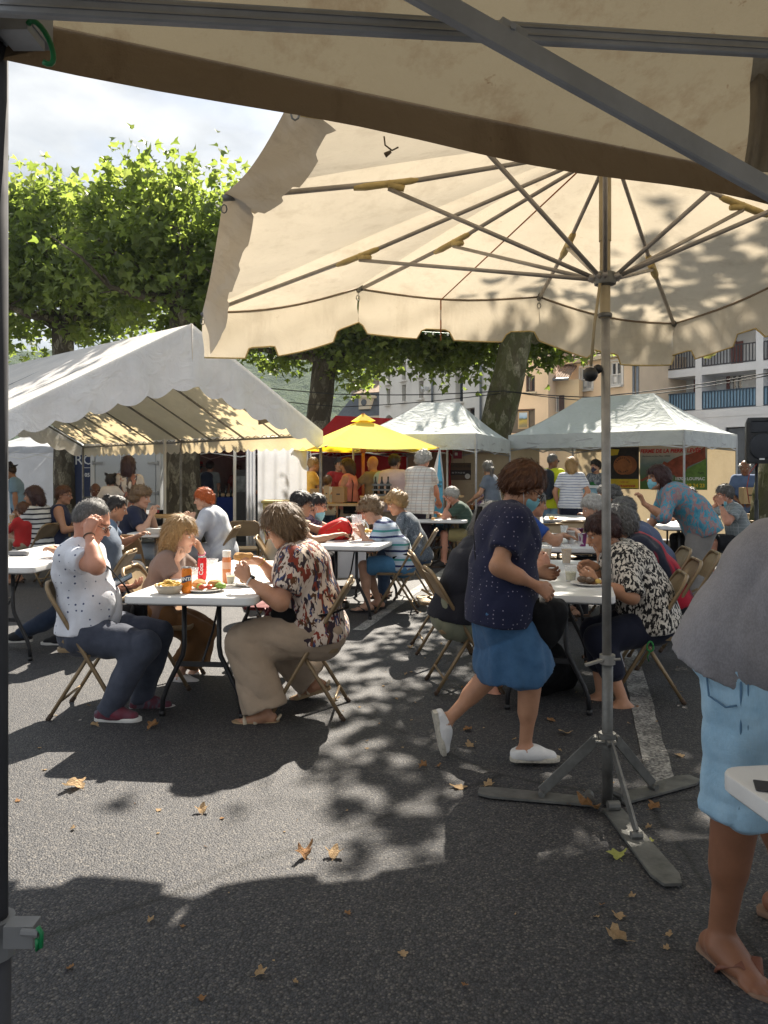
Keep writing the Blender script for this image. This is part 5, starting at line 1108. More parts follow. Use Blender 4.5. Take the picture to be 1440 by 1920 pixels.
    # ---- trousers / shorts / skirt
    if bot:
        inf = bot.get('inf', .014); T = [cone(P, P + u1 * .10 * s, .112 * s * b + inf, .106 * s * b + inf, .05, lat, 1.36), cone(HP[1] + lat * .01, HP[-1] - lat * .01, .108 * s * b + inf, .108 * s * b + inf, .05)]
        clips = [(P + A3(0, 0, .115 * s * b), A3(0, 0, 1))] if sit is not None else [(P + u1 * bot.get('rise', (-.03 if bot['k'] == 'skirt' else .02) if top and top.get('hem', .03) > .0 else .10) * s, u1)]; fl = bot.get('flare', 0)
        if bot['k'] == 'skirt':
            mk = (KN[1] + KN[-1]) / 2; d_ = (mk - P); e = P + d_ * bot.get('len', .8); T.append(cone(P, e, .108 * s * b + inf, .118 * s * b + inf + fl, .05, lat, 1.42, cap=True))
            for g in (1, -1): e2 = HP[g] + (KN[g] - HP[g]) * bot.get('len', .8); T.append(cone(HP[g], e2, .095 * s * b + inf, .08 * s * b + inf + fl, .06, cap=True))
        else:
            Ln = bot.get('len', 2.0)
            for g in (1, -1):
                if Ln <= 1: e = HP[g] + (KN[g] - HP[g]) * Ln; T.append(cone(HP[g], e, .092 * s * b + inf, (.092 - .026 * Ln) * s * b + inf + fl + .008, .03, cap=True))
                else: e = KN[g] + (AN[g] - KN[g]) * ((Ln - 1) * (1.1 if Ln > 1.8 else 1)); T += [cone(HP[g], KN[g], .092 * s * b + inf, .062 * s * (.5 + .5 * b) + inf + fl * .4, .03), cone(KN[g], e, .060 * s * (.5 + .5 * b) + inf + fl * .4, .043 * s + inf + fl, .03, cap=True)] + ([gro_(leg[g][2], inf + .006), gro_(leg[g][0], inf + .004)] if Ln > 1.3 else [])
        V, F = smesh(T, res, disp=wrinkle(bot.get('wr', .005), 30, sd_ + 5, (1, 1, .8)), clips=clips); np_mesh({'skirt': 'skirt', 'shorts': 'shorts'}.get(bot['k'], 'trousers'), V, F, bot['m'], root)
    # ---- shoes
    if shoes:
        for g in (1, -1):
            td, fl, fu = FT[g]; a = AN[g]; k = shoes['k']; so = shoes.get('sole', M_SOLE)
            def q(x, y, z): return a + (td * x + fl * y * g + fu * z) * s
            if k == 'shoe':
                T = [cone(q(-.045, 0, -.035), q(.06, 0, -.038), .040 * s, .040 * s, .03, fu, 1.05), cone(q(.03, 0, -.02), q(.155, .004, -.047), .042 * s, .028 * s, .035, fl, 1.3), cone(q(-.02, 0, -.01), q(-.01, 0, .012), .040 * s, .041 * s, .02)]
                V, F = smesh(T, .0055 if near else .010, clips=[(q(0, 0, -.062), -fu), (q(0, 0, .006) , nv(fu - td * .25))]); o = np_mesh('shoe', V, F, shoes['m'], root)
            else: o = root
            out = [(-.085, .012), (-.075, .034), (-.02, .040), (.06, .042), (.13, .052), (.18, .040), (.205, .012), (.195, -.018), (.16, -.040), (.09, -.042), (.0, -.036), (-.06, -.034), (-.083, -.012)]
            th = .024 if k != 'flip' else .016; m = MB(); m.loft([[q(x * (1.0 if k == 'shoe' else .98), y * w2, z) for x, y in out] for z, w2 in ((-.0745, .95), (-.072, 1), (-.0745 + th * .9, 1.0), (-.0745 + th, .96))]); obj('sole', m, so, o, True, False, 50)
            if k in ('sandal', 'flip'):
                m = MB()
                if k == 'sandal':
                    for x0 in (.055, .115): m = MB(); m.tube([q(x0, -.050, -.058), q(x0 + .004, -.036, -.030 - .1 * (x0 - .05)), q(x0 + .006, 0, -.010 - .22 * (x0 - .05)), q(x0 + .004, .040, -.030 - .1 * (x0 - .05)), q(x0, .052, -.058)], .012 * s, 8, flat=.35); obj('strap', m, shoes['m'], root, True)
                    m = MB(); m.tube([q(-.07, -.03, -.04), q(-.088, 0, -.02), q(-.07, .03, -.04)], .009, 6); obj('heel_strap', m, shoes['m'], root, True)
                else:
                    for sg in (-1, 1): m.tube([q(.135, .014, -.052), q(.09, .014 + sg * .026, -.018), q(.045, sg * .045, -.045), q(.035, sg * .043, -.062)], [.008, .019, .021, .017], 8, flat=.35)
                    obj('strap', m, shoes['m'], root, True)
            if k == 'shoe' and near:
                m = MB()
                for j in range(4): m = MB(); m.tube([q(.045 + j * .022, -.020, -.004 - j * .009), q(.05 + j * .022, 0, .006 - j * .010), q(.045 + j * .022, .020, -.004 - j * .009)], .0035, 5); obj('lace', m, shoes.get('lace', so), o, True)
    # ---- hair
    if hair:
        kind, colr = hair[0], hair[1]; ln_ = hair[2] if len(hair) > 2 else .2; hm = hairmat('hair_' + colr, *HM[colr]); f, l, u = HF[:, 0], HF[:, 1], HF[:, 2]
        def q(x, y, z): return H + (f * x + l * y + u * z) * hs
        inf = {'short': .012, 'buzz': .002, 'bob': .024, 'long': .018, 'curly': .034, 'tail': .010, 'bun': .010, 'balding': .009, 'full': .018, 'bunches': .011}[kind]
        T = [ell(q(-.014, 0, .022), ((.100 + inf) * hs, (.078 + inf) * hs, (.100 + inf) * hs), HF)]; zs = {'short': ([-.13, -.06, -.015, .02, .05, .09], [-.10, -.075, -.02, .02, .046, .060]), 'buzz': ([-.13, -.06, -.01, .03, .06, .09], [-.05, -.03, .012, .045, .068, .082]), 'full': ([-.14, -.05, .0, .03, .06, .1], [-.09, -.075, -.03, .01, .035, .052]),
            'curly': ([-.15, -.05, .0, .03, .06, .11], [-.10, -.08, -.03, .02, .04, .055]), 'bob': ([-.15, -.03, .02, .045, .065, .1], [-.105, -.105, -.085, -.02, .045, .058]), 'long': ([-.15, -.03, .01, .03, .06, .1], [-.2, -.2, -.12, .0, .05, .062])}.get(kind, ([-.13, -.05, .0, .03, .06, .09], [-.07, -.05, .01, .04, .055, .065]))
        if kind == 'bob': T += [cone(q(-.03, .062, -.02), q(-.018, .064, -.085), .034 * hs, .026 * hs, .03), cone(q(-.03, -.062, -.02), q(-.018, -.064, -.085), .034 * hs, .026 * hs, .03), cone(q(-.075, 0, -.02), q(-.07, 0, -.09), .05 * hs, .036 * hs, .04, l, 1.5)]
        if kind == 'long':
            T += [cone(q(-.06, 0, .0), q(-.085, 0, -.09), .06 * hs, .05 * hs, .04, l, 1.4)]; dn = A3(0, 0, -1) * .8 - u * .2 ; b0 = q(-.085, 0, -.07)
            b1 = b0 + dn * ln_ - u2 * 0 - f * .01; T += [cone(b0, b1, .044 * hs, .022 * hs, .04, l, 1.6)]
            for g in (1, -1): T.append(cone(q(-.02, g * .07, .0), q(-.03, g * .078, -.07) + dn * ln_ * .75, .030 * hs, .016 * hs, .03))
        if kind == 'tail': T += [cone(q(-.10, 0, .0), q(-.15, 0, -.05), .026 * hs, .03 * hs, .02), cone(q(-.15, 0, -.05), q(-.14, 0, -.05) + A3(0, 0, -ln_), .032 * hs, .014 * hs, .02)]
        if kind == 'bun': T += [ell(q(-.11, 0, .07), (.045, .045, .04), HF, .015)]
        if kind == 'bunches': T += [cone(q(-.01, .05, .11), q(-.02, .085, .145), .018, .012, .012), cone(q(-.01, -.05, .11), q(-.02, -.085, .145), .018, .012, .012)]
        xs_, zz_ = np.array(zs[0]) * hs, np.array(zs[1]) * hs
        def cut(X, Y, Z):
            dx, dy, dz = X - H[0], Y - H[1], Z - H[2]; a = dx * f[0] + dy * f[1] + dz * f[2]; c = dx * u[0] + dy * u[1] + dz * u[2]; bq = dx * l[0] + dy * l[1] + dz * l[2]; r_ = np.interp(a, xs_, zz_) - c + .006 * np.sin(bq * 190 + a * 120) + .004 * np.sin(bq * 410 - a * 260)
            if kind == 'balding': r_ = np.maximum(r_, np.minimum(c - .055 * hs, a + .085 * hs))
            if kind in ('long', 'tail'): r_ = np.where(a < -.01, -.05, r_)
            return r_
        tap = inf * .85 * (0 if kind in ('long', 'bob') else 1)
        amp = {'curly': .012, 'buzz': .0008, 'full': .006, 'short': .0035}.get(kind, .0045)
        if kind == 'curly': disp = wrinkle(amp, 70, sd_, (1, 1, 1))
        else:
            wr_ = wrinkle(amp * .8, 30, sd_, (1, 1, .4))
            def disp(X, Y, Z):
                dx, dy, dz = X - H[0], Y - H[1], Z - H[2]; a = dx * f[0] + dy * f[1] + dz * f[2]; bb_ = dx * l[0] + dy * l[1] + dz * l[2]; c = dx * u[0] + dy * u[1] + dz * u[2]; ph = np.arctan2(bb_, c + .12); return wr_(X, Y, Z) + amp * .5 * np.sin(ph * 34 + 3 * np.sin(a * 40) + 20 * a)
        disp0 = disp
        def disp(X, Y, Z):
            r_ = cut(X, Y, Z); return disp0(X, Y, Z) + tap * np.exp(-(np.minimum(r_, 0) / (.022 * hs)) ** 2) + (.02 * np.exp(-(np.minimum(r_, 0) / (.012 * hs)) ** 2) if kind == 'bob' else 0)
        V, F = smesh(T, hres, disp=disp, clips=[cut]); ho = np_mesh('hair', V, F, hm, root)
        if len(F) > 50:
            r_ = np.random.default_rng(sd_ + 3); ns = (3600 if near else 900) * (2 if kind == 'buzz' else 1); fi = r_.integers(0, len(F), ns); p0 = V[F[fi, 0]]; p1, p2 = V[F[fi, 1]], V[F[fi, 3]]; nn = np.cross(p1 - p0, p2 - p0); nn /= np.linalg.norm(nn, axis=1)[:, None] + 1e-9
            crown = q(-.05, 0, .12); tg = (p0 - crown) * 1.0 - u * .05 - (f * .03 if kind not in ('curly',) else 0) + r_.normal(size=(ns, 3)) * (.03 if kind != 'curly' else .10); tg -= nn * (tg * nn).sum(1)[:, None]; tg /= np.linalg.norm(tg, axis=1)[:, None] + 1e-9
            Ls = r_.uniform(.018, .05, ns) * (1.5 if kind in ('long', 'bob', 'tail') else .8 if kind == 'curly' else 1) * hs; wd_ = (.0015 if near else .0034) * r_.uniform(.6, 1.3, ns); sd2 = np.cross(tg, nn); lift = r_.uniform(.0, .008, ns) * (2 if kind == 'curly' else 1) * (1 if near else 1.4)
            if kind == 'buzz': tg = nv3(nn * .8 + tg * .6 + r_.normal(size=(ns, 3)) * .3); Ls = r_.uniform(.003, .006, ns) * hs; wd_ = wd_ * .5; sd2 = nv3(np.cross(tg, nn) + 1e-4)
            pts = []
            for t_, wk, lf_ in ((0, .8, -.001), (.5, 1, .8), (1, .15, .35)):
                c_p = p0 + tg * (Ls * t_)[:, None] + nn * (.0015 + lift * lf_ - (.006 * t_ * t_ if kind == 'curly' else .003 * t_ * t_))[:, None]
                for sg in (-1, 1): pts.append(c_p + sd2 * (sg * wd_ * wk)[:, None])
            SV = np.stack(pts, 1).reshape(-1, 3); base = (np.arange(ns) * 6)[:, None]; SF = np.concatenate([base + np.array([0, 1, 3, 2]), base + np.array([2, 3, 5, 4])]); so_ = np_mesh('hair_strands', SV, SF, hm, ho); so_['kind'] = 'stuff'
    if glasses:
        m = MB(); lm = MB()
        for g in (1, -1):
            c = H + HF @ (A3(.104, g * .033, .002) * hs); m.tube([c + HF @ (A3(-.004 * abs(math.cos(t)), math.cos(t) * .025, math.sin(t) * .019) * hs) for t in np.linspace(0, 2 * math.pi, 15)], .0022 * hs, 5); m.tube([H + HF @ (A3(.098, g * .058, .006) * hs), H + HF @ (A3(.05, g * .076, .008) * hs), H + HF @ (A3(-.005, g * .086, .004) * hs)], .002 * hs, 5)
            if glasses == 'sun': lm.add([c] + [c + HF @ (A3(0, math.cos(t) * .025, math.sin(t) * .019) * hs) for t in np.linspace(0, 2 * math.pi, 15)[:-1]], [(0, i + 1, (i + 1) % 14 + 1) for i in range(14)])
        m.tube([H + HF @ (A3(.107, y, .006) * hs) for y in (-.010, 0, .010)], .002 * hs, 5); o = obj('glasses', m, M_GLS, root, True)
        if lm.v: obj('lens', lm, M_LENS, o)
    if mask:
        drop = .055 if mask == 'chin' else 0; f, l, u = HF[:, 0], HF[:, 1], HF[:, 2]; off = -u * drop * hs
        T = [ell(H + off + HF @ (A3(.036, 0, -.048) * hs), (.072 * hs, .062 * hs, .062 * hs), HF), cone(H + off + HF @ (A3(.09, 0, -.012) * hs), H + off + HF @ (A3(.082, 0, -.095) * hs), .020 * hs, .022 * hs, .03)]
        V, F = smesh(T, hres, clips=[(H + off + HF @ (A3(.022, 0, 0) * hs), -f), (H + off + HF @ (A3(0, 0, -.006) * hs), u)]); o = np_mesh('face_mask', V, F, M_MASK if mask != 'dark' else cloth('dark_face_mask', 'plain', ((.05, .05, .08),)), root)
        for g in (1, -1):
            for z in (-.018, -.085):
                m = MB(); m.tube([H + off + HF @ (A3(.045, g * .056, z) * hs), H + HF @ (A3(.02, g * .074, z * .5 - .012) * hs), H + HF @ (A3(-.022, g * .088, -.012) * hs)], .0016, 5); obj('ear_loop', m, M_MASKW, o, True)
    if hat:
        m = MB(); c0 = H + HF @ (A3(-.012, 0, .062) * hs); m.lathe([(.165, -.012), (.17, -.006), (.10, .004), (.098, .07), (.085, .095), (.02, .085)], (0, 0, 0), 20); m.v = [tuple(c0 + HF @ (np.array(v) * hs)) for v in m.v]; o = obj('hat', m, hat, root, True, False, 40)
        m = MB(); m.lathe([(.1005, .006), (.1005, .026)], (0, 0, 0), 20, cap=False); m.v = [tuple(c0 + HF @ (np.array(v) * hs)) for v in m.v]; obj('hat_band', m, M_BLKP, o, True)
    if extras: extras(J)
    return J
def jw(J, p):
    """local point -> world"""
    r = J['root']; a = r.rotation_euler.z; return Vector((r.location.x + p[0] * math.cos(a) - p[1] * math.sin(a), r.location.y + p[0] * math.sin(a) + p[1] * math.cos(a), p[2]))
def lpart(J, name, mb, mat, **k): return obj(name, mb, mat, J['root'], True, **k)
# ================================================================ PEOPLE CLOSE TO US
def sitter(label, short, at_, face, chairdeg=None, red=False, cy=0, **k):
    d = chairdeg if chairdeg is not None else face; chair(('maroon' if red else 'tan') + ' folding chair under ' + short, at_[0] + .055 * math.cos(R(d)), at_[1] + .055 * math.sin(R(d)), d, red)
    return person(label, at_, face, sit=k.pop('sit', .405), **k)
def ringband(J, g, mat, r=.031, t=.55, w_=.004, name='bracelet'):
    a, b = J['EL'][g], J['WR'][g]; d = nv(b - a); c = b - d * .012; x = nv(np.cross(d, A3(0, 0, 1))); y = np.cross(d, x); s = J['s']; m = MB()
    m.tube([c + (x * math.cos(q) + y * math.sin(q)) * r * s for q in np.linspace(0, 2 * math.pi, 17)], w_, 6); return lpart(J, name, m, mat)
def watch(J, g, mat, face=M_BLKP):
    o = ringband(J, g, mat, .030, .5, .0055, 'watch'); a, b = J['EL'][g], J['WR'][g]; d = nv(b - a); c = b - d * .012; x = nv(np.cross(d, A3(0, 0, 1))); y = np.cross(x, d); m = MB()
    m.tube([c + y * .028 * J['s'], c + y * .036 * J['s']], .016, 12); obj('watch_face', m, face, o, True)
def strap(J, pts, mat, r=.016, flat=.22, name='shoulder_strap'):
    m = MB(); m.tube(pts, r, 8, flat=flat); return lpart(J, name, m, mat)
M_PHONE = pm('phone_glass', (.02, .03, .045), .12)
M_BAG = pm('black_nylon', (.005, .005, .006), .8, 0, .3, 12, .25, 60, spec=.2)

# --- man in the white polo shirt
def ex(J):
    ringband(J, 1, M_ROPE, .030); ringband(J, -1, pm('dark_leather_band', (.12, .05, .02), .6), .031, .5, .008)
    N, C, W, P = J['N'], J['C'], J['W'], J['P']; strap(J, [N + A3(-.03, -.10, -.02), N + A3(.06, -.075, -.03), C + A3(.165, -.02, .0), W + A3(.225, .06, .06), P + A3(.245, .12, .12), P + A3(.20, .20, .04)], M_BAG, .021)
    m = MB(); c = P + A3(.22, .21, .02); m.rslab((c[0], c[1], c[2] - .1), .16, .07, .2, .025, .01); lpart(J, 'small_bag', m, M_BAG, sharp=50)
sitter('grey-haired man in white dotted polo shirt holding his forehead and a phone', 'the man in the white polo shirt', (-1.79, 4.63), 2, s=.955, hs=1.06, lean=-5, head=(26, 4), bulk=1.13, belly=1.18, skin='ruddy', near=True,
    rh=at(166, 1002, 4.42), rp=(.25, -.55, -1), rd=(.25, .25, 1), rn=(.3, 1, -.1), lh=at(226, 1103, 4.74), lp=(-.3, .6, -1), ln=(0, .2, 1), ld=(1, -.1, .12), curl=(.75, .5),
    rf=at(203, 1328, 4.43), lf=at(268, 1310, 4.70), hair=('buzz', 'salt'), glasses='clear',
    top=dict(m=cloth('white_polo_with_navy_motifs', 'dots', ((.66, .68, .74), (.05, .07, .16)), 24), sl=.62, hem=.0, inf=.016, wr=.010, collar=cloth('polo_collar', 'plain', ((.66, .68, .74),))),
    bot=dict(k='pants', m=cloth('slate_blue_jeans', 'denim', ((.030, .036, .055), (.075, .085, .115))), len=1.97, inf=.012, wr=.007, flare=.010),
    shoes=dict(k='shoe', m=cloth('grey_and_maroon_trainer', 'mottle', ((.09, .095, .12), (.11, .10, .13), (.13, .05, .07), (.15, .02, .035)), 9), sole=M_SOLE), extras=ex)
m = MB(); ph = at(234, 1086, 4.74); m.rslab((0, 0, 0), .145, .072, .009, .012, .002)
o = obj('smartphone', m, M_PHONE, None, True, False, 40); o.location = ph + Vector((-.01, -.03, -.01)); o.rotation_euler = (R(20), R(-28), R(12)); tag(o, 'dark smartphone held by the man in the white polo shirt', 'phone')

# --- girl with long fair hair
def ex(J): ringband(J, -1, M_ROPE, .027); ringband(J, -1, pm('pink_band', (.6, .12, .25), .5), .030)
sitter('fair-haired girl in brown shirt eating with one hand at her temple', 'the fair-haired girl', (-1.56, 5.26), 0, s=.80, lean=16, head=(12, -12), bulk=.95, skin='fair', near=True, hs=.96, fem=.5,
    rh=at(330, 1052, 5.12), rp=(.0, -.5, -1), rd=(.75, .2, .8), rn=(-.3, .3, .6), lh=at(378, 1035, 5.36), lp=(.5, .5, -1), ld=(-.35, -.1, 1), ln=(-.8, -.5, .1), curl=(.85, .35),
    rf=at(335, 1268, 5.3), lf=at(362, 1262, 5.5), hair=('long', 'blonde', .20),
    top=dict(m=cloth('taupe_tee', 'plain', ((.20, .14, .115),)), sl=.6, hem=.04, inf=.014), bot=dict(k='pants', m=cloth('brown_wide_trousers', 'plain', ((.19, .095, .035),)), len=1.7, inf=.02, flare=.035, wr=.009),
    shoes=dict(k='shoe', m=cloth('white_canvas_shoe', 'plain', ((.66, .64, .62),)), sole=M_SOLE), extras=ex)

# --- blonde woman in the leaf-print blouse
def ex(J):
    watch(J, -1, pm('white_watch_strap', (.65, .63, .6), .5)); ringband(J, 1, pm('gold_chain', (.5, .32, .08), .3, .9), .028, .5, .003)
    P, W = J['P'], J['W']; strap(J, [P + A3(-.16, -.08, .16), P + A3(-.17, .10, .15), P + A3(-.08, .20, .13), P + A3(.06, .21, .12), P + A3(.16, .17, .115)], M_BAG, .013, .3, 'belt_strap')
    F = J['R1']; V, Fc = smesh([ell(P + A3(.185, .13, .10), (.10, .06, .062), rotZ(-.55), .01), cone(P + A3(.14, .19, .12), P + A3(.24, .08, .12), .035, .03, .03)], .008, disp=wrinkle(.004, 40, 3)); np_mesh('waist_bag', V, Fc, M_BAG, J['root'])
sitter('blonde woman in leaf-print blouse and beige trousers eating at the near left table', 'the blonde woman in the leaf-print blouse', (-.385, 4.62), 178, s=.97, lean=17, head=(26, 8), bulk=1.14, belly=1.05, fem=1, skin='tan', near=True,
    lh=at(466, 1088, 4.40), lp=(-.3, .5, -1), ld=(.65, -.25, .55), ln=(.1, -.8, .3), rh=at(487, 1052, 4.80), rp=(-.2, -.6, -1), rd=(1, .1, .05), rn=(0, .6, -.7), curl=(.75, .65),
    lf=at(498, 1335, 4.42), rf=at(592, 1278, 4.86), fpitch=(18, 0), hair=('bob', 'dkbl'), glasses='clear',
    top=dict(m=cloth('leaf_print_blouse', 'floral', ((.60, .50, .42), (.035, .022, .03), (.22, .04, .022), (.035, .05, .13), (.10, .045, .02)), 24), sl=.72, hem=.05, inf=.02, loose=.012, wr=.009, v=.6),
    bot=dict(k='pants', m=cloth('beige_linen_trousers', 'plain', ((.37, .28, .20),)), len=1.86, inf=.028, flare=.055, wr=.008),
    shoes=dict(k='sandal', m=pm('cream_leather', (.55, .45, .32), .5), sole=pm('cork_sole', (.35, .24, .13), .8)), extras=ex)

# --- woman walking past
def ex(J):
    P, C, N, W = J['P'], J['C'], J['N'], J['W']; strap(J, [C + A3(-.10, .12, .13), C + A3(-.135, .06, .02), W + A3(-.135, -.05, .04), W + A3(-.06, -.165, -.06), P + A3(.05, -.19, .0)], M_BAG, .014)
    V, F = smesh([ell(P + A3(.20, -.10, -.10), (.10, .05, .13), rotY(.25) @ rotZ(.3), .02), cone(P + A3(.12, -.13, -.02), P + A3(.26, -.08, -.03), .05, .05, .05)], .009, disp=wrinkle(.006, 30, 8)); np_mesh('shoulder_bag', V, F, M_BAG, J['root'])
person('auburn-haired masked woman in navy dotted top and denim skirt walking past', (.575, 3.80), 6, s=.855, lean=5, head=(36, -4), bulk=1.12, belly=1.0, fem=1, skin='tan', near=True, hs=.96,
    rh=at(1006, 1098, 3.60), rp=(-.35, -.35, -1), rd=(.85, .1, -.55), rn=(0, .9, -.3), lh=at(1006, 1075, 3.92), lp=(-.6, .5, -.8), ln=(0, -.7, .4), ld=(1, -.1, -.1), curl=(.55, .6),
    rf=at(984, 1402, 3.76), lf=at(838, 1352, 3.90), fpitch=(0, 78), ft=(0, 0), hair=('full', 'auburn'), mask='on', glasses='clear',
    top=dict(m=cloth('navy_top_with_small_dots', 'dots', ((.014, .017, .048), (.28, .26, .34)), 46), sl=.66, hem=.10, inf=.018, loose=.014, wr=.007),
    bot=dict(k='skirt', m=cloth('blue_denim_skirt', 'denim', ((.022, .070, .155), (.075, .165, .29))), len=1.0, inf=.012, flare=.03, wr=.010),
    shoes=dict(k='shoe', m=cloth('white_plimsoll', 'plain', ((.68, .67, .66),)), sole=pm('cream_textured_sole', (.52, .48, .40), .8, 0, .3, 60), lace=pm('grey_lace', (.30, .30, .31), .8)), extras=ex)

# --- grey-haired sitter in black
sitter('long grey-haired sitter in black T-shirt and khaki shorts behind the walking woman', 'the black-shirted sitter', (.47, 5.15), 6, s=.97, lean=22, head=(20, 0), bulk=1.12, skin='ruddy', near=True,
    rh=at(1012, 1058, 5.08), rn=(0, 1, 0), curl=(.75, .5), lh=(.55, .15, .80), rf=at(925, 1300, 5.0), hair=('long', 'grey', .16),
    top=dict(m=cloth('black_tee', 'plain', ((.013, .014, .022),)), sl=.62, hem=.03, inf=.016, wr=.008), bot=dict(k='shorts', m=cloth('khaki_green_shorts', 'plain', ((.21, .22, .155),)), len=.92, inf=.022, flare=.015, wr=.010),
    shoes=dict(k='sandal', m=pm('brown_sandal_leather', (.15, .06, .03), .6), sole=M_RUB))

# --- woman in the flecked knit
def ex(J): ringband(J, -1, M_PVC, .031, .5, .006); ringband(J, 1, M_ROPE, .030, .5, .004)
sitter('dark-haired woman in black and white flecked blouse seated right of the parasol pole', 'the woman in the flecked blouse', (1.74, 4.96), 168, s=.94, lean=28, head=(28, 12), bulk=1.13, belly=1.0, fem=1, skin='tan', near=True,
    lh=at(1118, 1092, 4.72), lp=(-.3, .6, -.9), ld=(.75, -.2, .4), ln=(.1, -.8, .2), rh=at(1116, 1062, 4.98), rp=(-.2, -.7, -.8), rd=(1, .1, .05), rn=(0, .7, -.4), curl=(.8, .75),
    lf=at(1170, 1318, 4.70), rf=at(1128, 1305, 4.86), hair=('full', 'redbrown'), group=None,
    top=dict(m=cloth('flecked_knit_blouse', 'fleck', ((.015, .014, .016), (.62, .58, .52)), 62), sl=.98, hem=.06, inf=.026, loose=.02, wr=.010, v=1.0),
    bot=dict(k='pants', m=cloth('navy_cropped_trousers', 'plain', ((.010, .012, .026),)), len=1.55, inf=.018), shoes=dict(k='sandal', m=pm('bronze_leather', (.26, .13, .06), .45), sole=pm('brown_sole', (.12, .06, .03), .7)), extras=ex)

# --- man at the right edge
def ex7(J):
    HP, KN, AN = J['HP'][1], J['KN'][1], J['AN'][1]; dn = pm('dark_denim_seam', (.08, .17, .28), .8); pts = [HP + (KN - HP) * t + A3(-.01, -1, 0) * (.128 - .026 * t) for t in (.0, .3, .6, .9)] + [KN + (AN - KN) * .12 + A3(-.01, -1, 0) * .112]
    strap(J, pts, dn, .0035, 1, 'side_seam'); strap(J, [p + A3(.018, .001, 0) for p in pts], dn, .0022, 1, 'side_seam'); q = HP + (KN - HP) * .12; strap(J, [q + A3(-.10, -.078, .03), q + A3(-.085, -.10, -.09), q + A3(-.04, -.125, -.11), q + A3(-.012, -.130, -.10)], dn, .0028, 1, 'pocket_seam')
    e = KN + (AN - KN) * .118; n = nv(AN - KN); x = nv(np.cross(n, A3(0, 1, 0))); y = np.cross(n, x); strap(J, [e + (x * math.cos(a) + y * math.sin(a)) * .108 for a in np.linspace(0, 2 * math.pi, 25)], dn, .0028, 1, 'hem_stitch')
person('man in grey T-shirt, pale denim shorts and flip-flops bending at the right edge', (1.085, 2.32), -26, s=1.02, lean=46, head=(30, 0), bulk=1.10, skin='dark', near=True,
    rh=(.62, -.05, .86), lh=(.62, .2, .84), rf=at(1350, 1758, 2.25), lf=(.12, .20, .078), ft=(-38, -20), hair=('short', 'salt'),
    top=dict(m=cloth('grey_marl_tee', 'fleck', ((.225, .22, .237), (.255, .25, .27)), 240), sl=.7, hem=.125, inf=.020, loose=.004, wr=.009), bot=dict(k='shorts', m=cloth('pale_denim_shorts', 'denim', ((.22, .38, .52), (.38, .54, .66))), len=1.13, inf=.020, flare=.044, wr=.009),
    shoes=dict(k='flip', m=pm('brown_flip_flop_strap', (.16, .055, .03), .6), sole=pm('tan_flip_flop_sole', (.20, .12, .08), .8)), extras=ex7)
# ================================================================ PEOPLE FURTHER BACK
def C_(n, col, kind='plain', *a): return cloth(n, kind, (col,) + tuple(a[0]) if a else (col,), *(a[1:] if a else ()))
SHOE = dict(k='shoe', m=cloth('dark_leather_shoe', 'plain', ((.03, .025, .022),)), sole=M_RUB); SHW = dict(k='shoe', m=cloth('pale_trainer', 'plain', ((.55, .54, .52),)), sole=M_SOLE); SAND = dict(k='sandal', m=M_RUB, sole=M_RUB)
JEAN = cloth('mid_blue_jeans', 'denim', ((.025, .045, .09), (.06, .10, .17))); BLK = cloth('black_trousers', 'plain', ((.014, .014, .017),)); BEI = cloth('beige_cotton', 'plain', ((.36, .29, .20),)); GRYT = cloth('grey_trousers', 'plain', ((.24, .225, .21),)); BLUS = cloth('mid_blue_shorts', 'denim', ((.05, .16, .30), (.10, .24, .40)))
def pants(m, **k): return dict(k='pants', m=m, **k)
def shorts(m, **k): return dict(k='shorts', m=m, len=.9, **k)
def tee(n, col, kind='plain', extra=(), sc_=1.0, **k): d = dict(m=cloth(n, kind, (col,) + tuple(extra), sc_)); d.update(k); return d

# middle table with the red rucksack
sitter('boy in blue and green striped T-shirt and blue shorts bent over the table', 'the boy in the striped T-shirt', (.20, 8.05), 176, s=.95, lean=30, head=(34, 10), skin='fair', lh=(.42, .12, .83), rh=(.48, -.10, .80), lp=(-.4, .6, -.8), hair=('curly', 'dkbl'),
    top=dict(m=cloth('blue_green_striped_tee', 'stripes', ((.50, .58, .68), (.02, .03, .11), (.50, .58, .68), (.42, .52, .62), (.06, .26, .26), (.42, .50, .60), (.55, .60, .66)), .15), sl=.62, hem=.05), bot=shorts(BLUS, inf=.02), shoes=dict(k='flip', m=M_BLKP, sole=M_BLKP), lf=(.36, .12, .075), rf=(.26, -.08, .075),
    extras=lambda J: strap(J, [J['C'] + A3(-.10, .06, .1), J['W'] + A3(-.135, .06, .05), J['P'] + A3(-.06, .17, .12), J['P'] + A3(.1, .18, .08)], M_BAG, .012))
sitter('fair curly-haired woman in dark patterned blouse beyond the striped boy', 'the woman beyond the striped boy', (.42, 8.85), 172, s=.96, lean=24, head=(22, 20), fem=1, skin='tan', hair=('curly', 'blonde'), lh=(.45, .1, .82), rh=(.45, -.1, .82), top=tee('grey_marbled_blouse', (.05, .06, .075), 'mottle', ((.16, .19, .22), (.05, .06, .08), (.30, .33, .36)), 24, sl=.7, hem=.06), bot=pants(JEAN), shoes=SAND)
sitter('dark wavy-haired man in sunglasses facing the red rucksack', 'the man in sunglasses', (-1.12, 7.85), 6, s=1.0, lean=24, head=(12, -4), skin='olive', hair=('full', 'dark'), glasses='sun', rh=at(628, 1004, 7.75), lh=at(640, 1000, 8.0), top=tee('cream_shirt', (.42, .36, .27), sl=.62, hem=.03), bot=pants(JEAN), shoes=SHOE)
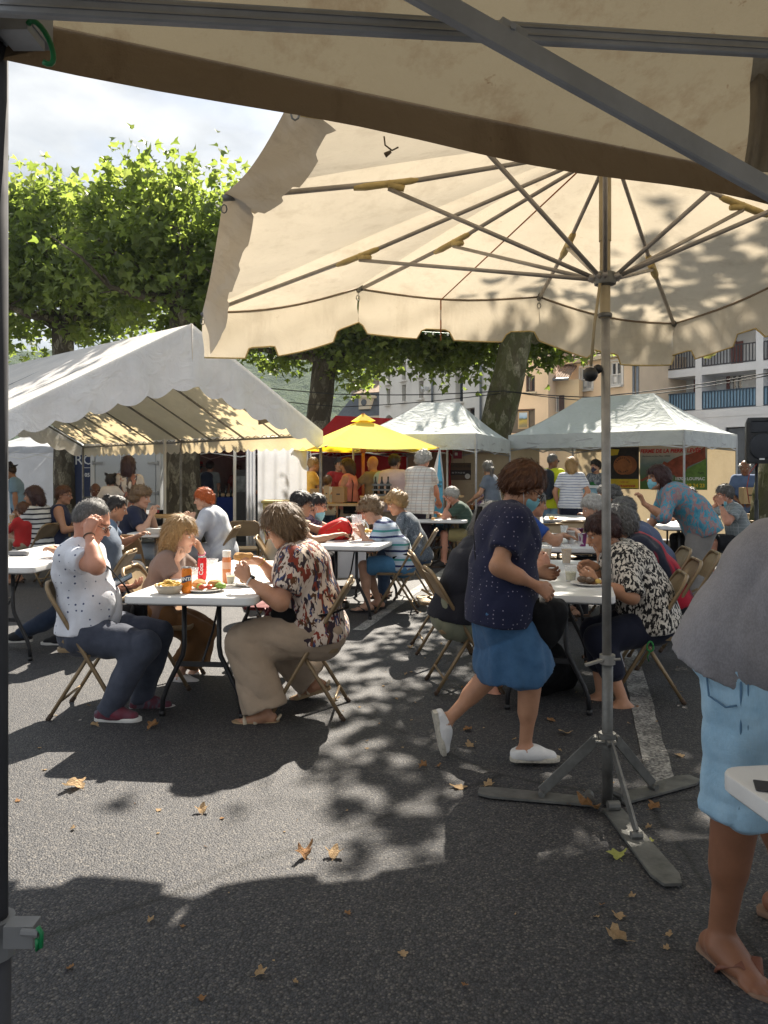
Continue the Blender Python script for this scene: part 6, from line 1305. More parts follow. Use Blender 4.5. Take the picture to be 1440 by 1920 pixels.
sitter('young woman with mask on her chin and dark patterned top at the rucksack table', 'the young woman with lowered mask', (-1.02, 8.6), 4, s=.95, lean=24, head=(16, -14), skin='fair', fem=1, hair=('tail', 'dark', .10), glasses='clear', mask='chin', rh=at(648, 988, 8.5), lh=at(655, 985, 8.8), top=tee('plum_patterned_top', (.045, .025, .05), 'fleck', ((.20, .14, .18),), 40, sl=.55, hem=.03), bot=pants(BLK), shoes=SAND)
# two white-haired men
sitter('balding man in slate shirt, left of the two old men at the middle rear table', 'the balding man in the slate shirt', (1.02, 12.7), 186, s=.98, lean=28, head=(28, 18), skin='ruddy', hair=('balding', 'white'), lh=(.48, .1, .82), rh=(.5, -.12, .80), top=tee('slate_polo', (.10, .14, .21), sl=.62, hem=.03), bot=pants(JEAN), shoes=SHOE)
sitter('white-haired man in green shirt and khaki shorts, right of the two old men', 'the white-haired man in the green shirt', (1.36, 11.85), 182, s=1.0, lean=27, head=(22, 14), skin='ruddy', hair=('full', 'white'), lh=(.36, .06, .98), lp=(.1, .6, -1), ld=(.4, -.2, .9), rh=(.5, -.12, .80), top=tee('bottle_green_shirt', (.045, .075, .055), 'check', ((.09, .13, .10),), .05, sl=.62, hem=.03), bot=shorts(cloth('khaki_shorts', 'plain', ((.30, .25, .11),)), inf=.02), shoes=SHOE)
# right-hand tables
def exw(J): watch(J, -1, M_ALU)
sitter('grey-haired woman in red and navy top with a wristwatch, half hidden by the pole', 'the woman in red and navy', (2.14, 5.72), 170, s=1.0, lean=34, head=(18, 10), skin='tan', bulk=1.1, hair=('bob', 'salt'), lh=at(1128, 1038, 5.5), ld=(.4, -.2, .9), ln=(.2, -.8, 0), rh=at(1122, 1030, 5.85), curl=(.8, .8), lp=(-.2, .6, -1),
    top=dict(m=cloth('red_and_navy_top', 'mottle', ((.012, .014, .03), (.014, .016, .03), (.34, .012, .03), (.36, .015, .03)), 3.1), sl=1.3, hem=.04, inf=.018), bot=pants(BLK), shoes=SAND, extras=exw)
sitter('grey-haired man in slate-blue polo shirt seen from behind at the right row', 'the man in the slate-blue polo', (2.42, 6.62), 172, s=1.02, lean=30, head=(20, 16), skin='tan', hair=('short', 'salt'), bulk=1.08, lh=(.48, .08, .83), rh=(.5, -.12, .82), top=dict(m=cloth('slate_blue_polo', 'plain', ((.075, .095, .16),)), sl=.65, hem=.03, collar=cloth('slate_blue_polo', 'plain', ((.075, .095, .16),))), bot=pants(BLK), shoes=SHOE)
sitter('white-haired person in white top with navy stripes beyond the wine bottle', 'the person in the white top with navy stripes', (2.42, 7.75), 176, s=.98, lean=26, head=(24, 0), skin='fair', hair=('full', 'white'), bulk=1.1, lh=(.46, .1, .82), rh=(.46, -.1, .82), top=tee('white_navy_striped_top', (.62, .62, .62), 'stripes', ((.62, .62, .62), (.62, .62, .62), (.03, .04, .10)), .075, sl=.8, hem=.03), bot=pants(BLK), shoes=SAND)
sitter('sitter in royal blue T-shirt with forearm on the wine bottle table', 'the sitter in royal blue', (1.22, 7.55), 2, s=1.02, lean=22, head=(14, 0), skin='tan', bulk=1.15, hair=('short', 'grey'), rh=at(1052, 1004, 7.5), rn=(0, 0, -1), rd=(1, .1, -.1), curl=(.25, .4), rp=(-.2, -1, -.4), lh=(.5, .15, .8), top=tee('royal_blue_tee', (.02, .06, .24), sl=.6, hem=.03), bot=shorts(BLUS, inf=.02), shoes=SHOE)
person('auburn-haired masked woman in turquoise patterned blouse leaning over and pointing left', (3.30, 8.0), 172, s=.97, lean=46, head=(4, 14), skin='tan', fem=1, bulk=1.12, hair=('bob', 'redbrown'), mask='on', lh=at(1207, 944, 7.85), lp=(-.4, .3, -1), ld=(.3, 0, 1), ln=(.9, 0, 0), curl=(.4, .75), rh=(.55, -.15, .80), top=dict(m=cloth('turquoise_patterned_blouse', 'mottle', ((.05, .20, .30), (.08, .30, .38), (.32, .16, .18), (.30, .30, .26)), 24), sl=1.15, hem=.10, inf=.02, loose=.02), bot=pants(GRYT, inf=.03, flare=.03), shoes=SHOE, lf=(.05, .1, .075), rf=(-.12, -.1, .075))
sitter('dark-haired woman in green striped top holding her glasses at the right rear table', 'the dark-haired woman holding her glasses', (4.72, 11.4), 200, s=.95, lean=20, head=(26, 26), skin='tan', fem=1, hair=('bob', 'dark'), glasses='clear', lh=(.30, .06, 1.02), lp=(.2, .5, -1), ld=(0, -.2, 1), ln=(-1, 0, 0), rh=(.45, -.12, .80), top=tee('green_grey_striped_top', (.12, .15, .13), 'stripes', ((.12, .15, .13), (.26, .28, .25)), .03, sl=.7, hem=.03), bot=pants(BLK), shoes=SAND)
sitter('grey-haired man in grey checked shirt and black shorts eating at the right edge', 'the man in the grey checked shirt', (4.80, 10.3), 180, s=1.02, lean=18, head=(14, 6), skin='ruddy', bulk=1.1, hair=('full', 'salt'), mask='chin', glasses='clear', lh=at(1352, 948, 10.1), lp=(-.2, .6, -1), ld=(.3, 0, 1), ln=(0, -1, 0), rh=at(1345, 945, 10.5), rp=(-.2, -.6, -1), rd=(.3, 0, 1), curl=(.8, .8), top=dict(m=cloth('grey_checked_shirt', 'check', ((.22, .25, .26), (.42, .44, .44)), .045), sl=.62, hem=.05, collar=cloth('grey_checked_shirt', 'check', ((.22, .25, .26), (.42, .44, .44)), .045)), bot=shorts(BLK, inf=.03), shoes=SHOE, extras=exw)
person('white-haired man in blue shirt with lowered white mask standing below the loudspeaker', (gx(1397, 13), 13.0), 245, s=.96, lean=5, head=(18, 0), skin='dark', hair=('balding', 'white'), lh=(.26, .1, .98), rh=(.26, -.1, .98), top=dict(m=cloth('steel_blue_shirt', 'plain', ((.10, .15, .27),)), sl=.65, hem=.12, collar=cloth('steel_blue_shirt', 'plain', ((.10, .15, .27),))), bot=pants(BLK), shoes=SHOE)
sitter('grey curly-haired sitter seen from behind, right of two grey heads at the far right row', 'the curly grey-haired sitter', (gx(1178, 10.4), 10.4), 160, s=.98, lean=18, head=(12, 0), skin='tan', hair=('curly', 'salt'), lh=(.45, .1, .82), top=tee('dark_green_top', (.05, .07, .06), sl=.65, hem=.03), bot=pants(BLK), shoes=SHOE)
sitter('light grey-haired sitter, left of two grey heads at the far right row', 'the light grey-haired sitter', (gx(1158, 11.2), 11.2), 165, s=.98, lean=14, head=(10, 0), skin='tan', hair=('full', 'grey'), lh=(.45, .1, .82), top=tee('muted_lilac_top', (.22, .20, .24), sl=.65, hem=.03), bot=pants(BLK), shoes=SHOE)

# stall customers in the centre and right
def backpack(J, mat):
    C, W = J['C'], J['W']; V, F = smesh([cone(C + A3(-.17, 0, .06), W + A3(-.18, 0, -.06), .10, .11, .05, A3(0, 1, 0), 1.35)], .014, disp=wrinkle(.006, 30, 4)); np_mesh('backpack', V, F, mat, J['root'])
    for g in (1, -1): strap(J, [J['N'] + A3(-.08, -g * .09, -.02), J['N'] + A3(.02, -g * .10, -.015), C + A3(.12, -g * .11, .02), C + A3(.09, -g * .15, -.10), W + A3(-.06, -g * .17, .0)], mat, .018, .3, 'backpack_strap')
person('bald man with beige vest and small backpack drinking by the red stall', (gx(703, 13.1), 13.1), 130, s=1.0, lean=2, head=(4, 10), skin='tan', hair=None, rh=(.28, -.12, .80), lh=(.34, .18, 1.32), lp=(.2, .6, -1), top=tee('khaki_vest', (.22, .17, .10), sl=.6, hem=.10), bot=shorts(BEI, inf=.02), shoes=SHOE, extras=lambda J: backpack(J, cloth('light_blue_backpack', 'plain', ((.35, .48, .58),))))
person('dark-haired man in pale pink T-shirt seen from behind', (gx(738, 12.6), 12.6), 75, s=1.01, head=(6, -25), skin='olive', hair=('short', 'dark'), rh=(.2, -.2, .95), lh=(.2, .2, .95), top=tee('pale_pink_tee', (.62, .50, .50), sl=.62, hem=.12, inf=.02, loose=.01), bot=pants(BEI), shoes=SHW)
person('white-haired man in white checked shirt reaching to the serving table', (gx(784, 11.9), 11.9), 55, s=1.03, lean=8, head=(18, -15), skin='ruddy', bulk=1.12, hair=('curly', 'white'), rh=(.42, -.12, 1.0), lh=(.34, .1, 1.0), rp=(-.5, -.6, -1), top=dict(m=cloth('white_windowpane_shirt', 'check', ((.68, .64, .58), (.42, .30, .24), (.35, .38, .42)), .085), sl=.66, hem=.14, inf=.022, loose=.02, collar=cloth('white_windowpane_shirt', 'check', ((.68, .64, .58), (.42, .30, .24)), .085)), bot=pants(cloth('dark_plum_trousers', 'plain', ((.03, .02, .028),))), shoes=SHOE)
person('young woman in coral tank top with black bag talking at the red stall', (gx(655, 12.9), 12.9), 160, s=.97, head=(4, 10), skin='tan', fem=1, hair=('long', 'brown', .12), lh=(.25, .1, .95), rh=(.22, -.05, 1.12), top=tee('coral_tank_top', (.56, .20, .16), sl=0, hem=.06), bot=shorts(BEI, inf=.015), shoes=SAND, extras=lambda J: (strap(J, [J['N'] + A3(-.05, .10, 0), J['C'] + A3(-.12, .12, 0), J['P'] + A3(-.12, .18, .05)], M_BAG, .012), lpart(J, 'shoulder_bag', MB().rslab((J['P'][0] - .1, J['P'][1] + .20, J['P'][2] - .12), .24, .09, .2, .03, .012), M_BAG)))
person('bearded stallholder in red shirt under the red canopy', (gx(634, 14.8), 14.8), 300, s=1.0, head=(6, 0), skin='olive', hair=('short', 'dark'), rh=(.3, -.12, 1.0), lh=(.3, .12, 1.0), top=tee('scarlet_shirt', (.34, .02, .02), sl=.9, hem=.10), bot=pants(BLK), shoes=SHOE)
person('fair-haired child in white shirt standing at the boxes on the stall', (gx(613, 14.3), 14.3), 80, s=.80, head=(8, -20), skin='fair', hair=('short', 'dkbl'), top=tee('white_child_shirt', (.60, .60, .60), sl=.7, hem=.08), bot=pants(JEAN), shoes=SHOE)
person('person in mustard T-shirt stepping out from behind the white curtain', (gx(578, 13.9), 13.9), 20, s=1.0, lean=6, head=(10, 0), skin='tan', hair=('short', 'blonde'), rh=(.35, -.1, .92), lh=(.32, .16, .9), top=tee('mustard_tee', (.55, .33, .06), sl=.62, hem=.12), bot=pants(BEI), shoes=SHOE)
person('masked worker in the dim stall between the white curtains', (gx(502, 16.2), 16.2), 200, s=.98, head=(6, 0), skin='dark', hair=('short', 'dark'), mask='on', rh=(.3, -.15, 1.0), lh=(.32, .12, 1.0), top=tee('black_work_tee', (.03, .03, .04), sl=.62, hem=.10), bot=pants(BLK), shoes=SHOE)
person('man with navy backpack seen from behind at the dim stall', (gx(393, 17.6), 17.6), 82, s=1.0, head=(8, 0), skin='tan', hair=('short', 'dark'), top=tee('grey_green_tee', (.20, .23, .22), sl=.62, hem=.12), bot=pants(JEAN), shoes=SHOE, extras=lambda J: backpack(J, cloth('navy_backpack', 'plain', ((.012, .016, .035),))))
person('man in red cap beside the navy backpack', (gx(371, 18.2), 18.2), 70, s=.98, head=(6, 0), skin='tan', hair=('short', 'dark'), hat=cloth('red_cap', 'plain', ((.3, .02, .02),)), top=tee('charcoal_tee', (.04, .04, .045), sl=.62, hem=.10), bot=pants(BLK), shoes=SHOE)
person('long-haired woman in wine-red top serving in the dim stall', (gx(445, 19.0), 19.0), 265, s=.95, head=(8, 0), skin='tan', fem=1, hair=('long', 'brown', .15), top=tee('wine_red_top', (.22, .03, .03), sl=.5, hem=.08), bot=pants(BLK), shoes=SHOE)
person('dark-dressed helper beside the woman in wine red', (gx(470, 19.2), 19.2), 250, s=.95, head=(10, 0), skin='tan', hair=('short', 'brown'), top=tee('dark_apron_top', (.06, .03, .035), sl=.6, hem=.10), bot=pants(BLK), shoes=SHOE)
person('grey-haired masked woman with ponytail and striped bag reaching into the stall', (gx(925, 13.2), 13.2), 150, s=.96, lean=8, head=(14, -40), skin='fair', fem=1, hair=('tail', 'grey', .16), mask='on', lh=(.35, .12, .98), rh=(.3, -.1, .98), top=tee('grey_denim_blouse', (.15, .18, .23), sl=.6, hem=.08), bot=pants(cloth('pale_trousers', 'plain', ((.5, .45, .42),))), shoes=SAND, extras=lambda J: strap(J, [J['N'] + A3(-.05, -.1, 0), J['C'] + A3(-.13, 0, -.02), J['P'] + A3(-.06, .18, .08)], M_BAG, .02))
person('short-haired man in sunglasses and pale shirt beyond the walking woman', (gx(976, 15.4), 15.4), 195, s=1.0, head=(4, 0), skin='tan', hair=('short', 'salt'), glasses='sun', top=dict(m=cloth('pale_lilac_shirt', 'plain', ((.55, .53, .58),)), sl=.65, hem=.12, collar=cloth('pale_lilac_shirt', 'plain', ((.55, .53, .58),))), bot=pants(JEAN), shoes=SHOE)
person('man in lime yellow T-shirt and jeans with dark backpack before the fridge', (gx(1034, 13.4), 13.4), 48, s=1.03, head=(4, -12), skin='deep', hair=('buzz', 'salt'), glasses='sun', rh=(.30, .02, 1.18), rp=(-.2, -.6, -1), rd=(.5, .6, .3), lh=(.26, .1, 1.15), top=tee('lime_tee', (.50, .56, .02), sl=.62, hem=.12, inf=.02), bot=pants(cloth('light_jeans', 'denim', ((.14, .24, .33), (.22, .33, .42)))), shoes=SHW, extras=lambda J: backpack(J, cloth('charcoal_backpack', 'plain', ((.02, .025, .035),))))
person('long-haired blonde woman in white striped top with hand on hip at the fridge', (gx(1071, 13.0), 13.0), 70, s=.985, head=(4, 10), skin='tan', fem=1, hair=('long', 'blonde', .17), rh=(.02, -.17, .93), rp=(-.4, -1, 0), lh=(.05, .22, .9), lp=(-.4, 1, 0), top=tee('white_blue_striped_top', (.60, .62, .66), 'stripes', ((.60, .62, .66), (.62, .64, .68), (.16, .20, .32)), .045, sl=.7, hem=.06), bot=pants(cloth('navy_trousers', 'plain', ((.012, .014, .03),))), shoes=SAND)
person('dark-haired stallholder with dark mask and green apron behind the fridge', (gx(1119, 15.0), 15.0), 215, s=.98, head=(4, 0), skin='tan', hair=('full', 'dark'), mask='dark', top=tee('grey_patterned_tee', (.10, .11, .13), 'fleck', ((.25, .26, .28),), 30, sl=.65, hem=.12), bot=pants(BLK), shoes=SHOE,
    extras=lambda J: obj('apron', MB().grid([[A3(.145 - .06 * (abs(y) / .17) ** 2 + (0 if z > 1.0 else .02), y * (1.0 if z < 1.15 else .62), z) for y in (-.17, -.1, 0, .1, .17)] for z in (1.28, 1.15, 1.0, .8, .6)]), cloth('green_apron', 'plain', ((.02, .15, .04),)), J['root'], True))

# marquee tables
sitter('red-haired woman in white waistcoat and grey blouse under the marquee edge', 'the red-haired woman', (gx(418, 9.35), 9.35), 178, s=.98, lean=20, head=(10, 8), skin='fair', fem=1, bulk=1.12, hair=('full', 'orange'), lh=at(360, 975, 9.2), rh=at(356, 972, 9.5), ln=(0, -.8, .2), rn=(0, .8, .2), curl=(.7, .7), top=dict(m=cloth('grey_blouse_white_waistcoat', 'mottle', ((.40, .43, .50), (.50, .52, .57), (.64, .66, .68), (.64, .66, .68)), 2.4), sl=1.55, hem=.10, inf=.024, loose=.02), bot=pants(cloth('pale_grey_skirt', 'plain', ((.40, .41, .44),))), shoes=SAND)
sitter('ash-blonde woman in navy top holding food opposite the red-haired woman', 'the ash-blonde woman in navy', (gx(236, 9.35), 9.35), 8, s=.98, lean=14, head=(12, -14), skin='fair', fem=1, bulk=1.1, hair=('curly', 'dkbl'), rh=at(282, 968, 9.25), rd=(.6, .1, .8), rn=(-.4, .5, .4), rp=(-.2, -.6, -1), lh=at(284, 962, 9.5), ld=(.4, -.1, .8), curl=(.7, .7), top=tee('navy_top', (.016, .02, .045), sl=.62, hem=.05, v=.8), bot=pants(cloth('light_blue_trousers', 'plain', ((.35, .42, .5),))), shoes=SAND)
sitter('long-haired woman in black and white striped dress seated at the left edge', 'the woman in the striped dress', (gx(78, 9.9), 9.9), 165, s=.97, lean=8, head=(8, 20), skin='tan', fem=1, hair=('long', 'redbrown', .14), rh=(.3, -.1, .75), lh=(.34, .12, .75), top=tee('black_white_striped_dress', (.60, .60, .58), 'stripes', ((.60, .60, .58), (.02, .02, .03)), .062, sl=.6, hem=.05), bot=dict(k='skirt', m=cloth('black_white_striped_dress', 'stripes', ((.60, .60, .58), (.02, .02, .03)), .062), len=.85, inf=.016), shoes=SAND)
person('small red-haired child in red top on the lap of the woman in the striped dress', (gx(46, 9.75), 9.75), 150, s=.58, sit=.50, head=(10, 0), skin='fair', hair=('full', 'auburn'), hs=.80, top=tee('red_child_top', (.42, .02, .02), sl=1.5, hem=.04), bot=pants(BEI), shoes=SHW, lf=(.2, .08, .46), rf=(.2, -.08, .46), rh=(.22, -.08, .76), lh=(.22, .08, .76))
sitter('short-haired woman in navy sleeveless top and glasses beside the striped dress', 'the woman in the navy sleeveless top', (gx(104, 10.15), 10.15), 20, s=.97, lean=6, head=(8, -18), skin='tan', fem=1, bulk=1.08, hair=('short', 'auburn'), glasses='clear', rh=(.3, -.1, .72), lh=(.34, .12, .76), top=tee('navy_tank', (.02, .025, .06), sl=0, hem=.05), bot=pants(JEAN), shoes=SAND)
sitter('man in grey T-shirt with crossed forearms on the pine table', 'the man with crossed forearms', (gx(184, 13.6), 13.6), 275, s=1.0, lean=16, head=(14, 20), skin='deep', bulk=1.1, hair=('balding', 'salt'), rh=(.40, .12, .80), lh=(.42, -.12, .81), rp=(.2, -1, -.3), lp=(.2, 1, -.3), top=tee('slate_grey_tee', (.11, .125, .15), sl=.62, hem=.03), bot=pants(JEAN), shoes=SHOE)
person('long-haired woman in cream floral blouse standing with a toddler on her arm', (gx(240, 10.9), 10.9), 100, s=.965, head=(2, -8), skin='olive', fem=1, hair=('long', 'redbrown', .22), lh=(.16, .22, 1.02), lp=(-.6, .6, -.6), rh=(.05, -.22, .85), top=tee('cream_floral_blouse', (.58, .50, .40), 'floral', ((.10, .07, .05), (.38, .16, .10), (.06, .07, .10)), 12, sl=.55, hem=.05), bot=pants(cloth('white_floral_trousers', 'floral', ((.60, .55, .50), (.05, .04, .05), (.45, .06, .08), (.1, .1, .14)), 12), inf=.02), shoes=SAND)
person('toddler with two dark hair bunches in cream top carried on an arm', (gx(207, 10.75), 10.75), 105, s=.50, sit=.92, head=(2, 0), skin='fair', hair=('bunches', 'dark'), hs=.74, lean=2, top=tee('cream_toddler_top', (.60, .53, .45), sl=.9, hem=.04), bot=shorts(cloth('navy_toddler_shorts', 'plain', ((.03, .04, .09),))), lf=(.08, .09, .72), rf=(.10, -.10, .72), rh=(.10, -.22, 1.18), lh=(.14, .1, 1.1), kneepole=(1, 0, .6))
person('man in dark trilby hat and light blue shirt at the far left stall', (gx(36, 13.4), 13.4), 200, s=.93, lean=10, head=(24, -10), skin='tan', hair=('short', 'brown'), hat=cloth('charcoal_felt', 'plain', ((.035, .03, .035),)), top=tee('light_blue_shirt', (.24, .38, .52), sl=.7, hem=.10), bot=pants(JEAN), shoes=SHOE)
sitter('sitter in dark jeans and black trainers behind the man in the white polo', 'the sitter in dark jeans', (-2.27, 6.35), 184, s=.92, lean=8, head=(24, 0), skin='tan', hair=('short', 'dark'), lf=at(28, 1195, 6.3), rh=(.4, -.1, .8), lh=(.4, .1, .8), top=tee('blue_grey_tee', (.10, .13, .18), sl=.62, hem=.03), bot=pants(cloth('dark_indigo_jeans', 'denim', ((.010, .018, .04), (.03, .045, .08)))), shoes=dict(k='shoe', m=cloth('black_trainer', 'plain', ((.02, .02, .022),)), sole=M_SOLE))
sitter('dark-haired sitter in dusty blue top glimpsed beyond the raised hand', 'the sitter in the dusty blue top', (gx(178, 7.6), 7.6), 20, s=.92, lean=16, head=(18, 0), skin='tan', hair=('bun', 'dark'), lh=(.42, .1, .8), top=tee('dusty_blue_top', (.13, .19, .28), sl=.62, hem=.03), bot=pants(BLK), shoes=SAND)
# ================================================================ PROPS
def clearmat(name, col=(.9, .92, .92), a=.72):
    t = NT(name); t.done(col, .12, 0, .6); tr = t.n('ShaderNodeBsdfTransparent'); mx = t.n('ShaderNodeMixShader', {0: a, 1: t.b.outputs[0], 2: tr.outputs[0]}); t.l(mx.outputs[0], t.out.inputs[0]); return t.m
M_CLEAR = clearmat('clear_plastic'); M_BEER = pm('lager', (.62, .36, .02), .15, 0, .1, 20, trans=.3, tcol=(.9, .55, .03)); M_JUICE = pm('pale_lemon_drink', (.6, .56, .25), .2, 0, .1, 20)
M_FOAM = pm('white_foam', (.72, .70, .62), .8); M_PAPERW = pm('white_paper', (.70, .69, .66), .8, 0, .08, 10); M_BREAD = pm('bread_crust', (.50, .27, .09), .8, 0, .35, 30, .4, 90); M_FRIES = pm('golden_fries', (.62, .42, .10), .7, 0, .25, 40)
M_TOM = pm('tomato', (.42, .06, .02), .4, 0, .3, 40); M_LEAFY = pm('lettuce', (.20, .34, .05), .6, 0, .3, 40); M_CARD = pm('cardboard', (.36, .22, .10), .8, 0, .15, 6, .15, 50); M_KRAFT = pm('kraft_paper', (.46, .32, .17), .8, 0, .15, 6)
M_DARKG = pm('dark_bottle_glass', (.012, .014, .008), .1, 0, .2, 10); M_CHROME = pm('chrome_tube', (.6, .61, .62), .2, 1, .08, 10); M_COOLW = pm('white_appliance_enamel', (.62, .65, .67), .35, 0, .06, 3)
TZ = .741
def onT(px, py, z=TZ): Y = (CAMH - z) * FPX / (py - HOR); return Vector((gx(px, Y), Y, z))
def cup(px, py, label, fill=None, h=.135, r=.042, lev=.6, z=TZ, mat=None, group='drinking cups'):
    p = onT(px, py, z); o = thing('cup', label, 'cup', p, 0, group); m = MB(); m.lathe([(r * .68, 0), (r * .70, .004), (r, h), (r * 1.04, h), (r * 1.04, h - .004), (r * .97, h - .006), (r * .67, .006)], (0, 0, 0), 18, 0, False); m.add([(r * .68 * math.cos(a), r * .68 * math.sin(a), .004) for a in np.linspace(0, 2 * math.pi, 19)[:-1]], [tuple(range(18))]); obj('wall', m, mat or M_CLEAR, o, True)
    if fill:
        rr = r * (.68 + .3 * lev) ; m = MB(); m.lathe([(r * .655, .008), (rr * .97, h * lev), (rr * .3, h * lev + .001)], (0, 0, 0), 18); obj('drink', m, fill, o, True, False, 40)
    return o
def can(px, py, label, col, h, r, words, band, wcol, vert=False):
    p = onT(px, py); o = thing('drink_can', label, 'can', p, 0); m = MB(); m.lathe([(r * .8, 0), (r * .96, .008), (r, .016), (r, h - .02), (r * .84, h - .006), (r * .84, h)], (0, 0, 0), 26, 0, False); obj('body', m, col, o, True, False, 50)
    m = MB(); m.lathe([(r * .845, h - .006), (r * .86, h + .001), (r * .78, h + .001), (r * .76, h - .004), (.001, h - .004)], (0, 0, 0), 24, 0, False); m.lathe([(r * .8, .0), (r * .5, .004), (.001, .004)], (0, 0, 0), 20, 0, False); m.box((0, -.006, h - .001), (.014, .024, .002)); obj('lid', m, M_ALU, o, True, False, 40)
    if band:
        m = MB(); n = 16; m.grid([[((r + .0006) * math.sin(a), -(r + .0006) * math.cos(a), h * z + .006 * math.sin(a * 2)) for a in np.linspace(-1.25, 1.25, n)] for z in (.44, .66)]); obj('label_band', m, band, o, True)
    if vert: t = text(words, .036, wcol, o, (0, 0, 0), (0, 0, 0), bold=.0006); t.data.transform(Matrix.Rotation(R(90), 4, 'Z')); t.data.transform(Matrix.Translation((.012, h * .48, 0)))
    else: t = text(words, .027, wcol, o, (0, 0, 0), (0, 0, 0), bold=.0012); t.data.transform(Matrix.Translation((0, h * .50, 0)))
    for v in t.data.vertices: a = v.co.x / r; z = v.co.y; q = r + .0014 + v.co.z; v.co = Vector((q * math.sin(a), -q * math.cos(a), z))
    return o
can(350, 1112, 'tall orange drink can with dark label band on the near left table', pm('orange_can_paint', (.72, .20, .01), .3, .3, .05), .150, .029, 'FANTA', pm('navy_can_band', (.02, .04, .10), .35), M_WINK)
can(379, 1087, 'tall red drink can behind the orange can', pm('red_can_paint', (.62, .015, .02), .3, .3, .05), .150, .029, 'Coca', None, M_WINK, True)
def bottle(p, label, prof, mats, cat='bottle'):
    o = thing('bottle', label, cat, p, 0, 'bottles')
    for nm, pr, mt in zip(('body', 'cap', 'label'), prof, mats): m = MB(); m.lathe(pr, (0, 0, 0), 18); obj(nm, m, mt, o, True, False, 40)
    return o
bottle(onT(425, 1093), 'pink-orange drink bottle with frosted top beside the blonde woman', [[(.026, 0), (.028, .006), (.028, .15), (.024, .165)], [(.025, .163), (.0265, .166), (.0265, .2), (.022, .204)], [(.0285, .09), (.0288, .092), (.0288, .13), (.0285, .132)]], [pm('rose_drink', (.70, .25, .10), .15, 0, .1, 10), M_PAPERW, pm('peach_label', (.75, .45, .32), .5)])
cup(359, 1102, 'clear cup with a little orange drink behind the orange can', M_JUICE, .12, .042, .25); cup(433, 1097, 'small cup of pale lemon drink by the watch', M_JUICE, .075, .03, .75, group=None); cup(397, 1075, 'empty clear cup at the far end of the near left table', None, .10, .045)
# fries tray, plate of food
def blob(m, c, r, mi=0): m.lathe([(r * .3, -r * .42), (r * .85, -r * .25), (r, .0), (r * .8, r * .38), (r * .3, r * .58)], c, 12, mi)
def fries(px, py, label):
    p = onT(px, py); o = thing('fries_tray', label, 'food', p); m = MB(); m.lathe([(.055, 0), (.06, .003), (.085, .05), (.088, .05), (.062, .0045), (.055, .004)], (0, 0, 0), 20); obj('tray', m, pm('clear_food_tray', (.55, .47, .36), .4), o, True); m = MB()
    rr = random.Random(4)
    for k in range(46): a, q = rr.uniform(0, 6.28), rr.uniform(0, .06); b = rr.uniform(0, 3.14); c = Vector((q * math.cos(a), q * math.sin(a), .042 + rr.uniform(0, .03) * (1 - q / .09))); d = Vector((math.cos(b), math.sin(b), rr.uniform(-.2, .3))) * .03; m.beam(c - d, c + d, .008, .008)
    tag(obj('fries', m, M_FRIES, o), kind='stuff'); return o
fries(318, 1112, 'heap of fries in a clear tray beside the orange can')
def plate(p, label, r, items, group='paper plates of food'):
    o = thing('plate', label, 'plate', p, 0, group); m = MB(); m.lathe([(r * .6, 0), (r * .65, .002), (r, .014), (r * 1.02, .016), (r, .018), (r * .62, .006), (.001, .005)], (0, 0, 0), 24, 0, False); obj('dish', m, M_PAPERW, o, True)
    for nm, mt, (x, y), s_ in items:
        m = MB(); V, F = smesh([ell((x, y, .02 + s_ * .4), (s_, s_ * .85, s_ * .55), rotZ(x * 30), .01)], .006, disp=wrinkle(.004, 90, int(abs(x) * 999) + 3)); np_mesh(nm, V, F, mt, o)
    return o
plate(onT(385, 1108), 'paper plate with two bread rolls and salad beside the fries', .115, [('bread_roll', M_BREAD, (-.045, .03), .045), ('bread_roll', M_BREAD, (.045, .04), .045), ('tomato', M_TOM, (.0, -.05), .026), ('tomato', M_TOM, (.035, -.04), .022), ('salad', M_LEAFY, (.09, -.01), .03), ('salad', M_LEAFY, (-.02, -.02), .022)])
plate(onT(465, 1098), 'plate of scraps in front of the blonde woman', .09, [('mussel', M_BLKP, (.0, .0), .022), ('mussel', M_BLKP, (.03, -.03), .02), ('bread_piece', M_BREAD, (-.03, .02), .025)])
V, F = smesh([ell((0, 0, 0), (.05, .026, .022), np.eye(3), .01), cone((-.04, 0, .008), (.04, 0, .012), .022, .018, .012)], .006, disp=wrinkle(.004, 80, 5)); o = np_mesh('sandwich', V, F, M_BREAD); o.location = at(456, 1046, 4.76); tag(o, 'half-eaten sandwich held by the blonde woman', 'food')
cup(1062, 1057, 'clear cup of lager, right one on the near right table', M_BEER, .145, .043, .78); cup(1024, 1058, 'clear cup of lager, left one on the near right table', M_BEER, .145, .043, .8); cup(1070, 1090, 'clear cup of pale drink beside the plate at the pole', M_JUICE, .10, .042, .6)
plate(onT(1104, 1097), 'white plate of dark food before the woman in the flecked blouse', .11, [('mushroom', pm('dark_food', (.10, .06, .035), .6, 0, .4, 40), (-.04, 0), .035), ('mushroom', MC['dark_food'], (.03, .02), .035), ('mushroom', MC['dark_food'], (.0, -.03), .03), ('onion', M_FRIES, (.05, -.03), .022)])
WB = onT(1104, 1003); bottle(WB, 'dark wine bottle with pale label and blue capsule', [[(.036, 0), (.038, .008), (.038, .19), (.03, .215), (.0145, .245), (.0145, .30)], [(.0155, .235), (.0158, .24), (.0158, .303), (.012, .305)], [(.0383, .07), (.0386, .072), (.0386, .15), (.0383, .152)]], [M_DARKG, pm('blue_foil', (.03, .04, .22), .35, .4), M_PAPERW])
M_PRINT = cloth('white_cup_with_plum_print', 'fleck', ((.62, .60, .60), (.20, .03, .14)), 18)
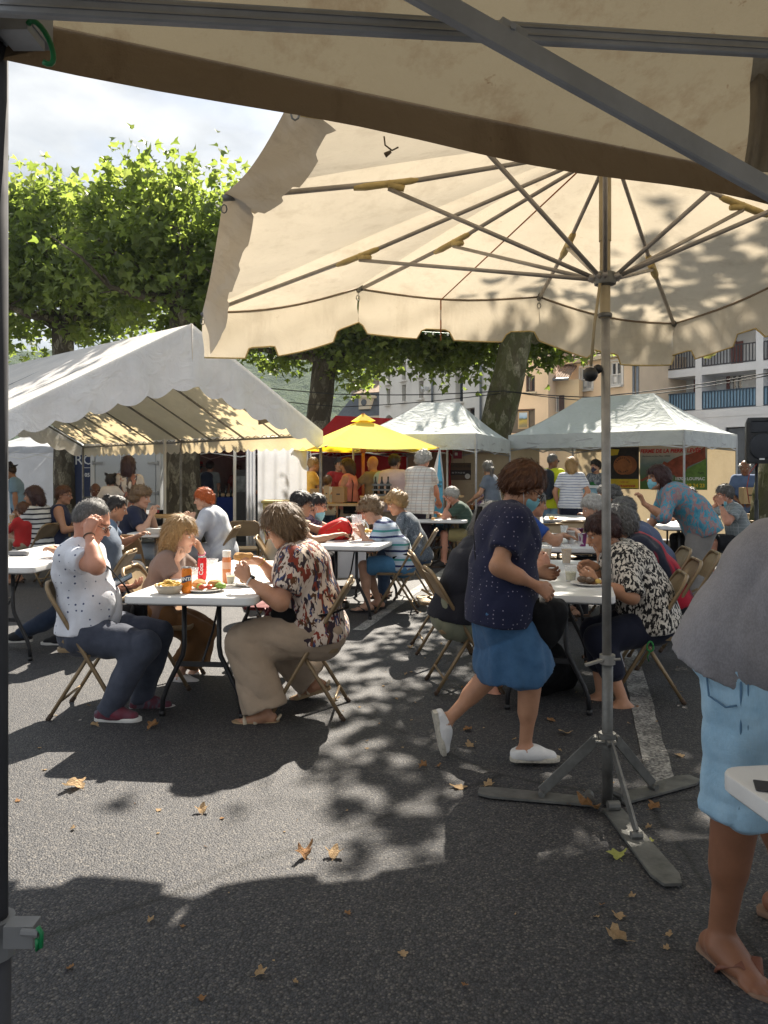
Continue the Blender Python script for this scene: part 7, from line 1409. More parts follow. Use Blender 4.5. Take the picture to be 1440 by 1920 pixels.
for px, py, lb in ((1058, 1006, 'stack of clear cups left of the wine bottle'), (1070, 1018, 'crumpled white cup on the wine bottle table')): cup(px, py, lb, None, .12, .042, mat=M_CLEAR if px == 1058 else M_PAPERW)
cup(1086, 1012, 'printed white and plum cup, farther one beside the wine bottle', None, .12, .043, mat=M_PRINT); cup(1092, 1024, 'printed white and plum cup, nearer one beside the wine bottle', M_DARKG, .12, .043, .7, mat=M_PRINT)
# rucksack table
def rucksack():
    p = onT(630, 1012); o = thing('rucksack', 'bright red rucksack lying on the middle white table', 'rucksack', p); V, F = smesh([cone((-.10, 0, .07), (.06, .02, .13), .068, .105, .06, (0, 1, 0), 1.2), cone((-.13, 0, .05), (.10, 0, .06), .05, .055, .05)], .009, disp=wrinkle(.010, 26, 9), clips=[((0, 0, .002), (0, 0, -1))]); np_mesh('bag', V, F, cloth('red_nylon', 'plain', ((.62, .018, .014),), rough=.5), o)
    V, F = smesh([cone((-.15, -.05, .04), (-.03, -.07, .025), .03, .028, .02)], .009, clips=[((0, 0, .003), (0, 0, -1))]); np_mesh('base_panel', V, F, M_BAG, o); m = MB(); m.tube([(.13, -.05, .19), (.17, -.06, .12), (.15, -.08, .04), (.08, -.09, .02)], .008, 6, flat=.5); obj('strap', m, M_BAG, o, True); m = MB(); m.tube([(-.1, -.10, .10), (-.02, -.125, .15), (.06, -.11, .2)], .004, 5); obj('zip', m, M_TOM, o, True); m = MB(); m.add([(.035, -.118, .10), (.05, -.112, .115), (.022, -.118, .12)], [(0, 1, 2)]); obj('patch', m, M_BREAD, o)
rucksack()
def jug():
    p = onT(672, 1006); o = thing('water_jug', 'clear plastic water jug right of the red rucksack', 'jug', p); m = MB(); m.lathe([(.055, 0), (.058, .004), (.075, .24), (.078, .24), (.06, .006), (.05, .004)], (0, 0, 0), 20, 0, False); obj('wall', m, M_CLEAR, o, True); m = MB(); m.tube([(-.07, 0, .22), (-.12, 0, .2), (-.12, 0, .08), (-.065, 0, .05)], .008, 8); obj('handle', m, M_TGREY, o, True); m = MB(); m.lathe([(.052, .006), (.06, .09), (.01, .091)], (0, 0, 0), 20); obj('water', m, M_CLEAR, o, True)
jug()
plate(onT(693, 1001), 'plate of leftovers before the striped boy', .11, [('fries_heap', M_FRIES, (-.03, 0), .04), ('tomato', M_TOM, (.04, .01), .025), ('bread_piece', M_BREAD, (.01, -.05), .03)])
def cart():
    Y = 9.6; o = thing('metal_trolley', 'white panelled trolley with looped chrome handle behind the red rucksack', 'trolley', (gx(660, Y), Y, 0)); hw_ = .20; m = MB()
    m.tube([(-hw_, 0, .02), (-hw_, 0, .78), (-hw_ + .04, 0, .85), (-.08, 0, .86), (-.07, 0, .89), (.07, 0, .89), (.08, 0, .86), (hw_ - .04, 0, .85), (hw_, 0, .78), (hw_, 0, .02)], .011, 10); obj('frame', m, M_CHROME, o, True); m = MB(); m.rslab((0, .12, .12), .36, .2, .62, .03, .01); obj('panel', m, M_COOLW, o)
    for sx in (-1, 1): m = MB(); m.tube([(sx * .21, .1, .06), (sx * .24, .1, .06)], .06, 16); obj('wheel', m, M_BLKP, o, True, False, 40)
cart()
cup(789, 972, 'clear cup of lager, left one before the old men', M_BEER, .13, .043, .8); cup(801, 973, 'clear cup of lager, right one before the old men', M_BEER, .13, .043, .8)
plate(onT(830, 972), 'plate with a long bread roll before the old men', .12, [('bread_roll', M_BREAD, (-.04, 0), .055), ('bread_roll', M_BREAD, (.05, .0), .055)]); plate(onT(812, 977), 'small plate of scraps at the edge of the old men\'s table', .08, [('bread_piece', M_BREAD, (0, 0), .03)])
plate(onT(1038, 976), 'plate of orange leftovers on the far white table', .13, [('leftovers', M_FRIES, (-.03, 0), .045), ('leftovers', M_TOM, (.04, .02), .03)]); plate(onT(1310, 984), 'plate of salad before the dark-haired woman at right', .12, [('salad', M_LEAFY, (-.02, 0), .04), ('tomato', M_TOM, (.04, 0), .03)])
plate(onT(357, 992), 'plate with green salad before the red-haired woman', .11, [('salad', M_LEAFY, (0, 0), .05), ('tomato', M_TOM, (-.05, .02), .025)])
m = MB(); m.loft([[(-.07, -.05, 0), (.07, -.05, 0), (.07, .05, 0), (-.07, .05, 0)], [(-.10, -.07, .055), (.10, -.075, .06), (.09, .07, .05), (-.10, .07, .06)]]); o = obj('takeaway_box', m, M_PAPERW); o.location = onT(292, 1000); tag(o, 'open white takeaway box before the ash-blonde woman', 'box')
m = MB(); m.rslab((0, 0, 0), .16, .065, .04, .02, .01); o = obj('spectacle_case', m, pm('grey_case', (.16, .16, .17), .6), None, True, False, 50); o.location = onT(35, 1042); tag(o, 'grey spectacle case on the table at the left post', 'case')
cup(22, 980, 'glass of beer on the pine table at the left edge', M_BEER, .13, .04, .8)
m = MB(); m.rslab((0, 0, 0), .10, .06, .003, .004, .001); o = obj('printed_card', m, pm('black_print', (.02, .02, .025), .5)); o.location = (gx(1462, 1.66), 1.66, TZ); o.rotation_euler = (0, 0, R(-20)); tag(o, 'black printed card on the white table corner at right', 'card')

# bags under the near right table
V, F = smesh([cone((0, 0, .16), (.05, .1, .20), .15, .13, .08), cone((-.1, -.05, .1), (.15, .1, .1), .1, .1, .06)], .014, disp=wrinkle(.016, 20, 2), clips=[((0, 0, .002), (0, 0, -1))]); o = np_mesh('rucksack', V, F, M_BAG); o.location = (gx(1015, 5.0), 5.0, 0); tag(o, 'large black bag slumped under the near right table', 'bag')
V, F = smesh([cone((0, 0, .12), (0, 0, .26), .085, .06, .04, (0, 1, 0), 1.3)], .010, disp=wrinkle(.010, 30, 6), clips=[((0, 0, .002), (0, 0, -1))]); o = np_mesh('carrier_bag', V, F, cloth('blue_white_carrier_bag', 'mottle', ((.10, .28, .52), (.55, .60, .66), (.60, .62, .66), (.45, .03, .08)), 7, .4)); o.location = (gx(1148, 5.0), 5.02, 0); tag(o, 'small blue and white carrier bag standing behind the parasol pole', 'bag')

# ---------------------------------------------------------------- van, banners, stalls
def van():
    Y = 18.3; x0, x1 = gx(171, Y), gx(302, Y); o = thing('box_van', 'white refrigerated box van with closed rear doors behind the carried toddler', 'van', ((x0 + x1) / 2, Y, 0)); W = x1 - x0; hw_ = W / 2
    obj('body', MB().box((0, 1.5, 1.68), (W, 3, 2.2)), M_COOLW, o); rim = MB()
    for x in (-hw_ + .05, hw_ - .05): rim.box((x, -.02, 1.68), (.1, .06, 2.2))
    for z in (.64, 2.72): rim.box((0, -.02, z), (W - .2, .058, .12))
    obj('door_frame', rim, M_PVC, o)
    for sx in (-1, 1):
        d = obj('door', MB().rslab((sx * (hw_ / 2 - .05), -.03, .72), hw_ - .13, .04, 1.93, .012, .006), M_COOLW, o); t = MB(); t.tube([(sx * .10, -.07, .75), (sx * .10, -.07, 2.6)], .016, 8); obj('lock_bar', t, M_CHROME, d, True)
        for z in (.98, 1.7, 2.4): h = MB(); h.beam((sx * (hw_ - .30), -.065, z), (sx * (hw_ - .04), -.065, z), .02, .05); h.tube([(sx * (hw_ - .06), -.07, z - .05), (sx * (hw_ - .06), -.07, z + .05)], .018, 8); obj('hinge', h, M_ALU, d)
    obj('bumper', MB().rslab((0, -.05, .36), W, .14, .12, .03, .01), M_TGREY, o)
    for sx in (-1, 1):
        t = MB(); t.tube([(sx * (hw_ - .25), .6, .32), (sx * (hw_ - .02), .6, .32)], .32, 20); wv = obj('wheel', t, M_BLKP, o, True, False, 40); t = MB(); t.tube([(sx * (hw_ - .025), .6, .32), (sx * (hw_ - .012), .6, .32)], .18, 16); obj('rim', t, M_ALU, wv, True, False, 40); obj('tail_light', MB().box((sx * (hw_ - .09), -.06, .55), (.12, .03, .07)), M_REDINK, o)
van()
def panel(name, label, cat, px0, px1, py0, py1, Y, mat, thick=.02, group=None):
    p0, p1 = at(px0, py1, Y), at(px1, py0, Y); o = thing(name, label, cat, ((p0.x + p1.x) / 2, Y, p0.z)); W, H_ = p1.x - p0.x, p1.z - p0.z; obj('sheet', MB().box((0, 0, H_ / 2), (W, thick, H_)), mat, o); return o, W, H_
o, W, H_ = panel('roll_up_banner', 'navy roll-up banner with white lettering beside the van', 'banner', 137, 190, 842, 1010, 18.9, pm('navy_banner', (.012, .025, .085), .5)); m = MB(); m.box((0, 0, -.02), (W + .1, .2, .04)); obj('base', m, M_ALU, o)
text('ROB', .34, M_WINK, o, (.03, -.014, H_ - .38), (R(90), 0, 0)); text('05 65', .13, M_WINK, o, (.09, -.014, H_ - .68), (R(90), 0, 0), bold=.004); obj('rule', MB().box((.05, -.013, H_ - .46), (.34, .004, .014)), M_WINK, o)
# sail flag
Y = 12.4; o = thing('sail_flag', 'white and light blue sail-shaped flag with black lettering', 'flag', (gx(826, Y), Y, 0)); A_ = at(824, 839, Y); Bq = at(834, 985, Y); Cq = at(795, 948, Y); D_ = at(812, 985, Y); mid = at(816, 985, Y); b = Vector(o.location)
m = MB(); m.add([A_ - b, D_ - b, Cq - b, at(806, 905, Y) - b], [(0, 3, 2, 1)]); fo = obj('white_panel', m, M_PAPERW, o); m = MB(); m.add([A_ - b, D_ - b, Bq - b, at(830, 900, Y) - b], [(0, 1, 2, 3)]); obj('blue_panel', m, pm('sky_blue_print', (.10, .42, .66), .6), o); m = MB(); m.tube([Bq - b + Vector((0, .01, -.6)), at(831, 900, Y) - b, A_ - b], .012, 8); m.box((.06, 0, .01), (.4, .3, .02)); obj('mast', m, M_ALU, o, True)
for s_, py in (('Château', 906), ('Moulin de', 914), ('Gu', 921)): q = at(829 if s_ != 'Gu' else 812, py, Y - .012) - b; text(s_, .082, M_INK, o, q, (R(90), 0, 0), align='RIGHT')
# wooden sign board on the beige wall of the smaller canopy
o, W, H_ = panel('sign_board', 'dark wooden sign board with round white seal on the beige wall', 'sign', 836, 883, 868, 900, 15.9, pm('dark_sign_wood', (.10, .055, .025), .6, 0, .3, 4)); obj('dark_band', MB().box((0, -.013, H_ * .43), (W, .006, H_ * .28)), pm('near_black_band', (.02, .01, .01), .6), o)
text("L'NOTHOUS & PRÉ", .062, M_INK, o, (0, -.016, H_ * .74), (R(90), 0, 0)); text('06 77 74 30 05', .045, M_WINK, o, (0, -.018, H_ * .38), (R(90), 0, 0)); m = MB(); m.tube([(W * .36, -.012, H_ * .22), (W * .36, -.02, H_ * .22)], .055, 18); obj('seal', m, M_PAPERW, o)
for dx in (-.12, .12): m = MB(); m.tube([(dx, 0, H_), (dx * .8, 0, H_ + .42)], .003, 4); obj('cord', m, M_ROPE, o)
o, W, H_ = panel('notice', 'small crimson notice hanging above the wooden sign board', 'notice', 850, 866, 846, 860, 15.85, pm('crimson_notice', (.35, .015, .05), .5)); obj('block', MB().box((-.03, -.012, H_ * .62), (.06, .003, .06)), M_PAPERW, o); obj('cord', MB().tube([(0, 0, H_), (0, 0, H_ + .15)], .003, 4), M_ROPE, o)

# farm banners on the back wall of the wide canopy
wl, wr_ = Vector(cB[3]), Vector(cB[2]); wd = (wr_ - wl).normalized(); wnn = Vector((wd.y, -wd.x, 0))
def wallp(px):
    k = (px - 720) / FPX; q = wl + wnn * .06; t = (k * q.y - q.x) / (wd.x - k * wd.y); return q + wd * t
def farm_banner():
    a, b = wallp(1200), wallp(1326); W = (b - a).length; o = thing('farm_banner', 'large printed banner with brown cows and red heading behind the pointing woman', 'banner', ((a + b) / 2).to_tuple()); o.rotation_euler.z = math.atan2(wd.y, wd.x); z0, z1 = 1.10, 2.03; H_ = z1 - z0
    t = NT('misty_hill_print'); v = t.co(); x = t.sep(v); zz = t.math('ADD', t.n('ShaderNodeMapRange', {0: x[2], 1: z0, 2: z1}).outputs[0], t.math('MULTIPLY', t.math('SUBTRACT', t.noise(v, 5, 4), .5), .25)); c = t.ramp(zz, [(.15, (.08, .17, .03)), (.35, (.10, .16, .09)), (.6, (.16, .23, .22)), (.75, (.36, .38, .34)), (.85, (.56, .47, .38))]); obj('sheet', MB().box((0, 0, (z0 + z1) / 2), (W, .01, H_)), t.done(c, .5), o)
    def flat(name, pts, mat, y): m = MB(); q = [(W * (u - .5), y, z0 + H_ * v_) for u, v_ in pts]; m.add(q, [tuple(range(len(q)))]); return obj(name, m, mat, o)
    flat('grass_print', [(.66, .02), (.99, .02), (.99, .72), (.90, .62), (.80, .55), (.70, .46), (.66, .3)], pm('grass_print_green', (.13, .25, .04), .6, 0, .4, 9), -.008); BR = pm('brown_cow_print', (.30, .06, .025), .6, 0, .45, 8)
    flat('cow_print', [(.34, .58), (.37, .66), (.42, .62), (.52, .72), (.62, .78), (.72, .80), (.80, .84), (.88, .88), (.97, .98), (.98, .7), (.90, .64), (.80, .58), (.72, .52), (.66, .30), (.58, .26), (.52, .34), (.46, .32), (.43, .46), (.40, .50)], BR, -.011); flat('cow_print', [(.0, .22), (.06, .26), (.12, .31), (.18, .34), (.17, .28), (.10, .24), (.03, .18)], BR, -.011)
    rot = (R(90), 0, 0); text('FERME DE LA PIERRE LEVÉE', .115, M_REDINK, o, (-.06, -.016, z0 + H_ * .855), rot, bold=.004, shear=.15, sx=.92); text('Madeleine et Jean-Marc SERRE', .048, M_INK, o, (-W * .46, -.016, z0 + H_ * .76), rot, align='LEFT', shear=.15); text('Pages', .06, M_INK, o, (W * .46, -.016, z0 + H_ * .37), rot, align='RIGHT', shear=.25); text('15700 LOUPIAC', .088, M_WINK, o, (W * .47, -.016, z0 + H_ * .22), rot, align='RIGHT', bold=.003); text('04 71 69 24 23', .105, M_YINK, o, (W * .47, -.016, z0 + H_ * .06), rot, align='RIGHT', bold=.004)
    a2, b2 = wallp(1143), wallp(1198); W2 = (b2 - a2).length; o2 = thing('cheese_banner', 'dark printed banner showing a round orange cheese beside the cow banner', 'banner', ((a2 + b2) / 2).to_tuple()); o2.rotation_euler.z = o.rotation_euler.z; o = o2; W = W2
    obj('sheet', MB().box((0, 0, (z0 + z1) / 2), (W, .01, H_)), pm('dark_cellar_print', (.025, .018, .014), .5, 0, .6, 7), o); flat('yellow_strip', [(.01, .02), (.99, .02), (.99, .24), (.01, .24)], M_YINK, -.008); OR = pm('orange_cheese_print', (.42, .15, .04), .6, 0, .3, 9)
    def disc(u, v_, r, mat, y): n = 26; m = MB(); m.add([(W * (u - .5) + r * math.cos(2 * math.pi * k / n), y, z0 + H_ * v_ + r * math.sin(2 * math.pi * k / n)) for k in range(n)], [tuple(range(n))]); obj('cheese_print', m, mat, o)
    flat('cheese_side_print', [(.0, .8), (.28, .82), (.34, .95), (.0, .97)], M_YINK, -.008); disc(.62, .57, .21, pm('cheese_side_tone', (.30, .10, .03), .6), -.008); disc(.46, .57, .21, OR, -.010)
    for word, a0, sgn in (('TRADITION', 155, -1), ('SALERS', 235, 1)):
        for k, ch in enumerate(word):
            a = a0 + sgn * k * (16 if sgn < 0 else 15); rr_ = .145 if sgn < 0 else .17; text(ch, .05, M_INK, o, (W * -.04 + rr_ * math.cos(R(a)), -.014, z0 + H_ * .57 + rr_ * math.sin(R(a))), (R(90), -R(a - 90 if sgn < 0 else a + 90), 0), bold=.002)
    text('TOMES DE', .045, M_REDINK, o, (0, -.014, z0 + H_ * .15), rot); text('NOS TRADITIONS', .062, M_REDINK, o, (0, -.014, z0 + H_ * .05), rot, bold=.002)
farm_banner()
# refrigerated display counter
def fridge():
    Y = 14.3; x0, x1 = gx(1085, Y), gx(1152, Y); o = thing('display_fridge', 'white glass-fronted display fridge before the masked stallholder', 'fridge', ((x0 + x1) / 2, Y, 0)); W = x1 - x0; obj('base', MB().rslab((0, .3, .02), W, .7, .72, .03, .01), M_COOLW, o); g_ = MB(); g_.add([(-W/2 + .03, -.03, .76), (W/2 - .03, -.03, .76), (W/2 - .03, .22, 1.17), (-W/2 + .03, .22, 1.17)], [(0, 1, 2, 3)]); obj('glass', g_, pm('bluish_display_glass', (.22, .36, .46), .08, 0, .2, 3, spec=.7), o)
    t = MB(); t.box((0, .42, 1.19), (W, .46, .05))
    for sx in (-1, 1): t.add([(sx * W/2, -.05, .74), (sx * W/2, .64, .74), (sx * W/2, .64, 1.18), (sx * W/2, .2, 1.18)], [(0, 1, 2, 3)])
    obj('cabinet', t, M_COOLW, o)
    for k in range(5): V, F = smesh([ell((0, 0, 0), (.08, .08, .045), np.eye(3), .01)], .014); c = np_mesh('cheese', V, F, M_FRIES if k % 2 else M_BREAD, o); c.location = (-.25 + k * .13, .3, .80)
fridge()
# lavender and jar display
Y = 13.9; o = thing('stall_counter', 'black-draped stall counter with jars and purple bundles', 'counter', (gx(895, Y), Y, 0)); obj('drape', MB().rslab((0, .3, .0), .75, .6, .78, .04, .02), cloth('black_drape', 'plain', ((.015, .016, .02),)), o)
for k in range(12): m = MB(); m.lathe([(.03, 0), (.032, .01), (.032, .08), (.026, .09)], (-.33 + .062 * (k % 6), .10 + .12 * (k // 6), .78), 10); m.lathe([(.029, .0), (.029, .02)], (-.33 + .062 * (k % 6), .10 + .12 * (k // 6), .871), 10, 1); obj('jar', m, [pm('jam_%d' % (k % 3), ((.20, .02, .02), (.30, .12, .02), (.04, .01, .03))[k % 3], .2), M_PAPERW], o, True, False, 40)
V, F = smesh([ell((.16, .2, .90), (.12, .12, .14), np.eye(3), .02), ell((.28, .22, .86), (.09, .1, .1), np.eye(3), .05)], .016, disp=wrinkle(.03, 60, 7)); np_mesh('purple_bundle', V, F, cloth('purple_floral_cloth', 'fleck', ((.16, .08, .26), (.50, .44, .56)), 30), o)
# dim stall: counter with blue cloth, black cabinet, easel boards
Y = 16.9; o = thing('stall_counter', 'stall counter with royal blue cloth in the dim stall', 'counter', (gx(432, Y), Y, 0)); obj('drape', MB().rslab((0, .3, 0), .62, .6, .92, .04, .02), cloth('royal_blue_drape', 'plain', ((.012, .03, .17),)), o)
for k in range(5): m = MB(); m.lathe([(.03, 0), (.03, .13), (.012, .18), (.012, .24)], (-.25 + k * .12, .12, .92), 10); obj('bottle', m, M_DARKG, o, True)
m = MB(); m.rslab((0, .25, .94), .6, .3, .06, .02); obj('tray', m, M_KRAFT, o)
Y = 16.3; o = thing('display_cabinet', 'black glass-doored display cabinet behind the narrow curtain', 'cabinet', (gx(463, Y), Y, 0)); obj('case', MB().rslab((0, .25, .0), .52, .5, 1.52, .02, .01), M_BLKP, o)
for sx in (-1, 1): obj('door_pane', MB().box((sx * .125, -.012, 1.22), (.2, .02, .34)), pm('cabinet_glass', (.13, .14, .14), .1, 0, .6, 8), o)
Y = 13.0
def bin_():
    o = thing('wheeled_bin', 'pale yellow wheeled bin in front of the broad white curtain', 'bin', (gx(521, 12.6), 12.6, 0)); YB = pm('pale_yellow_plastic', (.56, .46, .16), .5, 0, .12, 5); m = MB(); m.loft([[(x * .17, y * .18, .06) for x, y in ((-1, -1), (1, -1), (1, 1), (-1, 1))], [(x * .215, y * .23, .95) for x, y in ((-1, -1), (1, -1), (1, 1), (-1, 1))]]); obj('body', m, YB, o); m = MB(); m.rslab((0, -.01, .955), .48, .52, .05, .05, .015); obj('lid', m, YB, o, True, False, 40)
    for sx in (-1, 1): m = MB(); m.tube([(sx * .16, .2, .09), (sx * .2, .2, .09)], .09, 14); obj('wheel', m, M_BLKP, o, True, False, 40)
    m = MB(); m.box((0, -.25, .90), (.40, .03, .05)); obj('rim', m, YB, o)
bin_()
def cbox(px0, px1, py0, py1, Y, label, mat, rz=0):
    p = at((px0 + px1) / 2, py1, Y); W = (px1 - px0) * Y / FPX; H_ = (py1 - py0) * Y / FPX; o = thing('cardboard_box', label, 'box', p, R(rz), 'boxes on the stall tables'); obj('carton', MB().box((0, W * .4, H_ / 2), (W * .85, W * .8, H_)), mat, o); m = MB(); m.box((0, W * .2, H_ + .004), (W * .85, W * .38, .006), Matrix.Rotation(.06, 3, 'X')); m2 = MB(); m2.box((0, W * .6, H_ + .004), (W * .85, W * .38, .006)); obj('flap', m, mat, o); obj('flap', m2, mat, o); obj('tape', MB().box((0, W * .4, H_ + .009), (.05, W * .8, .003)), M_TAPE, o); obj('print_mark', MB().box((0, -.002, H_ * .55), (W * .25, .003, .02)), M_INK, o)
cbox(620, 648, 914, 942, 12.5, 'brown cardboard box with dark print, right one on the pine stall table', M_CARD, -12); cbox(606, 618, 912, 942, 12.45, 'tall pale carton left of the brown cardboard box', M_KRAFT, 5); cbox(580, 600, 917, 945, 12.9, 'pale carton beside the person in mustard', M_KRAFT, 0); cbox(796, 812, 905, 925, 12.9, 'kraft box before the checked shirt man', M_KRAFT, 10); cbox(1393, 1420, 915, 945, 12.6, 'kraft carrier held by the white-haired man in blue', M_KRAFT, 0)
o = thing('bottle_crate', 'dark crate of bottles on the serving table under the yellow parasol', 'crate', (gx(716, 12.2), 12.2, 1.08)); m = MB()
for a, b in (((-.15, -.1), (.15, -.1)), ((-.15, .1), (.15, .1)), ((-.15, -.1), (-.15, .1)), ((.15, -.1), (.15, .1))):
    for z in (.02, .10, .18): m.beam((*a, z), (*b, z), .012, .03)
tag(obj('crate_slats', m, M_DKST, o), kind='stuff')
for k in range(6): m = MB(); m.lathe([(.033, 0), (.033, .18), (.013, .23), (.013, .30)], (-.1 + .1 * (k % 3), -.05 + .1 * (k // 3), .01), 10); obj('bottle', m, M_DARKG, o, True)

# loudspeaker on stand
def speaker():
    Y = 9.6; o = thing('loudspeaker', 'black loudspeaker on a pole stand at the right edge', 'loudspeaker', (gx(1427, Y), Y, 0)); z0, z1 = at(0, 869, Y).z, at(0, 783, Y).z; W = .34; hw_ = W / 2; H_ = z1 - z0; a = R(-14); Rm = Matrix.Rotation(a, 3, 'Z')
    def P(x, y, z): q = Rm @ Vector((x, y, 0)); return (q.x, q.y, z)
    m = MB(); ring = [(-hw_, 0), (-hw_ + .03, -.03), (hw_ - .03, -.03), (hw_, 0), (hw_ * .75, .30), (-hw_ * .75, .30)]; m.loft([[P(x * k, y * k, z) for x, y in ring] for z, k in ((z0, .93), (z0 + .03, 1), (z1 - .06, 1), (z1, .88))]); obj('cabinet', m, M_BLKP, o); SG = pm('speaker_grille', (.03, .033, .04), .5, .3, .3, 60, .5, 300)
    c = Vector((0, -.034, z0 + .21)); m = MB(); n = 24; m.loft([[P(c.x + r * math.cos(2 * math.pi * k / n), y, c.z + r * 1.15 * math.sin(2 * math.pi * k / n)) for k in range(n)] for r, y in ((.145, -.031), (.14, -.045), (.12, -.048), (.03, -.058))]); obj('woofer_grille', m, SG, o, True)
    m = MB(); m.loft([[P(x * k, y, z0 + .46 + zz * k) for x, zz in ((-.12, -.07), (.12, -.07), (.12, .07), (-.12, .07))] for k, y in ((1.08, -.0305), (1.0, -.04), (.5, -.012))], True); obj('horn', m, SG, o); obj('badge', MB().box(P(.0, -.05, z0 + .055), (.06, .006, .02), Rm), M_WINK, o)
    m = MB(); m.tube([(0, .12, .55), (0, .12, z0 + .01)], .019, 10); m.tube([(0, .12, .35), (0, .12, 1.1)], .026, 10); obj('stand_pole', m, M_BLKP, o, True)
    for k in range(3): b = R(90 + 120 * k); m = MB(); m.tube([(0, .12, .62), (.5 * math.cos(b), .12 + .5 * math.sin(b), .01)], .013, 8); obj('stand_leg', m, M_BLKP, o, True)
    m = MB(); m.tube([(-.05, .0, z0), (-.12, .05, z0 - .12), (-.14, .08, z0 - .3), (-.1, .1, z0 - .5)], .006, 6); obj('cable', m, pm('red_cable', (.35, .05, .03), .5), o, True)
speaker()

# overhead cables and fairy lights
def cable(label, pts, r, mat, name='overhead_cable', cat='cable'):
    P = [at(*p) for p in pts]; Q = []
    for i in range(len(P) - 1):
        for k in range(8): t = k / 8; q = P[i].lerp(P[i + 1], t); Q.append(q - Vector((0, 0, .10 * math.sin(math.pi * t) * (P[i+1] - P[i]).length / 8)))
    Q.append(P[-1]); o = obj(name, MB().tube(Q, r, 6), mat, None, True); return tag(o, label, cat)
cable('upper black cable strung across to the mossy trunk and on to the right', [(300, 700, 19), (630, 739, 19), (945, 733, 18), (1110, 745, 18), (1470, 694, 16)], .013, M_INK); cable('lower black cable strung below the upper one', [(300, 722, 19), (640, 763, 19), (960, 735, 18.1), (1110, 752, 18), (1470, 699, 16)],   .011, M_INK)
o = thing('fairy_lights', 'green cord of small white bulbs under the parasol hem', 'lights', at(780, 640, 15)); P = [at(700 + 14 * k, 628 - 4 * math.sin(k * .4) - .6 * k, 15) for k in range(12)]; obj('cord', MB().tube(P, .008, 5), M_GREENP, o, True, True)
for q in P[1:-1]: m = MB(); m.lathe([(.006, -.05), (.02, -.035), (.02, -.015), (.008, 0)], q, 8); obj('bulb', m, M_PAPERW, o, True, True)

# ---------------------------------------------------------------- fallen leaves
def leaf_mesh(seed, curl):
    rr = random.Random(seed); out = []; n = 30
    for k in range(n):
        a = -math.pi / 2 + 2 * math.pi * k / n; lobes = abs(math.cos(2.5 * (a - math.pi / 2))); r = (.68 + .32 * lobes ** 1.2) * (1 - .25 * (math.sin(a) < -.3)) * rr.uniform(.86, 1.06); out.append((r * math.cos(a), r * math.sin(a)))
    vs = [(0, 0, .02)]; fs = []
    for f in (.5, 1.0):
        for x, y in out: x, y = x * f, y * f; vs.append((x, y, .03 + curl * (x * x * .8 + .35 * y * abs(y)) + curl * .5 * math.sin(4 * x + seed) * y + rr.uniform(0, .05) * f))
    z = min(v[2] for v in vs); vs = [(x, y, q - z) for x, y, q in vs]
    for k in range(n): j = (k + 1) % n; fs += [(0, 1 + k, 1 + j), (1 + k, 1 + n + k, 1 + n + j, 1 + j)]
    m = MB(); m.add(vs, fs); m.tube([(0, -.55, .06), (.05, -.9, .03), (.0, -1.25, .05)], .022, 5); me = bpy.data.meshes.new('fallen_leaf'); me.from_pydata(m.v, [], m.f); return me
def drymat(name, a, b):
    t = NT(name); v = t.co(); c = t.ramp(t.noise(v, 3, 5, .65), [(.3, a), (.7, b)]); t.bump(t.noise(v, 7, 3), .5, .05); return t.done(c, .75, 0, .25, .2, b)
DRY = [drymat('dry_leaf_tan', (.34, .21, .10), (.52, .38, .22)), drymat('dry_leaf_rust', (.20, .09, .035), (.38, .22, .10)), drymat('yellow_green_leaf', (.35, .36, .08), (.5, .5, .16))]
LM = [[leaf_mesh(i * 7 + j, c) for i, c in enumerate((.35, .75, 1.2))] for j in range(3)]
for j in range(3):
    for me in LM[j]: me.materials.append(DRY[j])
def leaf(px, py, size, label, kind=0, var=0, rz=None):
    g_ = gnd(px, py); o = link('fallen_leaf', LM[kind][var]); o.location = (g_.x, g_.y, .002); o.scale = (size * .8, size * random.uniform(.45, .8), size * .55); o.rotation_euler = (random.uniform(-.12, .12), random.uniform(-.12, .12), random.uniform(0, 6.28) if rz is None else rz); return tag(o, label, 'leaf', 'fallen leaves on the asphalt')
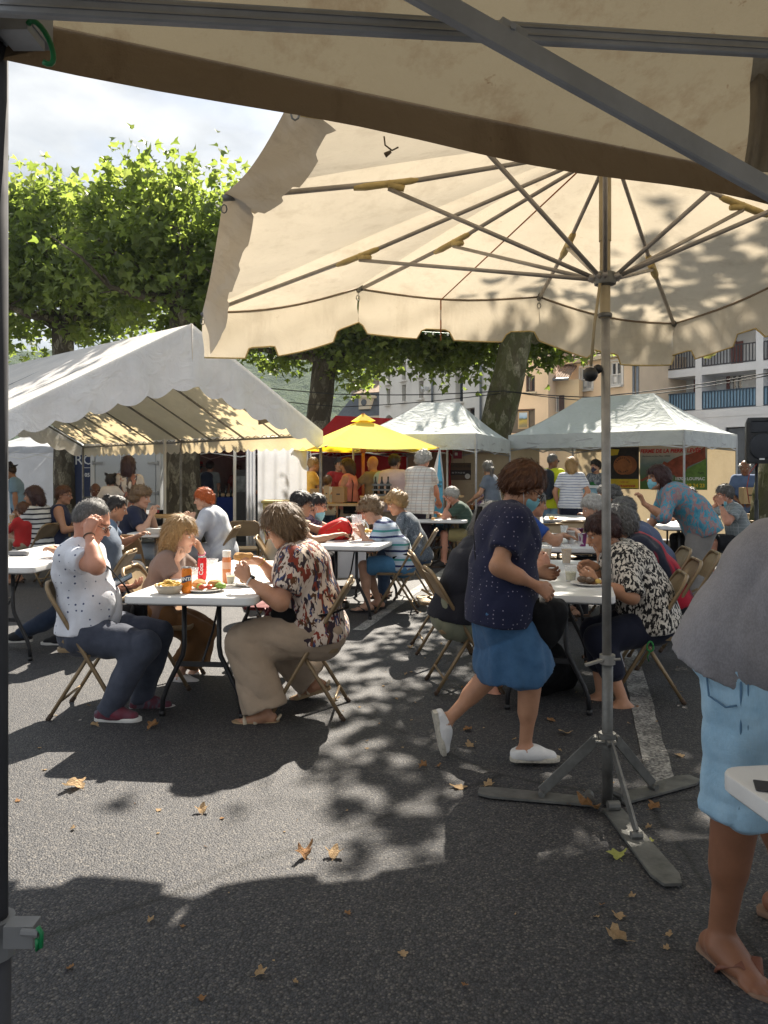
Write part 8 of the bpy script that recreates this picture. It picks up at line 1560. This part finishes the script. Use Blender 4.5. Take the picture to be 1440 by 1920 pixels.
for px, py, s_, lb, k, v in ((142, 1478, .085, 'large pale dry leaf on the sunlit asphalt at left', 0, 1), (570, 1608, .06, 'rust leaf at the edge of the dappled shade', 1, 2), (626, 1608, .05, 'curled leaf right beside the rust leaf', 0, 2), (1106, 1520, .075, 'big curled brown leaf against the parasol foot', 1, 2), (1226, 1517, .055, 'dry leaf caught by the right foot plate', 1, 1), (860, 1478, .055, 'flat tan leaf near the tip of the left foot plate', 0, 0), (916, 1474, .045, 'tan leaf touching the left foot plate', 0, 1), (1158, 1608, .055, 'yellow-green fresh leaf left of the front foot plate', 2, 1), (1218, 1578, .035, 'small yellow-green leaf right of the front foot plate', 2, 0), (1275, 1418, .035, 'tan leaf right of the white line', 0, 0), (1160, 1765, .05, 'narrow tan leaf in the shade, nearer of two by the man\'s foot', 0, 2), (1160, 1722, .035, 'narrow tan leaf in the shade, farther of two by the man\'s foot', 0, 1), (487, 1830, .028, 'small tan leaf in the foreground shade', 0, 2), (880, 1398, .055, 'tan leaf between the walking woman\'s feet, nearer one', 0, 0), (876, 1370, .045, 'brown leaf between the walking woman\'s feet, farther one', 1, 1), (1062, 1377, .06, 'wide tan leaf beyond the front white shoe', 0, 1), (1034, 1352, .05, 'brown leaf under the near right table', 1, 0), (792, 1440, .04, 'brown curled leaf below the lifted shoe', 1, 2), (822, 1438, .03, 'small brown leaf beside the lifted shoe', 1, 1), (380, 1524, .045, 'thin long-stalked leaf on the sunlit asphalt', 0, 2), (285, 1366, .05, 'brown leaf under the near left table', 1, 2), (178, 1362, .045, 'tan leaf at the foot of the polo man\'s chair', 0, 1), (628, 1312, .045, 'tan leaf behind the blonde woman\'s chair', 0, 1), (770, 1215, .05, 'tan leaf in the aisle beyond the empty chair', 0, 1)):
    leaf(px, py, s_, lb, k, v)
random.seed(21)
for k in range(120):
    py = 1130 + (1900 - 1130) * random.random() ** 1.5; px = random.uniform(20, 1400)
    if random.random() < .45: px = random.uniform(650, 1300); py = random.uniform(1140, 1500)
    leaf(px, py, random.uniform(.006, .022), 'small dry leaf scrap scattered on the asphalt', random.choice((0, 0, 1)), random.randrange(3))
o = link('leaf_sprig', LM[2][1]); o.location = at(1325, 667, 4.95); o.scale = (.045,) * 3; o.rotation_euler = (R(70), R(20), 0); tag(o, 'yellow leaf sprig hanging under the right end of the parasol hem', 'leaf')

c = at(1219, 1212, 4.74); m = MB(); m.tube([c + Vector((.02 * math.cos(a), .004 * math.sin(2 * a), .03 * math.sin(a))) for a in np.linspace(0, 6.28, 14)], .006, 6, flat=.4); m.tube([c + Vector((.0, -.004, -.03)), c + Vector((-.02, -.006, -.06)), c + Vector((-.01, -.006, -.09))], .006, 6, flat=.4)
tag(obj('ribbon', m, pm('green_ribbon', (.02, .22, .05), .6), None, True), 'green ribbon tied to the chair of the woman in the flecked blouse', 'ribbon')

# ---------------------------------------------------------------- thin summer haze
def haze():
    m = MB().box((0, 205, 46), (560, 450, 94)); mat = bpy.data.materials.new('summer_haze'); mat.use_nodes = True; t = mat.node_tree; t.nodes.clear()
    v = t.nodes.new('ShaderNodeVolumePrincipled'); v.inputs['Color'].default_value = (.72, .86, 1, 1); v.inputs['Density'].default_value = .0004; v.inputs['Anisotropy'].default_value = 0; o = t.nodes.new('ShaderNodeOutputMaterial'); t.links.new(v.outputs[0], o.inputs['Volume'])
    tag(obj('haze', m, mat), 'thin bluish haze in the air over the town', None, None, 'stuff')
haze()
